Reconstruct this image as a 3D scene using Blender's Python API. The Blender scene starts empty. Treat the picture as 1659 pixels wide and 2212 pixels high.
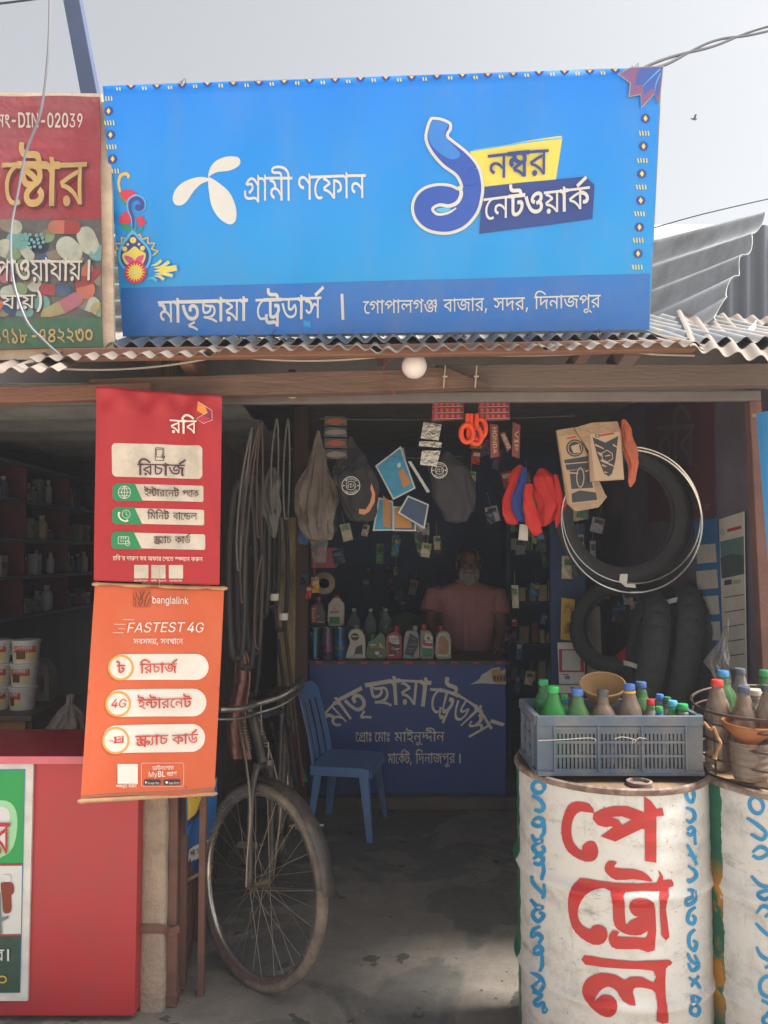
import bpy, bmesh, math, random
import numpy as np
from mathutils import Vector, Matrix, Euler
from mathutils.geometry import tessellate_polygon, delaunay_2d_cdt
V = Vector
R = math.radians
random.seed(7)
S = bpy.context.scene
C = S.collection
F, CX, CY, EYE = 1662.0, 829.5, 1106.0, 1.52        # photo measured at 1659 x 2212
PITCH = math.atan(94 / F)
cd = bpy.data.cameras.new("camera")
cam = bpy.data.objects.new("camera", cd)
C.objects.link(cam)
cam.location = (0, 0, EYE)
cam.rotation_euler = (math.pi / 2 + PITCH, 0, 0)
cd.sensor_fit = 'VERTICAL'
cd.sensor_height = 32
cd.lens = 32 * F / 2212
cd.clip_start = 0.05
cd.clip_end = 600
S.camera = cam
SUN_EL, SUN_AZ = R(60), R(91)                        # azimuth from +Y (into the picture) towards +X
W = bpy.data.worlds.new("World")
S.world = W
W.use_nodes = True
wn = W.node_tree
wn.nodes.clear()
sky = wn.nodes.new('ShaderNodeTexSky')
sky.sky_type = 'NISHITA'
sky.sun_disc = False
sky.sun_elevation = SUN_EL
sky.sun_rotation = SUN_AZ
sky.air_density = 1.0
sky.dust_density = 4.0
sky.ozone_density = 1.0
hs = wn.nodes.new('ShaderNodeHueSaturation')
hs.inputs['Saturation'].default_value = 0.18
bg = wn.nodes.new('ShaderNodeBackground')
bg.inputs['Strength'].default_value = 0.08
wo = wn.nodes.new('ShaderNodeOutputWorld')
wn.links.new(sky.outputs[0], hs.inputs['Color'])
wn.links.new(hs.outputs[0], bg.inputs['Color'])
wn.links.new(bg.outputs[0], wo.inputs[0])
sd = bpy.data.lights.new("sun", 'SUN')
sd.energy = 4.8
sd.angle = R(12)
sd.color = (1.0, 0.96, 0.9)
sun = bpy.data.objects.new("sun", sd)
C.objects.link(sun)
SUNV = V((math.cos(SUN_EL) * math.sin(SUN_AZ), math.cos(SUN_EL) * math.cos(SUN_AZ), math.sin(SUN_EL)))
sun.rotation_euler = SUNV.to_track_quat('Z', 'Y').to_euler()
sun.location = (8, 8, 12)
S.view_settings.view_transform = 'Standard'
S.view_settings.look = 'None'
S.view_settings.exposure = 1.34
S.view_settings.gamma = 1
S.cycles.use_denoising = True
S.cycles.max_bounces = 10
S.cycles.diffuse_bounces = 5
S.cycles.transparent_max_bounces = 24
S.cycles.sample_clamp_indirect = 6
S.cycles.caustics_reflective = False
S.cycles.caustics_refractive = False
def ray(px, py):
    dx, dz = (px - CX) / F, (CY - py) / F
    return V((dx, math.cos(PITCH) - dz * math.sin(PITCH), math.sin(PITCH) + dz * math.cos(PITCH)))
def at(px, py, Y):
    r = ray(px, py)
    return V((0, 0, EYE)) + r * (Y / r.y)
def ground_at(px, py, z=0.0):
    r = ray(px, py)
    return V((0, 0, EYE)) + r * ((z - EYE) / r.z)
def mpp(Y):
    return Y / F
def lin(c):
    return tuple(((x / 255) / 12.92 if x / 255 < 0.04045 else ((x / 255 + 0.055) / 1.055) ** 2.4) for x in c[:3])
MATS = {}
def mat(name, col, rough=0.6, metal=0.0, var=0.18, scale=6.0, bump=0.0, bscale=80.0, dirt=None, alpha=1.0,
        trans=0.0, spec=0.5, stretch=(1, 1, 1), emit=0.0, weave=0):
    """col: sRGB 0-255 of the thing itself; dirt: (sRGB, amount 0-1, scale)"""
    if name in MATS: return MATS[name]
    m = bpy.data.materials.new(name)
    m.use_nodes = True
    nt = m.node_tree; nd = nt.nodes; lk = nt.links
    b = nd['Principled BSDF']
    c = lin(col)
    tc = nd.new('ShaderNodeTexCoord')
    mp = nd.new('ShaderNodeMapping'); mp.inputs['Scale'].default_value = stretch
    lk.new(tc.outputs['Object'], mp.inputs[0])
    def noise(s, det=5, ro=0.6):
        n = nd.new('ShaderNodeTexNoise'); n.inputs['Scale'].default_value = s; n.inputs['Detail'].default_value = det
        n.inputs['Roughness'].default_value = ro
        lk.new(mp.outputs[0], n.inputs['Vector']); return n
    n1 = noise(scale)
    cr = nd.new('ShaderNodeValToRGB')
    cr.color_ramp.elements[0].position = 0.3; cr.color_ramp.elements[1].position = 0.7
    cr.color_ramp.elements[0].color = tuple(x * (1 - var) for x in c) + (1,)
    cr.color_ramp.elements[1].color = tuple(min(1, x * (1 + var)) for x in c) + (1,)
    lk.new(n1.outputs['Fac'], cr.inputs[0])
    out = cr.outputs[0]
    if dirt:
        dc, da, ds = dirt
        n2 = noise(ds, 8, 0.7)
        r2 = nd.new('ShaderNodeValToRGB'); r2.color_ramp.elements[0].position = 0.42; r2.color_ramp.elements[1].position = 0.72
        lk.new(n2.outputs['Fac'], r2.inputs[0])
        mu = nd.new('ShaderNodeMath'); mu.operation = 'MULTIPLY'; mu.inputs[1].default_value = da
        lk.new(r2.outputs[0], mu.inputs[0])
        mx = nd.new('ShaderNodeMix'); mx.data_type = 'RGBA'
        lk.new(mu.outputs[0], mx.inputs[0]); lk.new(out, mx.inputs[6]); mx.inputs[7].default_value = lin(dc) + (1,)
        out = mx.outputs[2]
    lk.new(out, b.inputs['Base Color'])
    nr = nd.new('ShaderNodeMapRange'); nr.inputs[3].default_value = max(0.03, rough - 0.12); nr.inputs[4].default_value = min(1, rough + 0.12)
    lk.new(n1.outputs['Fac'], nr.inputs[0]); lk.new(nr.outputs[0], b.inputs['Roughness'])
    b.inputs['Metallic'].default_value = metal
    b.inputs['Alpha'].default_value = alpha
    b.inputs['Transmission Weight'].default_value = trans
    b.inputs['Specular IOR Level'].default_value = spec
    if emit:
        lk.new(out, b.inputs['Emission Color']); b.inputs['Emission Strength'].default_value = emit
    if bump:
        n3 = noise(bscale, 4, 0.6)
        bp = nd.new('ShaderNodeBump'); bp.inputs['Strength'].default_value = bump; bp.inputs['Distance'].default_value = 0.01
        h = n3.outputs['Fac']
        if weave:
            wv = nd.new('ShaderNodeTexWave'); wv.bands_direction = 'Z'; wv.inputs['Scale'].default_value = weave
            wv.inputs['Distortion'].default_value = 0.6
            lk.new(tc.outputs['Object'], wv.inputs[0])
            ad = nd.new('ShaderNodeMath'); ad.operation = 'ADD'
            lk.new(h, ad.inputs[0]); lk.new(wv.outputs['Fac'], ad.inputs[1]); h = ad.outputs[0]
        lk.new(h, bp.inputs['Height']); lk.new(bp.outputs[0], b.inputs['Normal'])
    MATS[name] = m
    return m
WL = {}                                              # world location of every object built here
def tag(o, label=None, cat=None, group=None, kind=None):
    if label: o['label'] = label
    if cat: o['category'] = cat
    if group: o['group'] = group
    if kind: o['kind'] = kind
    return o
def thing(name, label, cat, loc=(0, 0, 0), group=None, kind=None):
    o = bpy.data.objects.new(name, None)
    o.empty_display_size = 0.05
    C.objects.link(o); o.location = loc; WL[o.name] = V(loc)
    return tag(o, label, cat, group, kind)
class MB:
    def __init__(s): s.v = []; s.f = []; s.m = []
    def add(s, vs, fs, mi=0):
        o = len(s.v); s.v += [V(p) for p in vs]
        for f in fs: s.f.append([i + o for i in f]); s.m.append(mi)
        return s
    def box(s, c, d, rot=None, mi=0):
        c = V(c); h = [x / 2 for x in d]
        pts = [V((sx * h[0], sy * h[1], sz * h[2])) for sx in (-1, 1) for sy in (-1, 1) for sz in (-1, 1)]
        if rot is not None:
            rm = rot if isinstance(rot, Matrix) else Euler(rot).to_matrix()
            pts = [rm @ p for p in pts]
        return s.add([c + p for p in pts], [(0, 1, 3, 2), (4, 6, 7, 5), (0, 4, 5, 1), (2, 3, 7, 6), (0, 2, 6, 4), (1, 5, 7, 3)], mi)
    def bar(s, a, b, w, h, up=(0, 0, 1), mi=0):
        a, b = V(a), V(b); d = b - a; x = d.normalized(); up = V(up)
        if abs(x.dot(up)) > 0.98: up = V((0, 1, 0))
        y = up.cross(x).normalized(); z = x.cross(y)
        return s.box((a + b) / 2, (d.length, w, h), Matrix((x, y, z)).transposed(), mi)
    def tube(s, pts, r, n=8, closed=False, mi=0, caps=True):
        pts = [V(p) for p in pts]; k = len(pts); rs = r if isinstance(r, (list, tuple)) else [r] * k
        prev = None; rings = []
        for i, p in enumerate(pts):
            a = pts[i - 1] if i or closed else p; b = pts[(i + 1) % k] if i < k - 1 or closed else p
            t = (b - a).normalized()
            if prev is None:
                x = t.orthogonal().normalized()
            else:
                x = prev - t * prev.dot(t)
                x = x.normalized() if x.length > 1e-6 else t.orthogonal().normalized()
            prev = x; y = t.cross(x)
            rings.append([p + (x * math.cos(2 * math.pi * j / n) + y * math.sin(2 * math.pi * j / n)) * rs[i] for j in range(n)])
        fs = []
        for i in range(k if closed else k - 1):
            i2 = (i + 1) % k
            for j in range(n): fs.append((i * n + j, i * n + (j + 1) % n, i2 * n + (j + 1) % n, i2 * n + j))
        if caps and not closed: fs.append(tuple(range(n - 1, -1, -1))); fs.append(tuple((k - 1) * n + j for j in range(n)))
        return s.add([p for q in rings for p in q], fs, mi)
    def lathe(s, prof, n=24, M=None, mi=0, rfn=None, cap=True):
        vs = []
        for r, z in prof:
            for j in range(n):
                a = 2 * math.pi * j / n; rr = r * (rfn(a, z) if rfn else 1)
                vs.append(V((rr * math.cos(a), rr * math.sin(a), z)))
        fs = [(i * n + j, i * n + (j + 1) % n, (i + 1) * n + (j + 1) % n, (i + 1) * n + j) for i in range(len(prof) - 1) for j in range(n)]
        if cap and prof[0][0] > 1e-4: fs.append(tuple(range(n - 1, -1, -1)))
        if cap and prof[-1][0] > 1e-4: fs.append(tuple((len(prof) - 1) * n + j for j in range(n)))
        if M is not None: vs = [M @ p for p in vs]
        return s.add(vs, fs, mi)
    def grid(s, fn, nu, nv, mi=0, thick=0.0):
        P = [[V(fn(i / nu, j / nv)) for j in range(nv + 1)] for i in range(nu + 1)]
        vs = [p for r in P for p in r]; w = nv + 1
        fs = [(i * w + j, (i + 1) * w + j, (i + 1) * w + j + 1, i * w + j + 1) for i in range(nu) for j in range(nv)]
        if thick:
            N = len(vs); back = []
            for i in range(nu + 1):
                for j in range(nv + 1):
                    du = P[min(nu, i + 1)][j] - P[max(0, i - 1)][j]; dv = P[i][min(nv, j + 1)] - P[i][max(0, j - 1)]
                    nn = du.cross(dv); nn = nn.normalized() if nn.length > 1e-9 else V((0, 0, 1))
                    back.append(P[i][j] - nn * thick)
            vs += back
            fs += [tuple(N + k for k in reversed(f)) for f in fs]
            edge = [(i, 0) for i in range(nu + 1)] + [(nu, j) for j in range(1, nv + 1)] + [(i, nv) for i in range(nu - 1, -1, -1)] + [(0, j) for j in range(nv - 1, 0, -1)]
            ids = [i * w + j for i, j in edge]
            for k in range(len(ids)):
                a, b = ids[k], ids[(k + 1) % len(ids)]; fs.append((b, a, N + a, N + b))
        return s.add(vs, fs, mi)
    def prism(s, poly, off, mi=0):
        poly = [V(p) for p in poly]; off = V(off); n = len(poly)
        tri = tessellate_polygon([poly])
        fs = [tuple(t) for t in tri] + [tuple(n + i for i in reversed(t)) for t in tri]
        fs += [(i, (i + 1) % n, n + (i + 1) % n, n + i) for i in range(n)]
        return s.add(poly + [p + off for p in poly], fs, mi)
    def ball(s, c, r, nu=16, nv=10, mi=0, M=None):
        r = r if isinstance(r, (tuple, list)) else (r, r, r)
        prof = [(math.sin(math.pi * i / nv), -math.cos(math.pi * i / nv)) for i in range(nv + 1)]
        m = Matrix.Translation(V(c)) @ (M.to_4x4() if M is not None else Matrix.Identity(4)) @ Matrix.Diagonal((r[0], r[1], r[2], 1))
        return s.lathe(prof, nu, m, mi)
    def obj(s, name, mats, parent=None, smooth=False, bevel=0.0, loc=None, ang=40, sub=0):
        mats = mats if isinstance(mats, (list, tuple)) else [mats]
        if parent is not None: base = WL[parent.name]
        elif loc is not None: base = V(loc)
        else:
            xs = [p.x for p in s.v]; ys = [p.y for p in s.v]
            base = V(((min(xs) + max(xs)) / 2, (min(ys) + max(ys)) / 2, min(p.z for p in s.v)))
        me = bpy.data.meshes.new(name)
        me.from_pydata([p - base for p in s.v], [], s.f)
        for m in mats: me.materials.append(m)
        for p, mi in zip(me.polygons, s.m): p.material_index = mi
        bm = bmesh.new(); bm.from_mesh(me)
        bmesh.ops.remove_doubles(bm, verts=bm.verts, dist=1e-6)
        bmesh.ops.recalc_face_normals(bm, faces=bm.faces)
        bm.to_mesh(me); bm.free()
        if smooth:
            for p in me.polygons: p.use_smooth = True
            me.set_sharp_from_angle(angle=R(ang))
        o = bpy.data.objects.new(name, me); C.objects.link(o)
        if parent is not None: o.parent = parent; WL[o.name] = base
        else: o.location = base; WL[o.name] = base
        if bevel:
            md = o.modifiers.new('bevel', 'BEVEL'); md.width = bevel; md.segments = 2; md.limit_method = 'ANGLE'
        if sub:
            md = o.modifiers.new('sub', 'SUBSURF'); md.levels = sub; md.render_levels = sub
        return o
def copy_tree(o, loc=None, rot=None, parent=None, label=None, group=None, swap=None):
    c = o.copy(); C.objects.link(c); c.parent = parent
    if loc is not None: c.location = loc
    if rot is not None: c.rotation_euler = rot
    if label: c['label'] = label
    if group: c['group'] = group
    if swap and o.type == 'MESH':
        for i, sl in enumerate(c.material_slots):
            if sl.material and sl.material.name in swap:
                sl.link = 'OBJECT'; sl.material = swap[sl.material.name]
    WL[c.name] = V(c.location)
    for ch in list(o.children): copy_tree(ch, None, None, c, swap=swap)
    return c
def smooth_path(pts, n=6, closed=False):
    pts = [V(p) for p in pts]; out = []; k = len(pts)
    for i in range(k if closed else k - 1):
        g = lambda j: pts[j % k] if closed else pts[max(0, min(k - 1, j))]
        p0, p1, p2, p3 = g(i - 1), g(i), g(i + 1), g(i + 2)
        for t in range(n):
            t /= n
            out.append(0.5 * ((2 * p1) + (p2 - p0) * t + (2 * p0 - 5 * p1 + 4 * p2 - p3) * t * t + (3 * p1 - p0 - 3 * p2 + p3) * t ** 3))
    if not closed: out.append(pts[-1])
    return out
def sag(a, b, d, n=16):
    a, b = V(a), V(b)
    return [a.lerp(b, i / n) - V((0, 0, d * 4 * (i / n) * (1 - i / n))) for i in range(n + 1)]
class Quad:
    """A real flat panel whose four corners were measured in the photo; Y is the distance of its bottom left corner."""
    def __init__(s, tl, tr, br, bl, Y):
        r = [np.array(ray(*p)) for p in (tl, tr, br, bl)]
        A = np.array([r[0], -r[1], r[2]]).T
        k = np.linalg.solve(A, r[3])                  # tl*k0 - tr*k1 + br*k2 = bl
        sc = Y / r[3][1]
        o = np.array([0, 0, EYE])
        s.tl, s.tr, s.br = (V(o + r[i] * k[i] * sc) for i in range(3)); s.bl = V(o + r[3] * sc)
        s.ux = s.tr - s.tl; s.uy = s.bl - s.tl
        s.n = s.uy.cross(s.ux).normalized()
        if s.n.y > 0: s.n = -s.n
        s.disp = None
    def uv(s, px, py):
        r = ray(px, py); o = V((0, 0, EYE))
        t = (s.tl - o).dot(s.n) / r.dot(s.n); p = o + r * t - s.tl
        a, b, c = s.ux.dot(s.ux), s.ux.dot(s.uy), s.uy.dot(s.uy); d, e = p.dot(s.ux), p.dot(s.uy)
        q = a * c - b * b
        return (d * c - e * b) / q, (e * a - d * b) / q
    def P(s, u, v, off=0.0):
        d = off + (s.disp(u, v) if s.disp else 0)
        return s.tl + s.ux * u + s.uy * v + s.n * d
    def loc(s, px, py, off=0.0):
        return s.P(*s.uv(px, py), off)
class Flat:
    """Face-on vertical panel at distance Y (photo pixels straight onto the plane y = Y)."""
    def __init__(s, Y): s.Y = Y; s.n = V((0, -1, 0))
    def loc(s, px, py, off=0.0): return at(px, py, s.Y) + V((0, -off, 0))
def area(c): return sum(c[i][0] * c[(i + 1) % len(c)][1] - c[(i + 1) % len(c)][0] * c[i][1] for i in range(len(c))) / 2
def inside(p, c):
    r = False
    for i in range(len(c)):
        (x1, y1), (x2, y2) = c[i], c[i - 1]
        if (y1 > p[1]) != (y2 > p[1]) and p[0] < (x2 - x1) * (p[1] - y1) / (y2 - y1) + x1: r = not r
    return r
GC = {}
def glyph(g):
    if g not in GC:
        cs = []
        for d in FG[g]:
            x = y = 0; c = []
            for i in range(0, len(d), 2):
                x += d[i]; y += d[i + 1]; c.append((x / 300, y / 300))
            cs.append(c)
        GC[g] = [c for c in cs if len(c) > 2]
    return GC[g]
def embolden(c, d):
    n = len(c); out = []
    for i in range(n):
        (ax, ay), (bx, by), (ex, ey) = c[i - 1], c[i], c[(i + 1) % n]
        d1 = V((bx - ax, by - ay)); d2 = V((ex - bx, ey - by))
        if d1.length < 1e-7 or d2.length < 1e-7: out.append((bx, by)); continue
        n1 = V((-d1.y, d1.x)).normalized(); n2 = V((-d2.y, d2.x)).normalized(); m = n1 + n2
        if m.length < 0.2: m = n1.copy()
        else: m = m / max(0.55, m.length_squared / 2)
        out.append((bx + m.x * d, by + m.y * d))
    return out
def crosses(c):
    n = len(c)
    def ccw(a, b, d): return (d[1] - a[1]) * (b[0] - a[0]) - (b[1] - a[1]) * (d[0] - a[0])
    for i in range(n):
        a, b = c[i], c[(i + 1) % n]
        for j in range(i + 2, n):
            if (j + 1) % n == i: continue
            p, q = c[j], c[(j + 1) % n]
            if max(a[0], b[0]) < min(p[0], q[0]) or max(p[0], q[0]) < min(a[0], b[0]) or max(a[1], b[1]) < min(p[1], q[1]) or max(p[1], q[1]) < min(a[1], b[1]): continue
            if ccw(a, b, p) * ccw(a, b, q) < 0 and ccw(p, q, a) * ccw(p, q, b) < 0: return True
    return False
def tidy(c, tol):
    out = []
    for p in c:
        if not out or (p[0] - out[-1][0]) ** 2 + (p[1] - out[-1][1]) ** 2 > tol * tol: out.append(p)
    while len(out) > 3 and (out[0][0] - out[-1][0]) ** 2 + (out[0][1] - out[-1][1]) ** 2 < tol * tol: out.pop()
    return out if len(out) > 2 else c
BC = {}
def bold_glyph(g, d):
    if (g, d) not in BC:
        res = []
        for c in glyph(g):
            k = d; t = tidy(c, 0.012)
            while True:
                e = embolden(t, k)
                if not crosses(e) and area(e) * area(c) > 0: break
                k *= 0.6
                if k < 0.003: e = c; break
            res.append(e)
        BC[(g, d)] = res
    return BC[(g, d)]
def text_shapes(txt, bold=0.0):
    """groups of [outer, hole, ...] in em units, and the total width"""
    bold = min(bold, .017); res = []; x = 0
    def put(g, ox, oy, bd):
        cs = [[(px + ox, py + oy) for px, py in c] for c in (bold_glyph(g, bd) if bd else glyph(g))]
        outs = [c for c in cs if area(c) < 0]; holes = [c for c in cs if area(c) >= 0]
        for o in outs:
            hh = [h for h in holes if inside(h[0], o)]
            res.append([o] + hh)
    for tok in ([txt] if txt in FT else _split(txt)):
        if tok in FT:
            run, w = FT[tok]
            for q in range(0, len(run), 3):
                g, gx, gy = run[q:q + 3]; put(g, x + gx / 500, gy / 500, bold)
            x += w / 500
        else:
            for ch in tok:
                if 10000 + ord(ch) in FG: put(10000 + ord(ch), x, 0, bold)
                x += FA.get(10000 + ord(ch), 130) / 500 + bold * 0.5
    return res, x
def _split(t):
    out = []
    for i, w in enumerate(t.split(' ')):
        if i: out.append(' ')
        out.append(w)
    return out
def ptext(txt, A, B, h, bold=0.0, shear=0.0, fn=None, latin=False, up=None):
    """text polygons in photo pixels: baseline from A to B, height h up to the headline (cap height for Latin)"""
    sh, w = text_shapes(txt, bold)
    H = 0.727 if latin else 0.622
    A, B = V(A), V(B); ux = (B - A) / w
    uy = V(up) * (h / H) / V(up).length if up else V((0, -h / H))
    res = []
    for grp in sh:
        ng = []
        for c in grp:
            if fn: ng.append([tuple(fn(x / w, y / H)) for x, y in c])
            else: ng.append([tuple(A + ux * (x + y * shear) + uy * y) for x, y in c])
        res.append(ng)
    return res
def rrect(x0, y0, x1, y1, r, n=6):
    out = []
    for cx, cy, a in ((x1 - r, y0 + r, -90), (x1 - r, y1 - r, 0), (x0 + r, y1 - r, 90), (x0 + r, y0 + r, 180)):
        for i in range(n + 1):
            t = R(a + 90 * i / n); out.append((cx + r * math.cos(t), cy + r * math.sin(t)))
    return out
def circ(x, y, r, n=28, ry=None):
    ry = ry or r
    return [(x + r * math.cos(2 * math.pi * i / n), y + ry * math.sin(2 * math.pi * i / n)) for i in range(n)]
def stroke(pts, w, n=6, round_end=True):
    """polygon of a brush stroke; w is a number or one per point"""
    ws = w if isinstance(w, (list, tuple)) else [w] * len(pts)
    p3 = smooth_path([(p[0], p[1], k) for p, k in zip(pts, ws)], n)
    L = []; Rr = []
    for i, p in enumerate(p3):
        a = p3[max(0, i - 1)]; b = p3[min(len(p3) - 1, i + 1)]; t = V((b.x - a.x, b.y - a.y))
        if t.length < 1e-9: continue
        t.normalize(); k = max(0.05, p.z) / 2
        L.append((p.x - t.y * k, p.y + t.x * k)); Rr.append((p.x + t.y * k, p.y - t.x * k))
    return L + Rr[::-1]
def curve_poly(pts, n=5): return [(p.x, p.y) for p in smooth_path([(x, y, 0) for x, y in pts], n, True)]
def fill(grp):
    """triangles of an outline with holes, safe against rough outlines"""
    vs = []; ed = []
    for c in grp:
        o = len(vs); vs += [V((x, y)) for x, y in c]; ed += [(o + i, o + (i + 1) % len(c)) for i in range(len(c))]
    ov, oe, of = delaunay_2d_cdt(vs, ed, [], 0, 1e-6)[:3]
    res = []
    for f in of:
        q = (sum(ov[i].x for i in f) / len(f), sum(ov[i].y for i in f) / len(f))
        if inside(q, grp[0]) and not any(inside(q, k) for k in grp[1:]): res.append(tuple(f))
    return [V((p.x, p.y, 0)) for p in ov], res
def decal(name, m, parent, surf, shapes, off=0.002, cut=None, step=0.00012, nogrp=False):
    """flat print on a surface: shapes are polygons (lists of points) or groups [outer, hole, ...] in photo pixels"""
    mb = MB(); k = 0
    for sh in shapes:
        grp = sh if isinstance(sh[0], list) else [sh]
        vs, fs = fill(grp)
        if cut:
            bm = bmesh.new(); bv = [bm.verts.new(p) for p in vs]
            for t in fs:
                try: bm.faces.new([bv[i] for i in t])
                except ValueError: pass
            xs = [p.x for p in vs]; ys = [p.y for p in vs]
            for ax, lo, hi in ((0, min(xs), max(xs)), (1, min(ys), max(ys))):
                q = math.ceil(lo / cut) * cut
                while q < hi:
                    co = (q, 0, 0) if ax == 0 else (0, q, 0); no = (1, 0, 0) if ax == 0 else (0, 1, 0)
                    bmesh.ops.bisect_plane(bm, geom=list(bm.verts) + list(bm.edges) + list(bm.faces), plane_co=co, plane_no=no, dist=1e-4)
                    q += cut
            bm.verts.index_update(); vs = [v.co.copy() for v in bm.verts]; fs = [tuple(v.index for v in f.verts) for f in bm.faces]
            bm.free()
        mb.add([surf.loc(p.x, p.y, off + k * step) for p in vs], fs)
        k = (k + 1) % 6
    o = mb.obj(name, m, parent)
    return o
def decals(name, parent, surf, layers, off=0.002, cut=None, gap=0.0008):
    """one printed part made of several inks: layers = [(material, shapes), ...] from the bottom up"""
    mb = MB(); mats = []
    for li, (m, shapes) in enumerate(layers):
        if m not in mats: mats.append(m)
        t = decal('tmp', m, None, surf, shapes, 0.0, cut)
        d = surf.n * (off + li * gap)
        mb.add([t.matrix_world @ v.co + t.location + d if False else v.co + t.location + d for v in t.data.vertices],
               [tuple(p.vertices) for p in t.data.polygons], mats.index(m))
        me = t.data; bpy.data.objects.remove(t); bpy.data.meshes.remove(me)
    return mb.obj(name, mats, parent)
def tilt(poly, y0x, k):
    """lean a shape: y grows by k per pixel right of y0x"""
    return [(x, y + (x - y0x) * k) for x, y in poly]
def ring(outer, d):
    """outline band between a polygon and its inset"""
    c = [tuple(p) for p in outer]
    if area(c) > 0: c = c[::-1]
    inn = embolden(c, -d)
    return [c, inn[::-1]]
def ink(name, col, rough=0.5, **k): return mat('ink_' + name, col, rough, var=k.pop('var', 0.06), scale=k.pop('scale', 5), **k)
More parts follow.
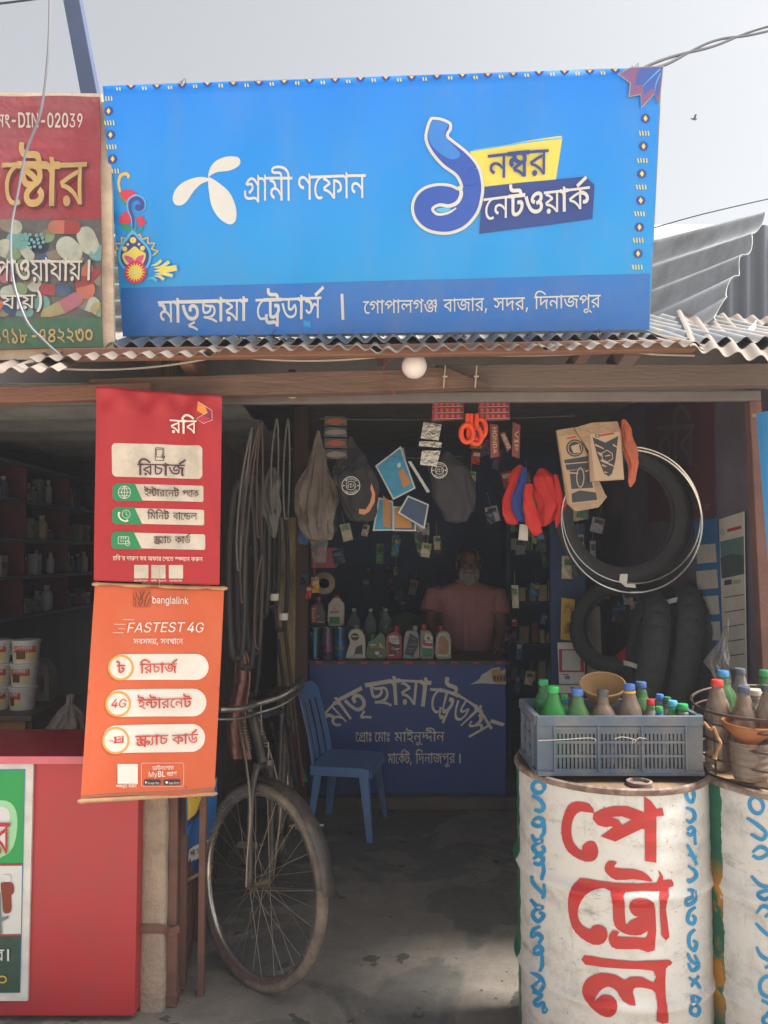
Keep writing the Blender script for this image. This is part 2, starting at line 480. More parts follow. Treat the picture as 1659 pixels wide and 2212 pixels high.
FG={
3:[],
6:[[37,94,36,-27,21,-22,18,-24,15,-23,-19,-10,-25,34,-17,19,-20,17,-24,17],[23,146,3,15,7,12,5,5,13,6,15,3,15,-3,12,-6,5,-5,8,-12,2,-15,-2,-15,-8,-13,-5,-4,-12,-7,-15,-2,-15,2,-13,7,-5,4,-7,13],[44,146,1,-6,5,-10,10,-5,6,-1,11,3,4,3,4,4,2,12,0,6,-6,10,-4,3,-11,2,-11,-3,-5,-3,-5,-9]],
7:[[23,146,3,15,7,12,5,5,13,6,15,3,15,-3,12,-6,5,-5,8,-12,2,-15,-2,-15,-8,-13,-5,-4,-12,-7,-15,-2,-15,2,-13,7,-5,4,-7,13],[44,146,1,-6,5,-10,10,-5,6,-1,11,3,4,3,4,4,2,12,0,6,-6,9,-4,3,-11,3,-11,-3,-5,-3,-5,-9],[23,41,3,15,7,12,5,5,13,7,15,2,15,-2,12,-7,5,-5,8,-12,2,-15,-2,-15,-8,-12,-5,-5,-12,-7,-15,-2,-15,2,-13,7,-5,5,-7,12],[44,41,1,-6,5,-10,10,-5,6,0,6,0,9,5,4,5,2,11,0,6,-6,10,-4,3,-11,2,-6,0,-10,-5,-5,-10]],
8:[[271,187,0,-22,-32,0,0,-165,-23,0,-6,11,-15,20,-28,23,8,20,15,-11,16,-15,11,-15,-1,132,-219,0,0,22],[113,27,-27,5,-12,5,-12,8,-12,11,-22,31,-19,46,22,7,14,-37,8,-14,17,-22,20,-13,23,-4,20,2,13,7,8,11,5,20,-4,20,-5,8,-7,6,-8,4,-9,1,-6,0,-9,-4,-4,-6,-1,-7,2,-13,-22,-4,-5,21,3,14,3,5,16,11,21,4,21,-4,17,-10,13,-16,4,-9,3,-23,-1,-10,-7,-20,-13,-16,-21,-11],[103,140,-1,6,-8,10,-5,5,-16,6,7,13,24,-8,8,-5,10,-11,5,-16]],
10:[[107,187,-2,13,-8,7,-14,3,-33,0,-19,2,-12,5,-11,8,-9,18,-2,15,1,16,23,-2,-1,-3,1,-20,4,-8,5,-5,21,-4,44,-2,13,-3,10,-7,8,-13,3,-20],[73,150,27,-4,20,-10,12,-14,4,-8,3,-16,-2,-16,-5,-13,-10,-11,-13,-8,-17,-5,-21,-3,3,4,28,-12,31,-16,29,-21,-14,-16,-34,24,-30,17,-32,14,-38,10,4,21,21,-4,23,-2,24,2,16,7,5,4,7,11,2,11,-2,10,-4,8,-6,6,-19,8,-18,1,-16,-5,-6,-8,1,-15,-22,-4,-3,18,1,7,6,12,5,5,13,7],[52,140,-1,6,-7,10,-6,5,-16,6,7,13,24,-8,14,-10,5,-6,4,-16],[162,187,0,-22,-165,0,0,22]],
12:[[152,187,-2,13,-8,7,-14,3,-64,1,-14,4,-12,6,-9,9,-5,13,-2,15,1,16,23,-2,-1,-3,0,-15,3,-10,7,-8,7,-2,14,-2,64,-2,18,-6,11,-12,4,-11,1,-14],[217,187,0,-22,-110,0,0,-53,3,-13,3,-3,11,0,10,5,14,15,11,14,18,3,11,-20,6,-19,3,-20,-1,-13,-7,-21,-7,-10,-18,-14,-24,-8,-28,0,-24,6,-21,13,-20,21,-17,29,-7,18,-14,45,23,6,15,-49,8,-19,9,-15,10,-12,11,-9,12,-7,13,-4,14,-1,15,1,12,4,10,7,7,9,5,10,1,12,-2,16,-4,13,-8,10,14,6,-12,-18,-19,-19,-19,-8,-19,2,-10,5,-4,5,-6,14,-1,66,-87,0,0,22]],
18:[[153,189,14,-2,12,-3,10,-7,7,-9,4,-10,0,-22,-2,-9,-10,-15,-14,-13,-30,-14,-9,21,23,10,14,12,4,8,1,15,-6,11,-11,5,-14,0,-14,-3,-21,-13,-11,-14,-1,-5,3,-9,14,-5,-6,-22,-20,7,-6,5,-8,13,0,15,10,21,12,12,16,10,19,7],[204,68,-2,-16,-6,-13,-10,-11,-14,-9,-17,-5,-33,-1,-26,7,-12,6,-23,18,-10,12,-19,31,-9,19,-15,46,23,7,17,-51,20,-36,12,-14,12,-10,14,-7,14,-4,16,-2,23,4,9,4,7,7,4,8,1,10,-1,8,-7,12,-19,13,24,11,15,-12,5,-7,4,-8]],
20:[[245,187,0,-22,-97,0,0,-165,-24,0,-14,23,-21,20,-24,17,-14,6,-28,7,-12,29,58,30,62,23,-7,-13,0,23,-127,0,0,22],[124,140,7,-9,-43,-15,-49,-25,35,-12,32,-23,9,-9,13,-20,-2,-1,-1,19],[228,86,-1,-12,-6,-12,-9,-9,-7,-3,-17,-3,-18,2,2,21,18,1,11,4,3,7,1,7,-2,10,-5,9,-9,8,-11,7,-34,8,1,23,29,-6,24,-12,10,-8,15,-19,4,-11]],
21:[[212,187,0,-22,-32,0,0,-165,-23,0,-26,31,-26,20,-31,14,-24,6,-7,28,14,-10,33,-9,26,-12,21,-16,21,-23,-1,177,16,0,7,-19],[135,141,-4,-21,-5,-9,-16,-13,-10,-6,-24,-7,-13,-2,-14,3,-6,13,28,4,11,3,17,9,10,11,3,7,0,13,-4,11,-13,14,16,17,17,-22,6,-16],[55,129,-21,4,-8,5,-6,8,-4,8,-1,10,2,14,4,10,23,-6,-5,-12,1,-11,3,-5,12,-4,12,3,9,5,10,10,9,16,16,4,1,-16,-14,-22,-13,-12,-14,-7]],
22:[[145,0,0,128,7,-19,-26,32,-12,12,-11,8,-12,4,-12,2,-19,-4,-7,-4,-17,-19,-4,-3,5,4,14,4,14,1,16,-2,6,-3,10,-9,6,-16,-1,-17,-4,-10,-6,-10,-10,-9,-27,-18,-16,22,29,15,6,6,4,7,2,8,-1,6,-4,5,-9,4,-14,0,-21,-7,-24,19,19,28,15,13,17,8,9,2,9,1,19,-3,25,-12,16,-14,16,-18,-5,3,-2,61,16,0,7,-19,32,0,0,-22,-32,0,0,-165]],
25:[[173,187,0,-22,-121,0,-2,-28,3,-94,4,-8,4,-3,5,-2,15,-1,7,2,14,8,17,16,10,19,2,15,-1,8,-4,5,-4,1,-29,3,-12,3,-19,10,-14,15,3,26,13,-18,11,-8,14,-5,37,-3,10,-2,10,-6,8,-14,1,-12,-1,-12,-3,-12,-11,-22,-7,-9,-16,-15,-26,-12,-20,-3,-13,2,-15,7,-9,12,-5,19,-1,118,-31,0,0,22]],
26:[[184,93,-2,-20,-4,-8,-4,-7,-12,-12,-15,-9,-25,-7,-8,-1,-6,7,32,-6,21,-7,44,-20,-10,-18,-32,15,-33,12,-34,8,-53,8,3,22,25,-4,33,0,26,6,18,12,10,14,3,15,-1,10,-3,8,-6,6,-7,5,-9,3,-20,0,-3,19,26,0,9,-1,16,-7,10,-10,7,-11],[68,65,-12,1,-13,4,-5,5,-8,11,-3,22,0,60,23,0,1,-67,2,-8,6,-5,19,-2,20,8,9,8,4,7,1,6,-1,5,-3,2,-33,4,-16,7,-13,11,4,19,11,-10,14,-6,39,-3,12,-9,8,-11,0,-17,-3,-9,-11,-15,-18,-11,-10,-4],[-3,165,0,22,212,0,0,-22]],
27:[[120,19,-23,3,-11,3,-20,12,-10,8,-18,23,-8,15,-15,35,-6,22,23,6,14,-43,17,-31,10,-11,10,-9,12,-6,13,-3,27,0,11,3,9,5,6,8,4,9,1,12,-1,12,-6,15,18,0,-18,-15,-12,-8,-22,-6,-15,0,-19,7,-9,10,-4,13,0,16,9,18,7,9,24,15,-121,-1,0,22,281,0,0,-22,-118,1,-28,-14,-23,-18,-8,-15,1,-12,3,-5,11,-4,14,3,13,7,14,11,26,-9,5,-21,0,-23,-6,-18,-5,-8,-17,-13,-11,-4],[240,62,3,-29,8,-30,-23,-5,-8,34,-3,35,3,28,6,21,-27,3,-11,3,-19,10,-15,14,-12,17,23,5,12,-16,19,-10,18,-4,28,1,12,-21,-11,-27]],
30:[[173,187,0,-22,-121,0,0,-111,3,-16,6,-6,5,-2,15,-1,14,5,13,9,11,12,8,13,5,22,-2,10,-7,7,-12,2,-16,-2,-3,21,18,3,14,0,12,-3,6,-4,8,-10,3,-6,2,-17,-4,-23,-5,-11,-6,-11,-16,-18,-24,-15,-18,-5,-10,-1,-14,2,-10,4,-8,6,-6,9,-5,19,-1,118,-31,0,0,22],[118,187,-2,13,-8,7,-14,3,-50,1,-15,4,-11,6,-9,9,-5,13,-2,15,1,16,23,-2,-1,-3,1,-20,4,-8,5,-5,21,-4,50,-2,13,-3,10,-7,8,-13,3,-20]],
32:[[217,187,0,-22,-110,0,0,-53,3,-13,3,-3,11,0,10,5,14,15,11,14,18,3,11,-20,6,-19,3,-20,-1,-13,-7,-21,-7,-10,-18,-14,-24,-8,-28,0,-24,6,-21,13,-20,21,-17,29,-7,18,-14,45,23,6,15,-49,8,-19,9,-15,10,-12,11,-9,12,-7,13,-4,14,-1,15,1,12,4,10,7,7,9,5,10,1,12,-2,16,-4,13,-8,10,14,6,-12,-18,-19,-19,-19,-8,-19,2,-10,5,-4,5,-6,14,-1,66,-87,0,0,22]],
34:[[189,187,0,-22,-31,0,0,-165,-24,0,0,128,6,-19,-26,33,-24,19,-8,3,-15,3,-16,-4,-11,-10,-2,-6,-1,-14,4,-10,15,-11,26,-6,-1,-24,-25,4,-20,9,-8,7,-12,16,-3,10,-1,11,3,19,4,8,12,13,7,4,17,5,18,0,10,-2,25,-12,16,-14,17,-18,-5,1,-1,6,-1,57,16,0,7,-19]],
35:[[122,15,-16,1,-15,4,-15,7,-14,10,-12,13,-12,17,-11,20,-18,53,23,6,14,-44,8,-17,19,-27,10,-9,12,-6,13,-4,14,-1,16,1,18,8,11,13,5,17,-2,22,-7,14,-9,10,-7,3,-14,3,-13,-3,-8,-8,-1,-11,2,-11,-23,-4,-3,16,0,13,2,7,8,11,19,9,16,2,12,-1,21,-8,8,-6,14,-17,7,-23,0,-25,-7,-22,-14,-17,-22,-12],[215,187,0,-22,-218,0,0,22]],
37:[[184,187,0,-22,-136,0,0,-89,-4,6,27,25,33,22,25,12,13,5,20,-19,-11,-27,-5,-30,2,-37,9,-30,-23,-5,-10,45,-1,32,1,15,5,19,7,14,4,-1,-23,-11,-22,-13,-21,-16,-32,-30,-17,12,0,101,-28,0,0,22]],
39:[[184,187,0,-22,-31,0,0,-165,-23,0,0,73,4,-17,-14,17,-15,15,-24,14,-8,3,-15,0,-12,-6,-4,-4,-4,-13,3,-11,9,-8,14,-8,-11,-21,-21,12,-14,17,-3,10,0,19,6,16,5,6,13,8,22,5,20,-3,9,-2,24,-15,21,-22,-4,-1,-1,7,0,74,-133,0,0,22]],
40:[[218,187,0,-22,-32,0,0,-165,-23,0,0,119,7,-19,-23,30,-19,21,-18,12,-21,4,-15,-2,-13,-6,-29,-25,10,4,10,2,11,-2,8,-3,7,-5,7,-14,0,-20,-5,2,21,22,37,35,15,-16,-85,-81,-18,17,25,23,-11,-12,-9,-7,10,17,0,14,-4,5,-5,3,-8,1,-9,-1,-10,-4,-22,22,24,27,18,14,18,9,10,2,21,0,10,-2,10,-4,17,-11,17,-16,18,-23,-5,2,-1,5,-1,67,16,0,7,-19]],
41:[[254,187,0,-22,-215,0,-5,3,26,-10,30,-19,11,-9,1,-17,-45,-22,-19,-11,-4,5,15,-4,38,-14,20,-13,27,-24,0,123,25,-1,20,-4,19,-7,17,-10,11,-12,7,-12,4,-13,0,-14,-7,-18,-10,-9,-6,-3,-18,-3,-17,2,2,21,18,0,11,5,4,14,-2,10,-5,9,-8,8,-12,7,-14,4,-16,3,0,-130,-23,0,-28,29,-22,15,-26,12,-33,8,-11,27,27,16,35,17,-27,16,-35,11,10,20,0,-6,-27,0,0,22]],
42:[[182,187,0,-22,-32,0,0,-165,-23,0,-15,23,-21,20,-25,16,-28,11,-15,3,-12,29,60,31,63,24,-7,-12,0,20,-130,0,0,22],[127,142,7,-8,-48,-19,-47,-24,23,-7,23,-11,22,-16,10,-9,14,-22,-2,0,-2,19]],
43:[[127,13,-25,3,-12,3,-22,12,-10,9,-19,24,-8,15,-15,38,-7,23,23,6,15,-46,9,-18,9,-15,11,-12,11,-8,12,-6,13,-4,14,-1,19,2,8,3,13,10,8,13,2,22,-4,17,-9,16,14,24,13,-22,7,-21,2,-20,-4,-24,-11,-20,-18,-14,-11,-5],[115,85,-11,1,-10,3,-8,6,-6,7,-4,8,-1,11,2,13,4,12,24,-7,-5,-12,1,-12,3,-5,12,-4,12,3,9,5,10,10,11,16,19,3,-2,-16,-17,-23,-20,-14],[219,187,0,-22,-222,0,0,22]],
44:[[190,187,0,-22,-32,0,0,-165,-23,0,0,40,5,-15,-21,29,-14,16,-16,11,-9,2,-9,1,-13,-2,-10,-8,-3,-6,-1,-6,4,-12,9,-9,16,-8,-8,-23,-18,9,-14,11,-11,18,-2,14,1,9,2,8,9,13,6,5,14,7,15,2,11,-1,21,-6,8,-5,16,-12,18,-25,-5,-1,0,7,-1,102,-138,0,0,22],[90,97,-1,-7,-23,7,-3,20,-7,14,-13,10,-32,7,4,22,32,-7,15,-6,12,-10,9,-13,5,-17]],
45:[[191,187,0,-22,-32,0,0,-165,-23,0,-28,30,-22,15,-27,11,-34,8,-11,27,20,12,42,21,-27,16,-35,11,10,20,0,-6,-27,0,0,22],[136,165,-96,0,-6,3,17,-6,17,-8,22,-15,11,-9,1,-17,-45,-22,-19,-11,-4,4,16,-3,15,-4,26,-11,22,-14,28,-27,-4,-1,-1,13]],
46:[[182,187,0,-22,-32,0,0,-165,-23,0,-15,23,-21,20,-25,16,-28,11,-15,3,-12,29,60,31,63,24,-7,-12,0,20,-130,0,0,22],[127,142,7,-8,-48,-19,-47,-24,23,-7,23,-11,22,-16,10,-9,14,-22,-2,0,-2,19],[56,-2,-7,1,-6,4,-4,6,-1,7,1,7,4,5,6,4,7,2,6,-2,6,-4,4,-5,2,-7,-2,-7,-4,-6,-6,-4]],
47:[[222,187,0,-22,-31,0,0,-165,-23,0,0,100,2,-7,-14,15,-11,5,-15,-1,-7,-6,-3,-6,0,-19,-20,-1,-6,21,-13,13,-17,4,-8,-1,-11,-6,-4,-4,-3,-12,4,-15,12,-11,18,-9,-8,-22,-26,12,-13,12,-5,8,-5,16,-1,10,3,16,3,7,5,6,13,9,8,3,16,3,10,-1,18,-5,14,-11,7,-8,-5,0,7,11,5,4,18,5,13,-2,11,-5,11,-9,-2,-4,-1,50,-171,0,0,22]],
50:[[208,187,0,-22,-32,0,0,-165,-23,0,0,106,7,-19,-16,19,-7,5,-6,1,-8,-2,-8,-9,-27,-45,-9,-10,-10,-6,-13,-2,-15,3,-15,11,-10,13,-6,8,19,11,9,-14,10,-8,6,-1,10,3,10,11,30,48,5,6,10,5,12,0,6,-2,11,-7,13,-13,-6,0,-2,53,-156,0,0,22],[81,81,-6,33,-2,7,-9,11,-5,5,-15,6,-33,5,5,23,16,-6,29,-7,13,-6,9,-9,7,-12,4,-24]],
54:[[83,187,0,-22,-32,0,0,-165,-23,0,0,141,-10,17,-12,6,-9,1,0,22,5,0,14,-5,5,-4,8,-10,-1,38,16,0,7,-19]],
55:[[83,187,0,-22,-32,0,0,-165,-23,0,0,165,-31,0,0,22,28,0,-19,24,14,22,16,19,20,15,11,4,27,4,20,-2,20,-5,19,-8,29,-18,30,-23,-13,-16,-37,28,-22,12,-21,8,-10,2,-22,0,-18,-5,-15,-10,-12,-14,-10,-16,16,-21]],
56:[[83,165,-32,0,0,-165,-23,0,0,165,-31,0,0,22,31,0,-5,23,-5,9,-6,8,-17,13,-21,8,-24,5,-26,1,-30,-2,-20,-5,-5,-4,-2,-5,2,-5,6,-3,63,-2,12,-4,10,-6,8,-14,2,-20,-20,0,-4,16,-10,7,-57,1,-22,6,-6,5,-7,11,0,7,2,11,6,9,11,8,15,5,20,4,25,1,37,-2,31,-7,25,-12,19,-17,12,-23,5,-27,31,0]],
57:[[-86,-80,-11,2,-13,4,-10,9,-6,12,1,17,4,8,6,7,9,5,11,3,25,1,24,-6,35,-19,38,-28,-14,-16,-36,28,-22,12,-19,8,-20,2,-12,-2,-4,-2,-4,-5,-1,-6,1,-7,5,-5,6,-2,14,-1,6,2,9,6,9,13,3,16,0,26,24,0,-1,-21,-3,-22,-11,-21,-13,-11,-8,-4]],
59:[[-106,-24,74,32,8,-20,-59,-22,-4,3,28,-4,24,-6,38,-18,7,-5,-10,-17,-31,16,-20,8,-45,9]],
61:[[107,187,0,-22,-13,-2,-13,-7,-14,-11,-13,-15,-9,-18,-4,-11,-3,-22,3,-25,9,-17,11,-11,13,-5,19,1,11,6,11,-19,-11,-6,-19,-4,-18,1,-11,3,-10,5,-17,17,-6,11,-7,27,0,31,3,15,12,26,18,21,11,9,24,11,-19,-10,-68,-1,0,22]],
70:[[191,187,0,-22,-32,0,0,-165,-23,0,-28,30,-22,15,-27,11,-34,8,-11,27,20,12,42,21,-27,16,-35,11,10,20,0,-6,-27,0,0,22],[136,165,-96,0,-6,3,17,-6,17,-8,22,-15,11,-9,1,-17,-45,-22,-19,-11,-4,4,16,-3,15,-4,26,-11,22,-14,28,-27,-4,-1,-1,13],[54,-2,-7,1,-6,4,-4,6,-1,7,1,7,4,5,6,4,7,2,7,-2,6,-4,4,-5,1,-7,-1,-7,-4,-6,-6,-4]],
75:[[87,27,-23,3,-11,4,-17,13,-11,20,-3,27,3,23,4,10,13,19,9,7,11,6,13,3,15,1,28,-4,11,-5,8,-7,13,-18,3,-10,3,-23,-1,-12,-6,-21,-14,-19,-9,-7,-11,-5,-13,-4],[90,142,-8,-1,-14,-5,-12,-10,-7,-14,-3,-19,4,-22,8,-12,12,-8,17,-2,17,2,13,8,5,6,7,15,3,17,-5,24,-8,11,-12,8]],
76:[[86,0,-15,1,-13,4,-9,6,-7,8,-4,8,-1,10,3,14,11,13,19,9,9,-23,-13,-5,-4,-9,1,-5,5,-5,10,-3,19,1,10,3,8,5,5,6,4,8,1,8,-2,11,-5,10,-9,10,-44,34,-20,18,-6,10,-1,12,1,10,6,10,8,10,20,-10,-9,-14,0,-8,2,-7,10,-11,53,-40,11,-13,6,-14,2,-17,-1,-11,-3,-10,-10,-16,-7,-6,-19,-9]],
77:[[38,162,3,13,10,14,19,-10,-5,-8,-2,-6,3,-7,3,-3,44,-11,15,-6,10,-7,7,-9,4,-10,1,-12,-2,-12,-5,-11,-10,-10,-12,-8,-16,-6,-18,-3,-12,2,12,3,17,-7,27,-15,26,-18,9,-7,-14,-16,-33,25,-30,17,-31,12,-38,10,4,21,29,-6,37,0,14,3,10,4,7,6,4,7,0,16,-7,10,-13,7,-38,9,-15,6,-9,8]],
78:[[166,88,-1,-13,-5,-25,-12,-21,-8,-7,-10,-6,-12,-3,-14,-1,-10,0,-20,5,-18,12,-8,8,-8,11,-14,30,-12,43,-5,26,23,6,12,-51,6,-20,15,-28,8,-9,9,-6,10,-3,11,-2,9,1,15,7,5,5,7,14,3,27,-2,23,-6,19,-10,14,-13,7,-14,0,-5,-3,-3,-4,-1,-11,5,-16,-24,-6,-6,22,0,15,2,7,3,5,10,8,12,4,11,2,13,-2,12,-3,10,-7,9,-8,13,-23,5,-13]],
79:[[89,0,-21,2,-18,4,-14,8,-9,10,-6,13,-2,14,1,11,4,9,7,9,22,15,16,6,0,-7,-27,13,-15,15,-3,6,-2,13,4,16,10,13,16,10,22,6,13,1,29,-3,12,-4,16,-10,9,-13,3,-14,-1,-8,-5,-13,-10,-11,-14,-8,-16,-7,0,6,14,-5,22,-14,7,-9,5,-10,1,-13,-2,-15,-6,-13,-10,-10,-14,-7,-17,-5],[89,21,26,4,9,5,6,6,4,7,1,9,-3,12,-9,9,-19,10,-15,5,-14,-5,-21,-10,-6,-7,-4,-7,-1,-8,1,-8,4,-7,6,-6,9,-5,12,-3],[89,109,26,10,10,8,6,9,-1,12,-4,6,-14,8,-11,3,-21,0,-13,-2,-11,-5,-8,-9,-2,-8,1,-7,9,-11,19,-10]],
82:[[115,90,15,-4,-17,-7,-25,-4,-26,1,-14,4,-12,7,-8,10,-5,12,-2,14,3,17,7,16,11,12,14,10,16,6,17,3,14,-2,17,-6,8,-8,6,-10,4,-25,0,-100,3,-8,4,-3,13,-2,-2,-23,-25,4,-10,7,-3,5,-3,13],[80,97,22,2,19,8,-6,-6,-1,38,-2,16,-7,7,-16,3,-15,-3,-15,-9,-10,-14,-3,-11,0,-15,4,-6,12,-8]],
83:[[71,0,-14,1,-12,6,-9,8,-5,10,-4,24,0,102,-3,9,-4,2,-13,2,2,23,14,-1,12,-4,10,-9,5,-17,0,-50,25,6,20,-1,21,-3,20,1,10,5,8,11,22,-10,-7,-12,-13,-11,-17,-4,-20,1,6,5,5,-9,4,-16,-1,-18,-7,-21,-6,-9,-17,-13,-10,-5],[71,21,12,2,10,5,8,7,7,14,3,15,-2,12,-8,10,-5,3,-20,2,-11,-2,-15,-5,2,-49,6,-10,7,-3]],
84:[[52,94,17,-2,8,-3,12,-8,8,-12,3,-15,-2,-14,-5,-11,-10,-10,-1,3,33,7,12,6,9,8,5,10,2,11,-2,13,-7,12,-14,10,-10,4,-59,19,-21,9,-8,5,-9,11,-3,14,1,7,5,12,9,9,19,-10,-8,-12,0,-7,4,-6,14,-8,37,-12,28,-9,20,-10,14,-11,9,-12,5,-20,-1,-19,-2,-10,-12,-17,-17,-12,-22,-8,-26,-5,-32,-1,-7,20,16,8,10,10,3,13,-3,12,-3,4,-11,6,-19,-1,-7,-7,-2,-6,4,-13,-23,-6,-4,11,-1,11,1,6,4,11,9,8,13,6]],
88:[[178,149,0,-21,-103,0,0,-91,3,-11,4,-3,11,-2,18,4,17,10,8,10,8,17,-1,12,-3,5,-5,3,-8,1,-15,-2,-3,20,23,3,19,-3,7,-5,6,-6,3,-8,1,-11,-1,-9,-5,-18,-18,-23,-24,-15,-18,-5,-17,-1,-11,3,-6,3,-9,7,-6,14,-1,101,-30,0,0,21],[38,225,10,-1,11,-5,8,-8,5,-11,2,-17,1,-36,-23,0,-1,36,-3,12,-4,4,-5,3,-14,1,-15,-5,-8,19,18,6]],
131:[[-76,212,98,63,11,-17,-96,-65]],
134:[[-3,165,0,22,211,0,0,-22],[131,167,0,-15,0,3,12,-2,33,-14,16,-13,6,-9,3,-9,0,-20,-8,-15,-8,-6,-9,-3,-11,-1,-16,1,1,22,22,1,6,7,1,6,-2,7,-4,7,-6,7,-9,5,-27,8,1,2,0,-98,-23,0,-15,17,-17,14,-20,10,-35,9,-11,27,46,22,47,16,10,3,-5,-12,0,22],[109,142,6,-8,-45,-15,-35,-16,-2,4,17,-4,28,-11,12,-8,20,-17]],
154:[[87,189,26,-5,22,-12,22,-21,24,-29,-17,-13,-21,26,-17,18,-18,11,-13,2,-14,0,-13,-2,-13,-6,-18,-12,18,3,9,-1,8,-3,5,-5,7,-14,-1,-17,-32,-19,10,11,3,6,1,8,-4,10,-5,4,-8,1,-10,-1,-10,-5,-21,22,24,22,18,11,18,7],[149,142,-84,-71,-16,18,36,27,50,42]],
163:[[150,90,-13,1,-12,4,-10,6,-16,19,-5,11,3,1,-10,-26,-14,-13,-14,-3,-11,1,-10,5,-11,8,-16,21,18,11,15,-19,12,-4,7,1,6,4,6,9,4,15,2,23,21,0,9,-27,11,-15,15,-10,13,-2,7,1,9,5,3,4,3,12,-1,7,-5,14,-15,18,24,5,5,-5,7,-10,7,-17,1,-12,-1,-13,-4,-10,-7,-9,-9,-6,-11,-4],[207,187,0,-22,-210,0,0,22]],
202:[[80,187,0,-22,-22,0,18,7,-18,-18,-7,-11,-3,-11,0,-27,9,-47,-1,-22,-3,-14,-7,-12,-11,-10,-26,-13,-12,-3,-6,21,21,7,7,4,9,10,3,6,3,12,0,14,-9,46,0,28,3,11,9,17,10,12,5,-7,-55,0,0,22]],
205:[[221,187,0,-22,-31,0,0,-165,-24,0,0,128,7,-19,-26,32,-23,20,-11,4,-13,2,-18,-4,-7,-4,-18,-19,-4,-3,5,4,14,4,23,1,7,-2,12,-7,9,-15,2,-11,-1,-12,-4,-10,-15,-18,-26,-18,-15,22,18,10,14,10,4,7,1,8,-1,6,-8,7,-11,2,-14,-2,-15,-5,-24,19,13,19,14,16,16,10,8,4,19,3,19,-3,25,-12,15,-14,16,-18,-5,3,-2,61,16,0,7,-19],[190,-13,-23,0,-3,8,-9,11,-13,6,-15,1,-37,-5,-21,0,-21,4,-13,6,-11,10,-8,15,-2,21,2,22,23,-3,-2,-20,2,-14,7,-10,10,-6,20,-4,42,5,19,0,18,-6,11,-10,0,3,24,-1]],
214:[[206,187,0,-22,-122,0,0,-107,3,-15,6,-7,6,-2,14,0,15,5,12,9,16,18,7,21,-1,18,-7,7,-5,1,-23,-1,-3,21,18,3,14,0,18,-7,8,-10,3,-7,2,-25,-4,-15,-7,-15,-14,-19,-21,-16,-18,-8,-9,-2,-24,1,-10,4,-8,6,-6,9,-4,12,-1,121,-64,0,0,22],[151,187,-3,13,-8,7,-13,3,-51,1,-14,4,-12,6,-9,9,-5,13,-2,15,1,16,23,-2,-1,-3,1,-20,4,-8,5,-5,21,-4,51,-2,12,-3,10,-7,8,-13,3,-20],[173,-57,-23,0,-7,14,-5,5,-12,6,-13,1,-34,-5,-19,0,-19,4,-11,7,-9,10,-7,15,-2,19,2,17,2,11,23,-3,-3,-18,1,-22,7,-11,6,-5,16,-3,39,5,17,0,17,-6,11,-10,1,65,22,16]],
224:[[230,187,0,-22,-32,0,0,-165,-23,0,0,119,7,-19,-23,30,-19,21,-19,12,-20,4,-15,-2,-13,-6,-29,-25,10,4,10,2,11,-2,8,-3,7,-5,7,-14,-1,-20,-5,2,22,22,37,35,15,-16,-85,-81,-18,17,24,23,-10,-12,-9,-7,10,17,-1,14,-3,5,-6,3,-7,1,-10,-1,-9,-4,-23,22,25,27,17,14,19,9,10,2,21,0,10,-2,9,-4,18,-11,17,-16,18,-23,-6,2,0,5,-1,67,16,0,7,-19],[198,-13,-22,0,-8,15,-5,5,-13,5,-18,1,-40,-5,-19,0,-22,4,-15,6,-12,10,-8,15,-2,21,1,16,1,6,23,-3,-2,-20,2,-14,7,-10,5,-4,13,-4,26,-1,38,4,17,0,20,-6,10,-10,0,27,23,0]],
269:[[119,92,-23,3,-15,7,-23,15,-9,3,-5,-1,-6,-5,-1,-5,3,-9,8,-8,-16,-16,-10,10,-7,11,-2,14,2,12,6,9,9,6,17,3,14,-2,45,-26,11,-2,12,3,7,6,2,6,0,14,-5,14,-15,18,24,5,12,-15,7,-17,1,-12,-2,-16,-3,-7,-9,-10,-13,-6],[26,180,14,-3,12,-6,14,-12,7,-16,-1,-21,-22,0,0,19,-7,13,-6,6,-17,7],[-3,165,0,22,190,0,0,-22],[154,111,0,-111,-23,0,-14,14,-14,12,-26,13,-20,5,-11,24,25,15,27,13,33,11],[131,91,-29,-14,-33,-19,2,3,35,-15,26,-20]],
322:[[115,188,21,-4,10,-7,7,-9,2,-14,-1,-9,-7,-16,-14,-14,-23,-19,-5,-6,-1,-12,7,-7,11,0,9,3,16,11,23,-9,4,-23,-1,-19,-5,-11,-9,-10,-12,-7,-15,-5,-18,-1,-29,4,-19,10,-19,17,-17,26,-15,38,-7,23,24,7,11,-38,12,-27,14,-19,14,-11,16,-5,15,-2,20,3,10,6,7,13,0,10,-4,14,18,2,-14,-11,-15,-8,-19,-2,-10,1,-9,3,-8,5,-5,6,-3,8,-2,9,3,12,6,11,42,37,3,10,-3,9,-9,5,-14,0,-12,-4,-10,-6,-8,-9,-1,-5,3,-7,7,-6,-16,-18,-11,9,-7,15,2,16,6,11,11,10,20,11],[202,188,11,-1,9,-3,8,-5,5,-6,3,-7,1,-9,-3,-14,-8,-9,-12,-9,-20,-6,-4,19,18,7,5,5,2,6,-1,5,-4,4,-11,3,-9,-2,-19,-9,-8,-8,-14,-19,-17,10,21,26,15,12,15,8],[197,75,-14,2,-19,10,-14,15,-14,26,16,19,7,-21,9,-15,11,-10,13,-5,8,-1,13,4,4,4,1,8,-1,6,-8,9,-11,4,17,11,18,-12,6,-10,2,-10,-1,-9,-4,-8,-6,-7,-8,-5,-11,-4],[223,43,2,-18,6,-22,-21,-5,-7,26,-2,26,1,16,5,14,5,10,9,7,15,-15,-10,-19]],
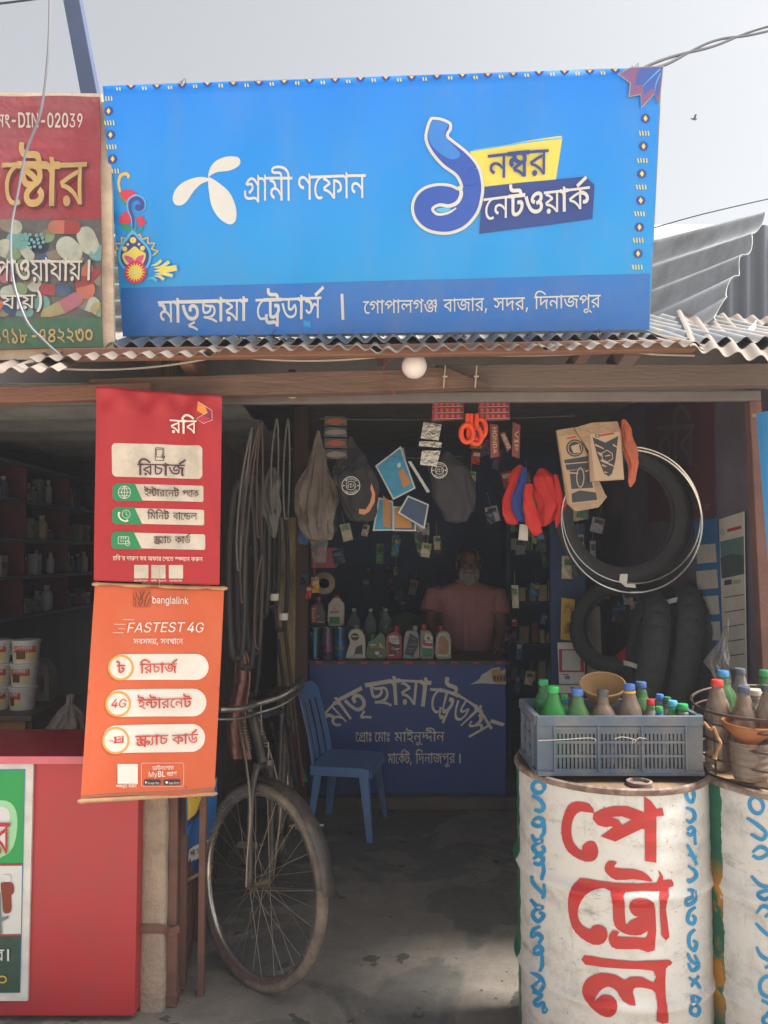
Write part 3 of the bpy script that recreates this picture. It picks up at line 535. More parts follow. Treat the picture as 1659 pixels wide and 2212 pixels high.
347:[[253,187,0,-22,-205,0,0,-72,-5,6,15,14,26,18,31,16,11,5,18,-18,-7,-16,-4,-16,-1,-21,2,-17,-6,5,15,14,26,18,31,16,11,5,18,-18,-8,-16,-4,-26,1,-25,7,-34,-22,-5,-3,9,-4,20,-2,28,2,29,4,11,2,-1,-33,-19,-39,-32,-18,11,-1,5,-2,36,2,19,4,11,2,-1,-41,-25,-34,-30,-17,11,0,85,-28,0,0,22]],
361:[[246,187,0,-22,-110,0,1,-61,2,-5,4,-3,10,0,11,5,14,15,10,14,18,3,6,-10,12,-29,2,-20,-3,-24,-12,-20,-18,-14,-24,-8,-27,0,-23,7,-23,14,-10,11,-20,29,-9,19,21,10,12,-26,15,-20,17,-14,20,-7,26,0,13,4,9,7,8,9,4,10,2,12,-2,16,-5,13,-7,10,14,6,-12,-18,-19,-19,-19,-8,-19,2,-10,5,-5,5,-5,14,-2,66,-116,0,0,22],[54,150,17,-2,15,-5,15,-9,14,-11,7,-7,2,-30,-22,23,-23,14,-11,4,-11,1,-13,-3,-5,-5,-1,-8,2,-8,10,-9,-16,-18,-12,11,-7,11,-2,13,3,15,3,6,9,10,13,5]],
370:[[58,141,16,-2,15,-5,13,-9,12,-11,6,-7,0,-27,-9,11,-19,17,-20,10,-10,2,-12,-3,-9,-6,-2,-5,1,-14,4,-6,17,-11,-11,-21,-11,5,-16,14,-5,8,-4,19,3,17,8,12,12,8],[257,187,0,-22,-121,0,0,-111,3,-16,6,-6,12,-3,15,2,14,8,17,16,11,20,2,15,-2,10,-7,7,-5,2,-23,-2,-3,21,18,3,20,-1,12,-6,4,-4,7,-12,2,-17,-1,-12,-8,-22,-13,-20,-24,-20,-18,-7,-9,-2,-24,1,-10,4,-8,6,-6,9,-4,11,-2,126,-115,0,0,22],[202,187,-2,13,-8,7,-14,3,-50,1,-15,4,-11,6,-9,9,-5,13,-2,15,1,16,23,-2,-1,-3,1,-20,4,-8,5,-5,21,-4,50,-2,13,-3,10,-7,8,-13,3,-20]],
423:[[81,185,18,-2,16,-4,12,-7,9,-10,5,-12,1,-23,-2,-8,-7,-14,-19,-15,-24,-8,-28,-1,-19,5,-8,4,-13,12,-7,18,-1,19,6,15,15,17,22,10],[82,166,-16,-2,-13,-5,-10,-9,-6,-12,1,-16,3,-7,5,-6,8,-5,9,-3,11,-1,16,2,14,6,10,10,5,12,0,16,-3,7,-6,6,-7,4],[39,165,47,-23,41,-31,-11,-17,-13,11,-29,21,-16,9,-33,15],[172,187,0,-22,-51,0,-39,6,-43,-5,-42,-1,0,22],[118,187,-3,13,-7,7,-14,3,-38,0,-18,2,-13,5,-10,8,-10,18,-2,15,2,16,22,-2,-1,-3,1,-20,5,-8,5,-5,20,-4,49,-2,13,-3,10,-7,7,-13,4,-20],[90,-4,-16,2,-13,4,-11,7,-8,9,-5,11,-1,20,3,7,8,12,13,12,18,10,10,4,28,-3,-40,-24,-15,-15,-2,-11,2,-11,8,-8,6,-2,25,-2,13,3,11,6,7,9,1,6,-2,8,-9,7,15,17,16,-14,4,-10,0,-14,-7,-15,-6,-7,-17,-11,-10,-4]],
432:[[150,92,-17,2,-21,11,-15,18,-3,8,3,1,-10,-26,-14,-13,-14,-3,-11,1,-10,5,-11,8,-16,21,18,11,15,-19,12,-4,7,1,6,4,6,9,4,16,2,22,21,0,9,-27,11,-15,15,-10,13,-2,7,1,9,5,3,4,3,12,-1,7,-5,14,-15,18,24,5,5,-5,7,-10,7,-17,1,-12,-2,-16,-3,-7,-10,-10,-13,-6],[272,187,0,-22,-275,0,0,22],[142,111,13,-1,11,-4,11,-8,6,-12,1,-15,-1,-21,1,-85,-23,0,-5,15,-4,5,-11,5,-12,1,-49,-5,-19,2,-13,4,-12,8,-5,6,-8,16,-2,21,3,27,23,-3,-3,-16,1,-17,2,-8,7,-10,16,-7,23,0,26,4,17,0,17,-7,8,-9,0,79,-3,8,-5,5,-13,2,-14,-3,-13,-7,-11,-15,-1,-9,7,-6,20,0,2,-20,-19,-3,-16,3,-13,10,-4,10,2,19,6,12,11,11,20,13],[225,85,11,-2,9,-3,7,-5,6,-8,3,-8,1,-15,-3,-11,-3,-6,-10,-11,-17,-10,-11,-4,-7,22,22,9,6,9,-1,13,-3,5,-12,4,-8,-1,-8,-4,-7,-7,-13,-19,-6,-12,-10,19,16,25,8,9,9,6,10,3]],
454:[[244,187,0,-22,-94,0,0,-165,-23,0,-15,23,-10,10,-23,18,-27,14,-29,8,-12,29,60,31,63,24,-7,-12,0,20,-130,0,0,22],[127,142,7,-8,-48,-19,-47,-24,23,-7,23,-11,22,-16,10,-9,14,-22,-2,0,-2,19],[191,49,-21,5,-12,8,-11,14,-9,19,11,21,11,-26,13,-15,10,-5,12,1,6,3,6,9,0,12,-6,11,-10,7,-13,4,5,22,16,-5,14,-8,11,-12,5,-15,0,-21,-4,-10,-5,-8,-8,-6,-10,-4],[56,-2,-7,1,-6,4,-4,6,-1,7,1,7,4,5,6,4,7,2,6,-2,6,-4,4,-5,2,-7,-2,-7,-4,-6,-6,-4]],
592:[[42,141,-8,78,34,0,-8,-78]],
594:[[25,-40,12,20,11,21,8,23,6,24,3,24,0,51,-3,24,-6,25,-8,23,-11,22,-13,21,25,0,13,-20,11,-22,9,-24,9,-49,0,-51,-3,-25,-6,-24,-9,-23,-11,-21,-13,-19]],
597:[[57,35,2,-3,-4,-15,-18,-45,-3,-8,-20,0,14,71]],
641:[[58,0,0,187,24,0,0,-187]],
10045:[[145,105,0,-24,-96,0,0,24]],
10046:[[41,-2,-8,2,-6,4,-4,6,-2,8,2,7,4,7,6,4,8,2,7,-2,7,-4,4,-7,2,-7,-2,-8,-4,-6,-7,-4]],
10048:[[97,-3,-22,3,-19,10,-15,16,-11,22,-7,28,-2,33,2,33,7,27,11,23,15,16,19,10,22,3,23,-3,19,-10,15,-16,11,-23,6,-27,3,-33,-3,-33,-6,-28,-11,-22,-15,-16,-19,-10],[97,21,15,3,12,8,10,12,7,18,5,21,1,26,-1,26,-5,22,-7,17,-10,13,-12,7,-15,3,-14,-3,-13,-7,-10,-13,-7,-17,-4,-22,-2,-26,2,-26,4,-21,7,-18,10,-12,13,-8]],
10050:[[28,0,0,20,92,102,13,19,4,19,-2,11,-4,9,-6,7,-8,6,-10,3,-23,0,-10,-4,-8,-6,-6,-8,-4,-10,-1,-12,-27,0,3,18,6,16,11,13,14,10,16,6,18,2,19,-2,16,-6,13,-9,10,-13,7,-14,2,-17,-4,-23,-6,-12,-22,-29,-65,-72,101,0,0,-24]],
10051:[[93,-3,-19,2,-17,5,-15,8,-12,12,-8,14,-4,17,29,0,2,-10,5,-8,8,-7,9,-5,22,-3,13,1,11,3,10,6,7,8,5,10,1,12,-1,11,-4,10,-7,9,-11,7,-13,5,-36,2,0,22,55,66,-94,0,0,24,131,0,0,-20,-69,-79,0,4,22,0,19,-5,15,-10,12,-13,7,-16,2,-17,-2,-18,-8,-16,-11,-13,-15,-10,-18,-6]],
10052:[[18,44,0,23,87,151,27,0,-85,-147,0,-2,130,0,0,-25],[121,0,0,136,26,0,0,-136]],
10053:[[95,-3,-19,2,-16,6,-13,9,-11,11,-7,14,-3,16,27,0,2,-9,5,-8,14,-12,21,-4,12,1,11,5,9,7,7,10,5,11,1,13,-1,14,-5,11,-7,10,-10,8,-11,5,-13,1,-21,-3,-16,-8,-27,3,13,108,115,0,0,-24,-91,0,-8,-64,18,9,11,3,25,-1,14,-4,11,-6,11,-9,8,-11,6,-12,4,-14,1,-15,-2,-20,-7,-18,-11,-14,-15,-11,-17,-8]],
10057:[[97,221,19,-2,17,-7,14,-11,11,-15,6,-17,3,-20,-2,-16,-5,-17,-10,-19,-64,-97,-30,0,73,106,3,0,-9,-11,-13,-8,-16,-3,-19,2,-16,7,-13,9,-10,14,-6,16,-2,19,2,19,7,17,11,14,14,11,16,7],[97,197,-12,-1,-10,-5,-9,-7,-6,-9,-4,-11,-2,-13,2,-13,4,-11,6,-9,9,-7,10,-5,12,-1,12,1,10,5,9,7,7,9,4,11,1,13,-1,12,-4,12,-7,9,-8,7,-11,5]],
10065:[[8,0,79,218,32,0,80,-218,-29,0,-46,129,-16,51,-8,25,5,0,-13,-46,-55,-159],[47,61,0,24,113,0,0,-24]],
10066:[[26,0,0,218,78,0,21,-2,16,-6,13,-9,10,-12,5,-13,2,-16,-1,-12,-4,-11,-6,-8,-7,-6,-18,-8,0,-3,10,-2,10,-5,10,-7,7,-11,6,-13,1,-16,-2,-15,-5,-14,-10,-12,-14,-9,-18,-6,-24,-2],[54,25,51,0,22,2,15,7,8,11,2,13,-1,11,-4,10,-7,8,-9,6,-11,5,-66,1],[54,122,59,2,10,3,9,6,7,7,4,9,1,11,-2,13,-8,11,-12,7,-19,3,-49,0]],
10067:[[115,-3,-27,3,-23,11,-20,16,-15,22,-9,28,-3,32,3,32,9,28,15,22,20,17,23,10,27,3,16,-1,15,-4,14,-6,12,-8,11,-10,9,-12,7,-14,4,-16,-28,0,-8,19,-14,15,-18,8,-20,3,-19,-2,-17,-8,-14,-12,-11,-17,-7,-21,-2,-26,2,-26,7,-21,11,-17,14,-12,17,-8,19,-2,10,1,20,6,16,11,11,17,3,11,28,0,-4,-16,-7,-14,-9,-12,-10,-11,-13,-8,-14,-6,-15,-4]],
10068:[[94,0,-52,0,0,25,51,0,24,2,20,8,15,12,11,17,7,21,2,25,-2,24,-7,21,-11,16,-14,13,-19,7,-24,3,-54,0,0,24,56,0,30,-3,25,-10,20,-16,15,-21,9,-27,3,-31,-3,-32,-10,-27,-14,-22,-21,-16,-26,-10],[54,218,0,-218,-28,0,0,218]],
10069:[[26,0,0,218,133,0,0,-24,-105,0,0,-72,98,0,0,-24,-98,0,0,-73,107,0,0,-25]],
10070:[[26,0,0,218,132,0,0,-24,-104,0,0,-75,94,0,0,-25,-94,0,0,-94]],
10071:[[116,-3,-28,3,-24,11,-19,16,-15,22,-9,28,-3,32,3,32,9,28,15,22,19,17,23,10,27,3,17,-1,15,-4,14,-6,13,-9,11,-10,9,-12,6,-14,4,-15,-28,0,-9,19,-13,14,-18,9,-21,3,-18,-2,-17,-7,-14,-13,-11,-17,-7,-21,-2,-26,2,-26,7,-21,11,-17,15,-12,17,-8,19,-2,17,2,15,6,13,9,9,13,6,16,2,18,8,-2,-65,0,0,25,84,0,0,-24,-3,-25,-8,-22,-14,-18,-18,-13,-22,-8]],
10072:[[26,0,0,218,28,0,0,-94,115,0,0,94,28,0,0,-218,-28,0,0,99,-115,0,0,-99]],
10073:[[13,0,0,25,39,0,0,169,-39,0,0,24,106,0,0,-24,-39,0,0,-169,39,0,0,-25]],
10076:[[26,0,0,218,28,0,0,-193,101,0,0,-25]],
10077:[[26,0,0,218,40,0,56,-143,17,-55,-6,0,15,48,57,150,40,0,0,-218,-28,0,1,187,0,10,3,0,-20,-59,-53,-138,-25,0,-51,130,-23,67,3,0,0,-28,1,-169]],
10078:[[26,0,0,218,33,0,93,-146,27,-49,-4,0,-3,35,0,160,28,0,0,-218,-33,0,-85,133,-35,62,5,0,2,-43,0,-152]],
10079:[[115,-3,-27,3,-23,11,-20,16,-15,22,-9,28,-3,32,3,32,9,28,15,22,20,17,23,10,27,3,26,-3,24,-10,19,-17,15,-22,9,-28,4,-32,-4,-32,-9,-28,-15,-22,-19,-16,-24,-11],[115,23,18,2,17,8,14,12,11,17,7,21,2,26,-2,26,-7,21,-11,17,-14,13,-17,7,-18,2,-19,-2,-17,-8,-14,-12,-11,-17,-7,-21,-2,-26,2,-26,7,-21,11,-17,14,-12,17,-8]],
10080:[[26,0,0,218,75,0,23,-2,19,-7,14,-11,11,-14,5,-17,2,-18,-2,-19,-5,-16,-11,-15,-14,-11,-19,-7,-23,-2,-53,0,0,24,68,2,12,4,9,7,6,10,4,11,0,24,-4,11,-6,9,-9,7,-13,4,-15,2,-46,0,0,-194]],
10082:[[26,0,0,218,75,0,23,-2,19,-6,14,-11,11,-13,5,-17,2,-18,-2,-18,-5,-17,-11,-13,-14,-10,-19,-6,-23,-2,-59,0,0,24,73,2,13,3,9,7,6,8,4,10,1,12,-1,12,-4,11,-6,8,-9,6,-13,4,-15,2,-46,0,0,-194],[152,0,-53,98,31,0,54,-98]],
10083:[[96,-4,-22,2,-19,6,-15,9,-12,12,-8,15,-3,17,29,0,2,-11,6,-9,8,-7,10,-5,24,-4,14,1,13,4,10,6,9,8,5,9,1,11,-1,9,-5,8,-15,11,-72,24,-17,12,-11,16,-4,20,3,17,7,15,12,12,15,10,18,5,20,2,20,-2,18,-5,15,-9,11,-12,8,-14,3,-16,-28,0,-4,14,-11,11,-15,6,-18,3,-13,-2,-11,-3,-10,-5,-7,-8,-4,-8,-2,-10,2,-10,5,-8,17,-11,59,-19,20,-11,9,-7,7,-10,5,-11,1,-15,-2,-17,-7,-15,-11,-13,-16,-9,-19,-7]],
10084:[[14,194,0,24,165,0,0,-24,-68,0,0,-194,-28,0,0,194]],
10085:[[112,-4,-24,3,-21,8,-17,12,-13,15,-8,19,-3,21,0,144,28,0,0,-142,2,-14,5,-13,9,-11,11,-9,14,-5,17,-2,16,2,14,5,12,9,8,11,5,13,2,14,0,142,28,0,0,-144,-3,-21,-8,-19,-12,-15,-17,-12,-21,-8]],
10086:[[88,0,-80,218,29,0,56,-159,14,-46,-6,0,19,63,50,142,29,0,-79,-218]],
10097:[[69,-4,-15,2,-13,4,-12,7,-8,10,-6,13,-2,15,2,12,4,10,6,8,9,6,20,8,55,8,9,6,0,15,-3,8,-5,6,-6,5,-19,4,-20,-4,-14,-9,-8,-11,-25,8,7,13,10,10,11,8,12,4,26,4,29,-5,10,-5,9,-7,7,-10,5,-14,1,-17,0,-108,-26,0,0,22,-1,0,-9,-12,-7,-5,-20,-8],[74,19,13,2,11,4,9,7,7,8,4,9,1,33,-13,-5,-20,-3,-28,-6,-13,-8,-4,-6,-1,-9,1,-8,3,-6,12,-9]],
10098:[[99,-4,-14,2,-11,4,-15,12,-7,11,-3,0,0,-25,-26,0,0,218,27,0,0,-80,2,0,7,11,15,12,11,4,14,1,19,-3,17,-7,14,-13,11,-17,6,-20,2,-25,-2,-24,-6,-21,-11,-17,-14,-12,-17,-8],[95,20,14,2,12,6,9,10,6,13,4,14,2,17,-2,16,-3,14,-7,13,-9,9,-12,6,-14,2,-14,-2,-11,-5,-9,-9,-7,-13,-3,-14,-2,-17,2,-17,3,-15,7,-13,9,-9,12,-6]],
10101:[[92,-4,-22,3,-19,8,-15,13,-11,16,-7,21,-3,24,3,23,6,21,11,17,15,13,18,8,21,3,13,-1,13,-4,12,-5,11,-8,9,-12,7,-14,5,-17,1,-32,-127,0,0,22,113,0,-12,-8,-2,15,-3,14,-7,11,-8,8,-11,6,-14,1,-14,-1,-11,-6,-10,-8,-7,-11,-4,-12,-1,-28,1,-16,5,-14,8,-12,10,-8,12,-4,23,-1,16,5,6,5,9,14,26,-7,-6,-11,-7,-11,-10,-8,-13,-6,-14,-4]],
10103:[[90,-65,-17,1,-15,4,-12,5,-10,7,-14,17,22,13,14,-15,19,-8,13,-1,17,3,15,7,9,12,3,17,0,33,-2,0,-14,-17,-8,-5,-11,-4,-15,-1,-18,2,-17,7,-14,11,-11,16,-6,20,-3,24,2,23,7,21,11,16,14,13,17,7,19,3,14,-1,11,-4,15,-12,8,-11,2,0,0,26,26,0,0,-168,-3,-19,-7,-16,-11,-11,-14,-8,-18,-5],[89,26,14,2,11,5,9,8,6,12,4,14,2,16,-2,17,-3,14,-7,12,-9,9,-11,5,-14,2,-14,-2,-12,-6,-9,-9,-7,-12,-4,-14,-1,-16,1,-16,4,-14,7,-11,9,-9,12,-5]],
10105:[[23,0,0,164,27,0,0,-164],[36,191,-6,1,-6,4,-4,5,-2,7,2,7,4,5,6,4,6,1,8,-1,6,-4,4,-5,1,-7,-1,-7,-4,-5,-6,-4]],
10107:[[48,59,0,33,5,0,70,72,32,0,-75,-78,-3,0],[23,0,0,218,27,0,0,-218],[127,0,-63,80,19,19,78,-99]],
10108:[[60,-1,-16,2,-12,8,-7,12,-2,15,0,182,27,0,0,-175,2,-16,4,-3,18,0,5,-23]],
10110:[[50,98,0,-98,-27,0,0,164,25,0,1,-40,-4,0,9,19,12,13,15,7,18,3,15,-2,14,-5,11,-9,8,-11,5,-16,2,-19,0,-104,-26,0,0,102,-3,17,-7,12,-12,8,-15,3,-11,-1,-10,-4,-9,-6,-6,-9,-4,-11]],
10111:[[90,-4,-21,3,-18,8,-15,13,-11,17,-7,20,-3,24,3,24,7,21,11,17,15,12,18,8,21,3,21,-3,18,-8,15,-12,11,-17,7,-21,3,-24,-3,-24,-7,-20,-11,-17,-15,-13,-18,-8],[90,20,15,2,12,7,9,9,7,13,4,14,1,16,-1,16,-4,14,-7,13,-9,10,-12,6,-15,2,-15,-2,-12,-6,-9,-10,-7,-13,-4,-14,-1,-16,1,-16,4,-14,7,-13,9,-9,12,-7]],
10112:[[23,-61,0,225,26,0,0,-26,3,0,7,11,15,12,11,4,14,1,19,-3,17,-7,14,-13,11,-17,6,-20,2,-25,-2,-24,-6,-21,-11,-17,-14,-12,-17,-8,-19,-3,-14,2,-11,4,-8,6,-14,17,-2,0,0,-86],[95,20,14,2,12,6,9,10,6,13,4,14,2,17,-2,16,-3,14,-7,13,-9,9,-12,6,-14,2,-14,-2,-11,-5,-9,-9,-7,-13,-3,-14,-2,-17,2,-17,3,-15,7,-13,9,-9,12,-6]],
10114:[[23,0,0,164,26,0,0,-25,1,0,7,11,10,9,12,5,27,2,0,-27,-16,2,-11,-2,-10,-3,-8,-6,-6,-8,-4,-9,-1,-10,0,-103]],
10115:[[79,-4,-16,2,-14,3,-12,6,-10,9,-7,11,-4,13,25,6,5,-12,8,-8,11,-5,14,-1,15,1,12,6,7,8,3,9,-1,8,-5,7,-7,4,-58,17,-13,10,-8,12,-3,16,2,13,6,12,9,9,12,8,15,4,16,2,16,-1,13,-4,11,-6,8,-8,11,-21,-24,-6,-11,16,-10,6,-13,1,-14,-1,-11,-5,-7,-8,-3,-9,2,-9,5,-6,9,-5,56,-16,14,-10,8,-12,2,-16,-2,-13,-6,-12,-9,-10,-13,-8,-16,-5]],
10116:[[88,164,0,-23,-85,0,0,23],[28,203,26,0,1,-170,3,-7,6,-3,9,-2,14,2,5,-22,-19,-3,-19,3,-15,8,-8,14,-3,17]],
10117:[[79,-2,-16,2,-13,5,-12,8,-8,12,-5,16,-2,19,0,104,27,0,0,-102,2,-17,7,-13,12,-8,16,-2,11,1,10,4,8,6,6,9,4,11,2,13,0,98,26,0,0,-164,-25,0,0,40,3,0,-9,-20,-12,-13,-15,-7]],
10118:[[70,0,-62,164,29,0,40,-112,12,-45,-9,0,17,60,35,97,29,0,-63,-164]],
10121:[[21,-59,6,23,18,-2,12,6,4,7,9,24,-62,165,29,0,40,-113,12,-44,-10,0,18,60,35,97,29,0,-78,-200,-14,-17,-8,-5,-21,-4]],
}
FA={10045:324,10046:134,10048:324,10050:324,10051:324,10052:324,10053:324,10057:324,10065:344,10066:327,10067:365,10068:360,10069:300,10070:295,10071:373,10072:371,10073:220,10076:282,10077:451,10078:376,10079:382,10080:319,10082:321,10083:320,10084:322,10085:372,10086:344,10097:280,10098:306,10101:291,10103:306,10105:121,10107:274,10108:137,10110:295,10111:299,10112:306,10114:188,10115:263,10116:163,10117:295,10118:281,10121:281,10032:134}
FT={'গ্রামী':([205,0,0,54,363,0,44,496,0,56,807,0],940),
'ণফোন':([34,0,0,61,310,0,41,483,0,54,902,0,39,1035,0],1337),
'নম্বর':([39,0,0,269,302,0,46,608,0],906),
'নেটওয়ার্ক':([61,0,0,39,173,0,30,475,0,18,758,0,70,1127,0,54,1440,0,20,1573,0,131,1867,0],1977),
'মাতৃছায়া':([44,0,0,54,311,0,35,444,0,59,743,0,26,797,0,54,1141,0,70,1274,0,54,1587,0],1720),
'ট্রেডার্স':([61,0,0,214,173,0,32,510,0,54,866,0,50,999,0,131,1340,0],1340),
'গোপালগঞ্জ':([61,0,0,22,173,0,54,501,0,40,634,0,54,992,0,47,1125,0,22,1490,0,322,1818,0],2248),
'বাজার,':([42,0,0,54,298,0,27,431,0,54,889,0,46,1022,0,597,1320,0],1452),
'সদর,':([50,0,0,37,341,0,46,642,0,597,940,0],1072),
'দিনাজপুর':([55,0,0,37,133,0,39,434,0,54,736,0,27,869,0,40,1328,0,57,1686,0,46,1686,0],1984),
'নং':([39,0,0,6,302,0],521),
'ষ্টোর':([61,0,0,423,173,0,54,455,0,46,588,0],886),
'পাওয়া':([40,0,0,54,358,0,18,491,0,70,860,0,54,1173,0],1306),
'যায়':([45,0,0,54,313,0,70,446,0],759),
'।':([641,0,0],189),
'যায়)':([45,0,0,54,313,0,70,446,0,594,759,0],968),
'১৭১৮':([76,0,0,82,296,0,76,592,0,83,888,0],1184),
'৭৪২২৩০':([82,0,0,79,296,0,77,592,0,77,888,0,78,1184,0,75,1480,0],1776),
'রবি':([46,0,0,55,298,0,42,431,0],729),
'রিচার্জ':([55,0,0,46,133,0,25,431,0,54,714,0,27,847,0,131,1269,0],1306),
'ইন্টারনেট':([10,0,0,370,265,0,54,689,0,46,822,0,61,1120,0,39,1293,0,30,1595,0],1878),
'প্যাক':([154,0,0,45,277,0,54,590,0,20,723,0],1126),
'মিনিট':([55,0,0,44,133,0,55,444,0,39,577,0,30,879,0],1162),
'বান্ডেল':([42,0,0,54,298,0,61,431,0,361,604,0,47,1009,0],1375),
'স্ক্র্যাচ':([432,0,0,202,447,0,54,575,0,25,708,0],991),
'কার্ড':([20,0,0,54,403,0,32,536,0,131,805,0],892),
"রবি'র দারুণ সব অফার পেতে স্ক্যান করুন":([46,0,0,55,298,0,42,431,0,592,729,0,46,892,0,3,1190,0,37,1320,0,54,1621,0,454,1754,0,34,2156,0,3,2466,0,50,2596,0,42,2937,0,3,3235,0,8,3365,0,41,3811,0,54,4230,0,46,4363,0,3,4661,0,61,4791,0,40,4964,0,61,5322,0,35,5495,0,3,5849,0,163,5979,0,134,6319,0,45,6660,0,54,6973,0,39,7106,0,3,7408,0,20,7538,0,454,7942,0,39,8343,0],8645),
'মাই রবি অ্যাপ':([44,0,0,54,311,0,10,444,0,3,709,0,46,839,0,55,1137,0,42,1270,0,3,1568,0,8,1698,0,202,2144,0,54,2272,0,40,2405,0],2763),
'রবি অ্যাপ':([46,0,0,55,298,0,42,431,0,3,729,0,8,859,0,202,1305,0,54,1433,0,40,1566,0],1924),
'অনলাইন সিম':([8,0,0,39,446,0,47,748,0,54,1114,0,10,1247,0,39,1512,0,3,1814,0,55,1944,0,50,2077,0,44,2418,0],2729),
'সবসময়,':([50,0,0,42,341,0,50,639,0,44,980,0,70,1291,0,597,1604,0],1735),
'সবখানে':([50,0,0,42,341,0,21,639,0,54,987,0,61,1120,0,39,1293,0],1595),
'৳':([88,0,0],318),
'ডাউনলোড':([32,0,0,54,356,0,12,489,0,39,845,0,61,1147,0,47,1320,0,54,1685,0,32,1818,0],2174),
'অ্যাপ':([8,0,0,202,446,0,54,574,0,40,707,0],1065),
'স্ক্যান করুন':([163,0,0,134,340,0,45,681,0,54,994,0,39,1127,0,3,1429,0,20,1559,0,454,1963,0,39,2364,0],2666),
"'২৯":([592,0,0,77,163,0,84,459,0],755),
'মাতৃ':([44,0,0,54,311,0,35,444,0,59,743,0],797),
'ছায়া':([26,0,0,54,343,0,70,476,0,54,789,0],922),
'প্রোঃ':([61,0,0,224,173,0,54,550,0,7,683,0],902),
'মোঃ':([61,0,0,44,173,0,54,484,0,7,617,0],836),
'মাইনুদ্দীন':([44,0,0,54,311,0,10,444,0,39,709,0,57,1011,0,347,1011,0,56,1427,0,39,1560,0],1862),
'মার্কেট,':([44,0,0,54,311,0,61,444,0,20,617,0,131,910,0,30,1020,0,597,1304,0],1435),
'র':([46,0,0],298),
'র।':([46,0,0,641,298,0],487),
'পুর':([40,0,0,57,358,0,46,358,0],656),
'মেগাভিট':([61,0,0,44,173,0,22,484,0,54,812,0,55,945,0,43,1078,0,30,1438,0],1722),
'া':([54,0,0],133)}
# ================================================================ GROUND AND SETTING
def ground_mat():
    m = bpy.data.materials.new('worn_concrete'); m.use_nodes = True
    nt = m.node_tree; nd = nt.nodes; lk = nt.links; b = nd['Principled BSDF']
    tc = nd.new('ShaderNodeTexCoord')
    def noise(s, d=6, ro=0.6, dist=0.0):
        n = nd.new('ShaderNodeTexNoise'); n.inputs['Scale'].default_value = s; n.inputs['Detail'].default_value = d
        n.inputs['Roughness'].default_value = ro; n.inputs['Distortion'].default_value = dist
        lk.new(tc.outputs['Object'], n.inputs['Vector']); return n.outputs['Fac']
    def ramp(x, stops):
        r = nd.new('ShaderNodeValToRGB'); e = r.color_ramp.elements
        while len(e) < len(stops): e.new(0.5)
        for q, (p, c) in zip(e, stops): q.position = p; q.color = (c + (1,)) if isinstance(c, tuple) else (c, c, c, 1)
        lk.new(x, r.inputs[0]); return r.outputs[0]
    def mix(f, a, c):
        x = nd.new('ShaderNodeMix'); x.data_type = 'RGBA'
        lk.new(f, x.inputs[0]); lk.new(a, x.inputs[6])
        if isinstance(c, tuple): x.inputs[7].default_value = c + (1,)
        else: lk.new(c, x.inputs[7])
        return x.outputs[2]
    dust = ramp(noise(9, 8, 0.75), [(0.3, lin((114, 106, 97))), (0.55, lin((132, 123, 113))), (0.75, lin((146, 137, 127)))])
    cem = ramp(noise(14, 8, 0.7), [(0.3, lin((72, 71, 67))), (0.6, lin((98, 96, 92))), (0.8, lin((112, 108, 102)))])
    base = mix(ramp(noise(1.7, 7, 0.58, 0.6), [(0.50, 0.0), (0.54, 0.75)]), dust, cem)
    base = mix(ramp(noise(5.2, 5, 0.55, 0.3), [(0.64, 0.0), (0.66, 0.85)]), base, lin((66, 64, 60)))
    base = mix(ramp(noise(60, 3, 0.6), [(0.62, 0.0), (0.75, 0.5)]), base, lin((75, 66, 58)))
    base = mix(ramp(noise(210, 2, 0.5), [(0.70, 0.0), (0.76, 0.7)]), base, lin((140, 132, 122)))
    sx = nd.new('ShaderNodeSeparateXYZ'); lk.new(tc.outputs['Object'], sx.inputs[0])
    ad2 = nd.new('ShaderNodeMath'); ad2.operation = 'ADD'; lk.new(sx.outputs[1], ad2.inputs[0]); lk.new(noise(3, 5), ad2.inputs[1])
    earth = ramp(noise(2, 8, .7), [(0.35, lin((182, 168, 150))), (0.65, lin((202, 192, 176)))])       # dry earth road out of view, made pale to bounce light into the shop
    mr = nd.new('ShaderNodeMapRange'); mr.inputs[1].default_value = 2.45; mr.inputs[2].default_value = 2.25; lk.new(ad2.outputs[0], mr.inputs[0])
    base = mix(mr.outputs[0], base, earth)
    lk.new(base, b.inputs['Base Color']); b.inputs['Roughness'].default_value = 0.85
    ad = nd.new('ShaderNodeMath'); ad.operation = 'ADD'
    lk.new(noise(1.7, 7, 0.58, 0.6), ad.inputs[0]); lk.new(noise(45, 8, 0.75), ad.inputs[1])
    bp = nd.new('ShaderNodeBump'); bp.inputs['Strength'].default_value = 0.55; bp.inputs['Distance'].default_value = 0.02
    lk.new(ad.outputs[0], bp.inputs['Height']); lk.new(bp.outputs[0], b.inputs['Normal'])
    return m
GM = ground_mat()
g = MB().grid(lambda u, v: (-150 + 300 * u, -150 + 300 * v, 0), 2, 2).obj('ground', GM, loc=(0, 0, 0)); tag(g, kind='structure')
wood = mat('old_wood', (110, 84, 70), 0.75, var=0.35, scale=3, bump=0.5, bscale=14, stretch=(1.2, 9, 9), dirt=((62, 46, 40), 0.7, 2.2))
wood_red = mat('red_brown_wood', (132, 92, 74), 0.75, var=0.3, scale=3, bump=0.4, bscale=14, stretch=(1.2, 9, 9), dirt=((90, 62, 50), 0.6, 3))
wood_grey = mat('grey_wood', (112, 96, 88), 0.8, var=0.3, scale=3, bump=0.4, bscale=14, stretch=(1.2, 9, 9), dirt=((60, 50, 46), 0.6, 3))
wood_v = mat('upright_wood', (100, 74, 58), 0.8, var=0.35, scale=3, bump=0.4, bscale=14, stretch=(9, 9, 1.2), dirt=((50, 40, 34), 0.7, 3))
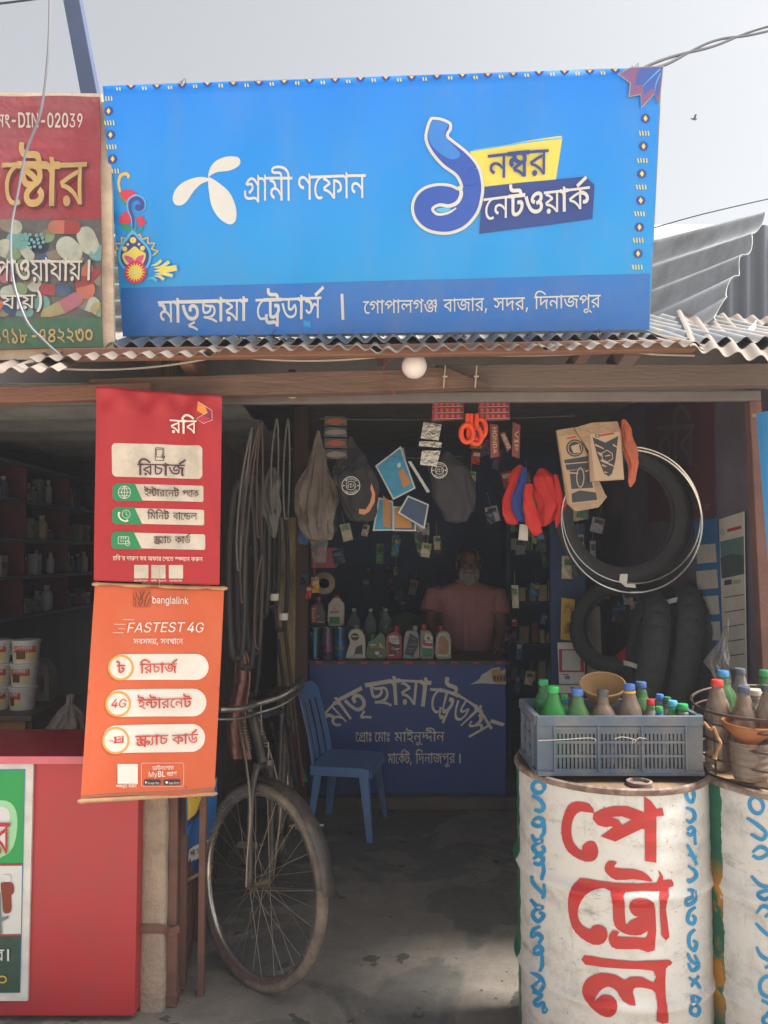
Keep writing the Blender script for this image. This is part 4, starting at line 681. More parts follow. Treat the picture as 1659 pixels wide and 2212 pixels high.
plank_pale = mat('pale_plank', (168, 146, 108), 0.8, var=0.2, scale=3, bump=0.3, bscale=12, stretch=(9, 9, 1.2), dirt=((62, 50, 38), 0.9, 3.5))
rust = mat('rusty_steel', (112, 74, 62), 0.8, var=0.3, scale=14, bump=0.35, bscale=90, dirt=((84, 76, 74), 0.6, 7))
rust_dark = mat('dark_rusty_steel', (72, 54, 50), 0.8, var=0.3, scale=14, bump=0.3, bscale=90, dirt=((46, 40, 40), 0.6, 7))
tin = mat('galvanised_tin', (122, 128, 134), 0.55, metal=0.35, var=0.2, scale=4, bump=0.12, bscale=60, dirt=((176, 158, 138), 0.75, 3.0))
tin_dusty = mat('dusty_tin', (122, 110, 100), 0.8, metal=0.0, var=0.16, scale=5, bump=0.25, bscale=220, dirt=((120, 108, 100), 0.6, 6))
tin_grey = mat('weathered_grey_tin', (156, 158, 158), 0.6, metal=0.0, var=0.14, scale=3, bump=0.15, bscale=120, dirt=((92, 90, 88), 0.7, 5))
dark_blue = mat('dark_blue_paint', (50, 70, 112), 0.6, var=0.25, scale=4, bump=0.1, dirt=((30, 30, 36), 0.6, 3))
wall_dark = mat('dark_grey_wall', (74, 70, 74), 0.9, var=0.25, scale=3, bump=0.2, bscale=30)  # plain dark grey with random variation
pl = MB().box((0.34, 5.6, 0.0385), (2.38, 1.84, 0.077)).obj('plinth', mat('plinth_cement', (104, 94, 82), 0.85, var=0.25, scale=5, bump=0.4, bscale=30, dirt=((66, 60, 54), 0.8, 3)), bevel=0.012); tag(pl, kind='structure')
def wall(name, label, c, d, m, cat='wall'):
    o = MB().box(c, d).obj(name, m); tag(o, label, cat); return o
wall('partition_wall', 'dark side wall of the cycle shop, left, behind the hanging tubes', (-0.88, 4.65, 1.2), (0.06, 3.5, 2.45), mat('partition_board', (128, 106, 98), 0.85, var=0.3, scale=3, bump=0.2, bscale=20, stretch=(1, 6, 1)))
wall('back_wall', 'dark blue back wall behind the shopkeeper', (0.36, 6.45, 1.225), (2.8, 0.08, 2.45), dark_blue)
wall('side_wall', 'dark side wall on the right behind the hanging tyres', (1.52, 4.75, 1.2), (0.06, 3.6, 2.45), mat('side_board', (104, 92, 108), 0.8, var=0.3, scale=3))
wall('end_wall', 'dark grey back wall of the medicine shop on the left', (-1.75, 7.1, 1.2), (2.1, 0.08, 2.6), wall_dark)
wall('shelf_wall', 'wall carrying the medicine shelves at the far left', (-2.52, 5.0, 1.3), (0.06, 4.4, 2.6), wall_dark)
wall('ceiling', 'dark board ceiling inside the cycle shop', (0.36, 4.85, 2.44), (2.6, 3.5, 0.03), mat('ceiling_board', (120, 112, 108), 0.9, var=0.2), 'ceiling')
wall('neighbour_wall', 'teal painted wall beyond the rusty post at the right edge', (2.1, 3.9, 1.2), (1.1, 0.06, 2.4), mat('teal_wall', (40, 104, 128), 0.7, var=0.25, scale=3, dirt=((50, 56, 66), 0.7, 2)))
# ================================================================ ROOF SHEETS
def corr(fn_base, width, length, pitch, amp, phase=0.0, edge=None, per=12, nl=10):
    """corrugated sheet: fn_base(x, y) gives (point, normal) for x across the ridges and y up the slope"""
    n = int(width / pitch * per)
    def fn(u, v):
        x = u * width; y0 = edge(x) if edge else 0.0
        y = y0 + v * (length - y0)
        p, nn = fn_base(x, y)
        return V(p) + V(nn) * (amp * math.sin(2 * math.pi * x / pitch + phase) + 0.004 * math.sin(x * 5 + y * 4))
    return MB().grid(fn, n, nl, thick=0.0016)
def eave_sheet(a, b, length, slope, label, m, pitch=0.058, amp=0.0082, phase=0.0, edge=None, droop=0.0):
    a, b = V(a), V(b); d = b - a; w = d.length; x = d.normalized()
    up = V((0, math.cos(slope), math.sin(slope))); up = (up - x * up.dot(x)).normalized(); nn = x.cross(up)
    def base(px, py):
        q = a + x * px + up * py
        q = q - V((0, 0, droop * max(0, 1 - py / 0.35) ** 2 * (px / w)))
        return q, nn
    o = corr(base, w, length, pitch, amp, phase, edge).obj('corrugated_sheet', m, smooth=True, ang=50)
    return tag(o, label, 'roof sheet', 'corrugated roofing sheets along the eave')
SL = R(21)
jag = lambda s, k: (lambda x: 0.010 * math.sin(x * 9 + s) + 0.006 * math.sin(x * 31 + 2 * s) + k * x)
eave_sheet(at(-120, 806, 2.22), at(128, 800, 2.26), 1.3, SL, 'pale dusty corrugated sheet at far left of the eave, reaching lowest', tin_dusty, phase=0.6, edge=jag(1, 0))
eave_sheet(at(60, 778, 2.34), at(470, 766, 2.35), 1.3, SL, 'dusty corrugated sheet under the left half of the blue sign, above the red banner', tin_dusty, phase=1.4, edge=jag(2, 0))
eave_sheet(at(440, 757, 2.37), at(830, 752, 2.37), 1.3, SL, 'dusty corrugated sheet over the middle of the shopfront, left of the globe lamp', tin_dusty, phase=0.2, edge=jag(4, -0.01))
eave_sheet(at(800, 757, 2.36), at(1200, 752, 2.35), 1.3, SL, 'dusty corrugated sheet right above the white globe lamp', tin_dusty, phase=2.1, edge=jag(5, 0.0))
eave_sheet(at(1170, 754, 2.34), at(1530, 745, 2.33), 1.3, SL, 'dusty corrugated sheet under the lower right corner of the blue sign', tin_dusty, phase=0.9, edge=jag(6, 0.02))
eave_sheet(at(1490, 752, 2.30), at(1790, 782, 2.20), 1.35, SL + 0.05, 'sagging dusty corrugated sheet hanging down at the right end of the eave', tin_dusty, pitch=0.062, amp=0.0105, phase=0.5, edge=jag(3, 0), droop=0.02)
eave_sheet(at(205, 748, 2.46), at(620, 737, 2.47), 1.2, SL, 'grey tin sheet lapped over the eave below the left end of the blue sign', tin, phase=2.6, edge=jag(8, 0), pitch=0.062, amp=0.0105)
eave_sheet(at(600, 738, 2.47), at(1010, 733, 2.47), 1.2, SL, 'grey tin sheet lapped over the eave below the middle of the blue sign', tin, phase=1.0, edge=jag(9, 0), pitch=0.062, amp=0.0105)
eave_sheet(at(985, 736, 2.46), at(1430, 728, 2.45), 1.2, SL, 'grey tin sheet lapped over the eave below the right end of the blue sign', tin, phase=0.1, edge=jag(10, 0.01), pitch=0.062, amp=0.0105)
eave_sheet(at(1440, 738, 2.44), at(1800, 735, 2.40), 1.25, SL, 'grey tin sheet lapped behind the sagging sheet at the right', tin, phase=1.7, edge=jag(11, 0.0), pitch=0.062, amp=0.0105)
def nb(x, y):
    u = x / 1.0
    L = (1380 - 30 * y, 470 + 300 * y); Rr = (1652 - 112 * y + 6 * math.sin(y * 26), 462 + 290 * y)
    px = L[0] + (Rr[0] - L[0]) * u; py = L[1] + (Rr[1] - L[1]) * u ** 1.15 - 80 * y * 0 - 70 * (u - 0.0) * (y) * 0.75
    return at(px, py + 60 * (1 - u) * 1.0, 4.3 - 0.9 * u - 0.5 * y)
o = MB().grid(lambda u, v: nb(u, v) + V((0, -0.3, 1)).normalized() * 0.015 * math.sin(v * 2 * math.pi * 5.2 + 0.4), 24, 70, thick=0.003).obj('neighbour_roof', tin_grey, smooth=True, ang=60)
tag(o, 'big weathered grey corrugated roof sheet with torn edge, right of the blue sign', 'roof')
shade_tin = mat('shade_dark_tin', (86, 92, 102), 0.7, var=0.12, scale=3, bump=0.15, bscale=20)  # dark tint stands in for the shade under the neighbouring roof
o = MB().grid(lambda u, v: at(1545 + 357 * u, 488 + 280 * v, 4.7) + V((0, 0.012 * math.sin(u * 60), 0)), 80, 4, thick=0.003).obj('shade_sheet', shade_tin, smooth=True)
tag(o, 'dark blue grey tin sheet coloured as the shaded underside beyond the torn roof edge at the right', 'wall')
o = MB().grid(lambda u, v: at(1395 + 180 * u, 486 + 30 * v, 9 - 1.2 * v) + V((0, 0, 0.03 * math.sin(v * 16))), 90, 4, thick=0.003).obj('far_roof', tin_grey, smooth=True)
tag(o, 'distant low tin roof line between sign and torn grey roof', 'roof')
o = MB().grid(lambda u, v: at(200 + 100 * u, 490 + 265 * v, 3.6) + V((0, 0.022 * math.sin(v * 48), 0)), 6, 90, thick=0.003).obj('rear_tin_wall', tin_grey, smooth=True)
tag(o, 'strip of horizontally ribbed grey tin in the gap between the two signs', 'wall')
o = MB().grid(lambda u, v: at(1608 + 26 * v + (18 + 12 * math.sin(v * 3)) * (u - 0.5) * (1 - v) * 1.6, 745 - 54 * v, 2.75 + 0.06 * v), 4, 8, thick=0.002).obj('tin_flap', tin, smooth=True)
tag(o, 'small curled tin flap sticking up behind the sagging sheet', 'flap')
# ================================================================ TIMBER
def beam(name, label, p0, p1, h, d, m, cat='beam', taper=None):
    a, b = V(p0), V(p1); n = 26; x = (b - a).normalized(); rr = random.Random(hash(label) % 999 if False else len(label))
    w = [0.5 * h * (0.05 * math.sin(7 * i / n + len(label)) + 0.03 * rr.uniform(-1, 1)) for i in range(n + 1)]
    mb = MB(); vs = []
    for i in range(n + 1):
        t = i / n; c = a.lerp(b, t); hh = h / 2; lo = -hh + w[i]; hi = hh + w[-1 - i]
        if taper: hi = min(hi, lo + h * taper(t))
        for yy, zz in ((-d / 2, lo), (-d / 2, hi), (d / 2, hi), (d / 2, lo)): vs.append(c + V((0, yy, zz)))
    fs = [(i * 4 + j, i * 4 + (j + 1) % 4, i * 4 + 4 + (j + 1) % 4, i * 4 + 4 + j) for i in range(n) for j in range(4)]
    fs += [(3, 2, 1, 0), tuple(n * 4 + j for j in range(4))]
    o = mb.add(vs, fs).obj(name, m, bevel=0.004)
    return tag(o, label, cat)
beam('eave_batten', 'reddish brown batten just under the corrugated eave', at(140, 768, 2.44), at(1500, 748, 2.44), 0.036, 0.04, wood_red)
beam('header_beam', 'long brown header beam that tapers to a point right of the globe lamp', at(200, 846, 2.60), at(1062, 816, 2.60), 0.074, 0.06, wood, taper=lambda t: 1 if t < 0.88 else max(0.06, 1 - (t - 0.88) / 0.12))
beam('header_beam', 'grey brown header beam over the right half of the shopfront', at(940, 817, 2.68), at(1800, 812, 2.66), 0.080, 0.06, wood_grey)
beam('header_beam', 'orange brown beam over the medicine shop at the left', at(-120, 858, 2.58), at(330, 846, 2.58), 0.054, 0.05, wood_red)
beam('lintel_bar', 'straight grey lintel bar across the shop opening', at(455, 863, 2.74), at(1640, 855, 2.72), 0.036, 0.03, mat('grey_lintel', (106, 98, 96), 0.7, var=0.15, bump=0.1))
for x0, x1, y0, y1, lab, m in ((404, 433, 764, 816, 'square brown rafter end left of the globe lamp, over the red banner', wood_red),
                               (1236, 1262, 757, 793, 'weathered rafter end with pale broken face, right of the two hinges', wood),
                               (1327, 1363, 752, 797, 'wide grey rafter end at the right of the eave', wood_grey)):
    o = MB().box(at((x0 + x1) / 2, (y0 + y1) / 2, 2.66), (mpp(2.56) * (x1 - x0), 0.2, mpp(2.56) * (y1 - y0)), (R(-8), 0, 0)).obj('rafter_end', m, bevel=0.004)
    tag(o, lab, 'rafter', 'rafter ends above the header beam')
under = mat('under_eave_board', (104, 98, 98), 0.9, var=0.25, scale=4)
o = MB().grid(lambda u, v: (-1.6 + 3.7 * u, 3.12 - 0.02 * v, 2.15 + 0.24 * v), 6, 3, thick=0.02).obj('under_eave_board', under)
tag(o, 'dark board closing the space under the roof above the lintel', 'board')
# ================================================================ MAIN BLUE SIGNBOARD
white_i = ink('white', (206, 208, 208)); navy_i = ink('navy', (38, 66, 140)); yel_i = ink('yellow', (222, 206, 96)); pur_i = ink('violet', (52, 66, 150))
red_i = ink('rose', (200, 52, 84)); green_i = ink('leaf', (40, 140, 110)); pink_i = ink('pink', (206, 84, 150)); sky_i = ink('light_blue', (84, 178, 232)); gold_i = ink('gold', (214, 180, 92))
def sign_mat():
    m = mat('blue_vinyl', (6, 118, 214), 0.42, var=0.05, scale=2, bump=0.12, bscale=30)
    nt = m.node_tree; nd = nt.nodes; lk = nt.links; b = nd['Principled BSDF']
    tc = nd.new('ShaderNodeTexCoord'); sx = nd.new('ShaderNodeSeparateXYZ'); lk.new(tc.outputs['Object'], sx.inputs[0])
    mr = nd.new('ShaderNodeMapRange'); mr.inputs[1].default_value = 0.12; mr.inputs[2].default_value = 0.78; lk.new(sx.outputs[2], mr.inputs[0])
    r = nd.new('ShaderNodeValToRGB'); e = r.color_ramp.elements                # print runs cyan to pure blue; glare haze is painted into the top
    e[0].color = lin((4, 150, 222)) + (1,); e[1].color = lin((12, 128, 236)) + (1,); lk.new(mr.outputs[0], r.inputs[0])
    dn = nd.new('ShaderNodeTexNoise'); dn.inputs['Scale'].default_value = 5; dn.inputs['Detail'].default_value = 9; dn.inputs['Roughness'].default_value = .72
    mp = nd.new('ShaderNodeMapping'); mp.inputs['Scale'].default_value = (1.6, 1, .5); lk.new(tc.outputs['Object'], mp.inputs[0]); lk.new(mp.outputs[0], dn.inputs['Vector'])
    dr = nd.new('ShaderNodeMapRange'); dr.inputs[1].default_value = .45; dr.inputs[2].default_value = .8; dr.inputs[4].default_value = .34; lk.new(dn.outputs['Fac'], dr.inputs[0])
    mx = nd.new('ShaderNodeMix'); mx.data_type = 'RGBA'; lk.new(dr.outputs[0], mx.inputs[0]); lk.new(r.outputs[0], mx.inputs[6]); mx.inputs[7].default_value = lin((100, 140, 184)) + (1,)
    lk.new(mx.outputs[2], b.inputs['Base Color'])
    return m
Q = Quad((222, 186), (1430, 145), (1401, 713), (265, 727), 2.62)
sg = thing('shop_signboard', 'large blue vinyl signboard with white three-petal emblem, leaning over the tin eave', 'signboard', Q.bl)
n = Q.n
fr = mat('sign_frame', (150, 140, 128), 0.7, var=0.2)
def slab(Q, off0, off1, name, m, parent, nu=1, nv=1, mi=0):
    mb = MB(); mb.grid(lambda u, v: Q.P(u, v, off0), nu, nv)
    mb.grid(lambda u, v: Q.P(u, v, off1), nu, nv)
    for a, b in (((0, 0), (1, 0)), ((1, 0), (1, 1)), ((1, 1), (0, 1)), ((0, 1), (0, 0))):
        mb.grid(lambda u, v: Q.P(a[0] + (b[0] - a[0]) * u, a[1] + (b[1] - a[1]) * u, off0 + (off1 - off0) * v), max(nu, 1), 1)
    return mb.obj(name, m, parent)
Q.disp = lambda u, v: 0.006 * math.sin(u * 17 + v * 3) * math.sin(v * 7) + 0.003 * math.sin(u * 41 + v * 5) - 0.004 * math.exp(-((u - .34) / .02) ** 2) - 0.004 * math.exp(-((u - .67) / .02) ** 2)
slab(Q, -0.012, 0.0, 'panel', sign_mat(), sg, 90, 24)
for p in sg.children[0].data.polygons: p.use_smooth = True
mb = MB()
for a, b in (((0, 0), (1, 0)), ((0, 1), (1, 1)), ((0, 0), (0, 1)), ((1, 0), (1, 1)), ((0.33, 0), (0.33, 1)), ((0.66, 0), (0.66, 1))):
    mb.bar(Q.P(a[0] * .99 + .005, a[1] * .98 + .01, -0.034), Q.P(b[0] * .99 + .005, b[1] * .98 + .01, -0.034), 0.03, 0.03, up=Q.n)
mb.obj('frame', fr, sg)
mb = MB()
for u in (0.12, 0.5, 0.9):
    p = Q.P(u, 0.9, -0.03); mb.bar(p, p + V((0, 0.25, -0.12)), 0.025, 0.025)
    p = Q.P(u, 0.2, -0.03); mb.bar(p, p + V((0, 0.75, -0.42)), 0.025, 0.025)
mb.obj('strut', rust, sg)
CUT = 40
band = ink('blue_band', (26, 110, 196), 0.45, dirt=((104, 124, 156), 0.35, 9))
bandp = [(261 + (1404 - 261) * t, 622 + (591 - 622) * t) for t in [i / 24 for i in range(25)]] + [(1401 - 1136 * t, 713 + 14 * t) for t in [i / 24 for i in range(25)]]
decal('name_band', band, sg, Q, [bandp], 0.0012, CUT)
c1 = lambda pts: [(x * .5, y * .5) for x, y in pts]
c2 = lambda pts: [(829.4 + x * .5, y * .5) for x, y in pts]
petals = [c1([(900, 765), (905, 730), (930, 695), (975, 675), (1020, 675), (1036, 690), (1030, 715), (990, 735), (940, 742), (912, 755)]),
          c1([(908, 771), (860, 765), (800, 785), (760, 820), (748, 860), (760, 885), (785, 888), (810, 870), (840, 825), (870, 795), (900, 781)]),
          c1([(899, 770), (903, 830), (915, 890), (945, 940), (985, 968), (1010, 965), (1022, 940), (1018, 890), (990, 830), (945, 790), (912, 769)])]
decal('petal_emblem', white_i, sg, Q, [curve_poly(p) for p in petals], 0.002, CUT)
decal('lettering', white_i, sg, Q, ptext('গ্রামী', (525, 435), (631, 433), 51) + ptext('ণফোন', (642, 432), (790, 428), 51)
      + ptext('মাতৃছায়া', (343, 697), (535, 692), 46, .016) + ptext('ট্রেডার্স', (553, 692), (694, 687), 46, .016)
      + [[[(736, 635), (742, 635), (744, 691), (738, 691)]]]
      + ptext('গোপালগঞ্জ', (785, 678), (946, 674), 27) + ptext('বাজার,', (958, 674), (1054, 671), 27) + ptext('সদর,', (1066, 671), (1143, 669), 27) + ptext('দিনাজপুর', (1154, 668), (1297, 664), 27), 0.003, CUT)
one = c2([(210, 505), (250, 510), (290, 530), (293, 560), (280, 585), (300, 605), (370, 660), (415, 720), (432, 790), (430, 850), (410, 920), (360, 980), (300, 1010), (240, 1015), (180, 1000), (135, 960), (117, 905), (130, 850), (170, 810), (230, 793), (290, 797), (325, 812), (326, 795), (305, 760), (250, 720), (200, 660), (175, 600), (185, 540), (198, 512)])
onep = curve_poly(one, 4)
if area(onep) > 0: onep = onep[::-1]
deep = ink('deep_blue', (44, 84, 180)); mid = ink('mid_blue', (52, 128, 216)); edge_y = ink('pale_rim', (214, 218, 190))
decals('numeral_emblem', sg, Q, [
    (yel_i, [c2([(372, 652), (765, 588), (770, 598), (742, 782), (425, 812), (380, 690)])]),
    (sky_i, [c2([(384, 645), (768, 596), (768, 601), (384, 652)])]),
    (navy_i, [c2([(425, 808), (870, 763), (908, 800), (898, 948), (412, 1010)])]),
    (edge_y, [onep]), (white_i, [embolden(onep, -1.6)]), (deep, [embolden(onep, -6.5)]),
    (mid, [curve_poly(c2([(212, 522), (250, 526), (276, 540), (262, 585), (300, 630), (330, 670), (290, 690), (225, 650), (192, 600), (198, 550)]), 4)]),
    (white_i, [stroke(c2([(322, 806), (334, 836), (318, 874), (282, 892), (240, 888), (210, 906), (232, 928), (276, 922), (312, 900)]), [7, 8, 8, 8, 7, 6, 6, 5, 3])]),
    (sky_i, [curve_poly(c2([(222, 910), (250, 900), (290, 904), (275, 916), (245, 920)]), 4)])], 0.002, CUT)
decals('numeral_lettering', sg, Q, [(navy_i, ptext('নম্বর', (1054, 389), (1183, 378), 53, .03)), (white_i, ptext('নেটওয়ার্ক', (1045, 477), (1272, 451), 47, .022))], 0.0095, CUT)
def star(x, y, r0, r1, k, ph=0): return [(x + (r0 if i % 2 else r1) * math.cos(math.pi * i / k + ph), y + (r0 if i % 2 else r1) * math.sin(math.pi * i / k + ph)) for i in range(2 * k)]
halo = []; diam = []; dash = []
def dm(x, y): halo.append(star(x, y, 9, 11, 9)); diam.append([(x, y - 7), (x + 4.5, y), (x, y + 7), (x - 4.5, y)])
def ds(x, y):
    for k in range(4): xx = x - 9 + 6 * k; l = 3 - 2 * k / 3; dash.append([(xx - 1.4 - l * .7, y - 5), (xx + 1.2 - l * .7, y - 5), (xx + 1.6, y + 5), (xx - 1, y + 5)])
for x, y in ((236, 241), (241, 293), (246, 345)): dm(x, y)
for x, y in ((234, 214), (239, 267), (244, 319), (249, 371)): ds(x, y)
for x, y in ((1395, 255), (1391, 315), (1387, 375), (1384, 433), (1381, 491), (1378, 548)): dm(x, y)
for x, y in ((1393, 287), (1389, 346), (1386, 404), (1382, 462), (1379, 519), (1377, 577)): ds(x, y)
for i in range(20):
    x = 284 + 55 * i; y0 = 186 - (x - 222) * 41 / 1208
    if x < 1330: halo.append([(x - 11, y0 + 1), (x + 11, y0 + 1), (x + 7, y0 + 7), (x, y0 + 11), (x - 7, y0 + 7)]); diam.append([(x - 5, y0 + 1), (x + 5, y0 + 1), (x, y0 + 7)])
    xd = x - 27; yd = 186 - (xd - 222) * 41 / 1208 + 8
    if xd > 235:
        for s in (-3, 3): dash.append([(xd + s - 1.5, yd - 3), (xd + s + 1.5, yd - 3), (xd + s + 2.5, yd + 4), (xd + s - .5, yd + 4)])
fl = lambda p: [(216 + x * .1465, 324 + y * .1465) for x, y in p]
f1 = lambda x, y: (216 + x * .1465, 324 + y * .1465)
tear = [(482, 1240), (570, 1320), (660, 1410), (722, 1510), (726, 1610), (690, 1700), (620, 1760), (520, 1790), (420, 1760), (345, 1700), (305, 1610), (306, 1510), (345, 1410), (410, 1320)]
def grow(p, cx, cy, k): return [(cx + (x - cx) * k, cy + (y - cy) * k) for x, y in p]
petal = lambda x, y, a, l, w: stroke(fl([(x, y), (x + l * .55 * math.cos(a), y + l * .55 * math.sin(a)), (x + l * math.cos(a), y + l * math.sin(a))]), [w * .06, w * .146, w * .1], 4)
sunx, suny = f1(530, 1805)
corner = [[(1336, 163), (1360, 150), (1430, 146), (1423, 228), (1412, 203), (1385, 232), (1383, 205), (1358, 210), (1361, 182)]]
decals('border_ornament', sg, Q, [
    (pur_i, halo), (yel_i, diam + dash),
    (gold_i, [stroke(fl([(425, 425), (425, 375), (375, 358), (315, 395), (290, 480), (300, 590), (350, 720), (420, 850)]), [4, 7, 7, 6.5, 5.5, 5, 4, 2])]),
    (green_i, [curve_poly(fl([(265, 610), (320, 680), (400, 800), (410, 860), (340, 770), (285, 690)]), 3), curve_poly(fl([(285, 1072), (380, 1080), (465, 1150), (440, 1215), (350, 1160)]), 3), stroke(fl([(590, 1100), (620, 1150), (560, 1230)]), [2, 6, 1]), stroke(fl([(560, 1110), (530, 1150), (520, 1200)]), [1, 5, 1])]),
    (red_i, [petal(420, 760, a, 170, 80) for a in (-2.2, -1.8, -1.35, -.9)] + [petal(440, 1060, a, 160, 80) for a in (-3.0, -2.5, -2.05, -1.7)] + [petal(600, 1050, a, 75, 70) for a in (-2.6, -1.5, .3, 1.6)]),
    (sky_i, [stroke(fl([(545, 862), (585, 880), (640, 840), (625, 745), (535, 700), (445, 760), (440, 880), (485, 1000), (490, 1180)]), [8, 10, 11, 12, 12, 12, 11, 10, 8])]),
    (pur_i, [stroke(fl([(545, 862), (585, 880), (632, 835), (615, 750), (535, 712), (455, 765), (450, 880), (490, 1000), (490, 1170)]), [6, 7.5, 8, 8.5, 8.5, 8, 7, 6.5, 5]), circ(*f1(565, 850), 7)]),
    (gold_i, [[(lambda a, k: (f1(515, 1560)[0] + (55 if k % 2 else 43) * math.cos(a), f1(515, 1560)[1] + (50 if k % 2 else 40) * math.sin(a)))(math.pi + math.pi * k / 16, k) for k in range(17)] + [(lambda a, k: (f1(515, 1560)[0] + (50 if k % 2 else 38) * math.cos(a), f1(515, 1560)[1] + (45 if k % 2 else 36) * math.sin(a)))(2 * math.pi - math.pi * k / 16, k) for k in range(17)]]),
    (sky_i, [curve_poly(fl(grow(tear, 515, 1560, 1.18)), 3)]), (pur_i, [curve_poly(fl(tear), 3)]),
    (yel_i, [circ(*f1(488, 1330), 7, 12), circ(*f1(365, 1458), 5.5, 12), circ(*f1(630, 1450), 5.5, 12), circ(*f1(410, 1393), 3, 10), circ(*f1(578, 1390), 3, 10),
             curve_poly(fl([(510, 1420), (590, 1480), (680, 1530), (660, 1640), (600, 1700), (420, 1700), (350, 1640), (330, 1540), (420, 1490)]), 3)]),
    (red_i, [curve_poly(fl([(510, 1450), (590, 1520), (655, 1560), (620, 1660), (510, 1720), (400, 1660), (360, 1560), (430, 1510)]), 3)]),
    (pink_i, [curve_poly(fl([(360, 1560), (450, 1575), (510, 1630), (500, 1700), (410, 1660)]), 3), curve_poly(fl([(655, 1555), (570, 1570), (520, 1630), (530, 1700), (620, 1650)]), 3)]),
    (red_i, [star(sunx, suny, 23, 26, 18)]), (yel_i, [star(sunx, suny, 13.5, 22, 18)]), (white_i, [circ(sunx, suny, 3.8, 14)]),
    (sky_i, [stroke(fl(p), [1] + [w + 2.2] * (len(p) - 1), 3) for p, w in (([(760, 1712), (860, 1690), (930, 1630)], 5), ([(800, 1745), (930, 1730), (1050, 1650)], 6), ([(810, 1790), (970, 1775), (1165, 1745)], 11), ([(820, 1835), (960, 1830), (1100, 1865)], 6), ([(810, 1865), (900, 1870), (970, 1920)], 5), ([(720, 1915), (790, 1890), (860, 1935)], 3.5))]),
    (yel_i, [stroke(fl(p), [.6] + [w] * (len(p) - 1), 3) for p, w in (([(770, 1712), (860, 1690), (925, 1635)], 5), ([(810, 1745), (930, 1730), (1042, 1655)], 6), ([(820, 1790), (970, 1775), (1150, 1747)], 11), ([(830, 1835), (960, 1830), (1090, 1862)], 6), ([(820, 1865), (900, 1870), (965, 1915)], 5))]),
    (ink('corner_gold', (150, 160, 150)), [grow(corner[0], 1400, 170, 1.06)]), (ink('corner_rose', (128, 90, 140)), corner), (ink('corner_violet', (60, 92, 176)), [[(1378, 152), (1428, 148), (1421, 212), (1408, 192), (1390, 208), (1388, 186), (1370, 186)]]),
    (sky_i, [stroke([(1424, 152), (1405, 170), (1385, 190)], [3, 2, 1]), stroke([(1425, 160), (1416, 182), (1412, 200)], [2, 2, 1])])], 0.002, CUT, gap=0.00045)
mb = MB()
for px, py in ((395, 179), (1371, 147), (590, 720), (1290, 718)):
    p = Q.loc(px, py, 0.0)
    mb.tube([p + V((0.01 * math.cos(a), -0.008 * math.sin(a), 0.012 * math.sin(2 * a))) for a in [i * .7 for i in range(10)]], 0.0012, 5)
mb.obj('tie_wire', mat('thin_wire', (96, 92, 90), 0.5, metal=0.6), sg)
# ================================================================ PHARMACY SIGNBOARD (left)
Q2 = Quad((-150, 206), (215, 209), (222, 750), (-150, 757), 2.40)
ps = thing('pharmacy_signboard', 'faded red and green medicine shop signboard with pill photo, cut by left edge', 'signboard', Q2.bl)
Q2.disp = lambda u, v: 0.004 * math.sin(v * 14 + u * 6) * math.sin(u * 5) + 0.0025 * math.sin(v * 31 + u * 11)
faded = mat('faded_red_vinyl', (138, 46, 56), 0.65, var=0.15, scale=4, bump=0.3, bscale=24, dirt=((140, 92, 100), 0.75, 3))
slab(Q2, -0.004, 0.0, 'panel', faded, ps, 16, 24)
o = MB()
for a, b in (((1, 0), (1, 1)), ((0, 0), (1, 0)), ((0, 1), (1, 1))):
    o.bar(Q2.P(a[0], a[1], -0.035), Q2.P(b[0], b[1], -0.035), 0.055, 0.02, up=Q2.n)
o.obj('frame', mat('cream_batten', (214, 196, 172), 0.75, var=0.12, scale=6, dirt=((120, 96, 80), 0.6, 8)), ps)
MA = {}
def capsule(x, y, l, w, a, ca, cb):
    d = (math.cos(a), math.sin(a))
    half = lambda s: [(x, y)] and ([(x - d[1] * w / 2, y + d[0] * w / 2)] + [(x + s * d[0] * (l - w) / 2 + w / 2 * math.cos(a + t), y + s * d[1] * (l - w) / 2 + w / 2 * math.sin(a + t)) for t in ([math.pi / 2 - math.pi * i / 10 for i in range(11)] if s > 0 else [math.pi / 2 + math.pi * i / 10 for i in range(11)])] + [(x + d[1] * w / 2, y - d[0] * w / 2)])
    return [(ca, half(1)), (cb, half(-1))]
pc = {'o': (206, 118, 96), 'r': (168, 60, 60), 'w': (196, 200, 186), 'b': (48, 92, 140), 't': (120, 178, 178), 'g': (138, 168, 120), 'p': (196, 112, 136), 'n': (40, 48, 80), 'k': (150, 138, 124), 'y': (186, 172, 120)}
rr = random.Random(4); lay = {k: [] for k in pc}
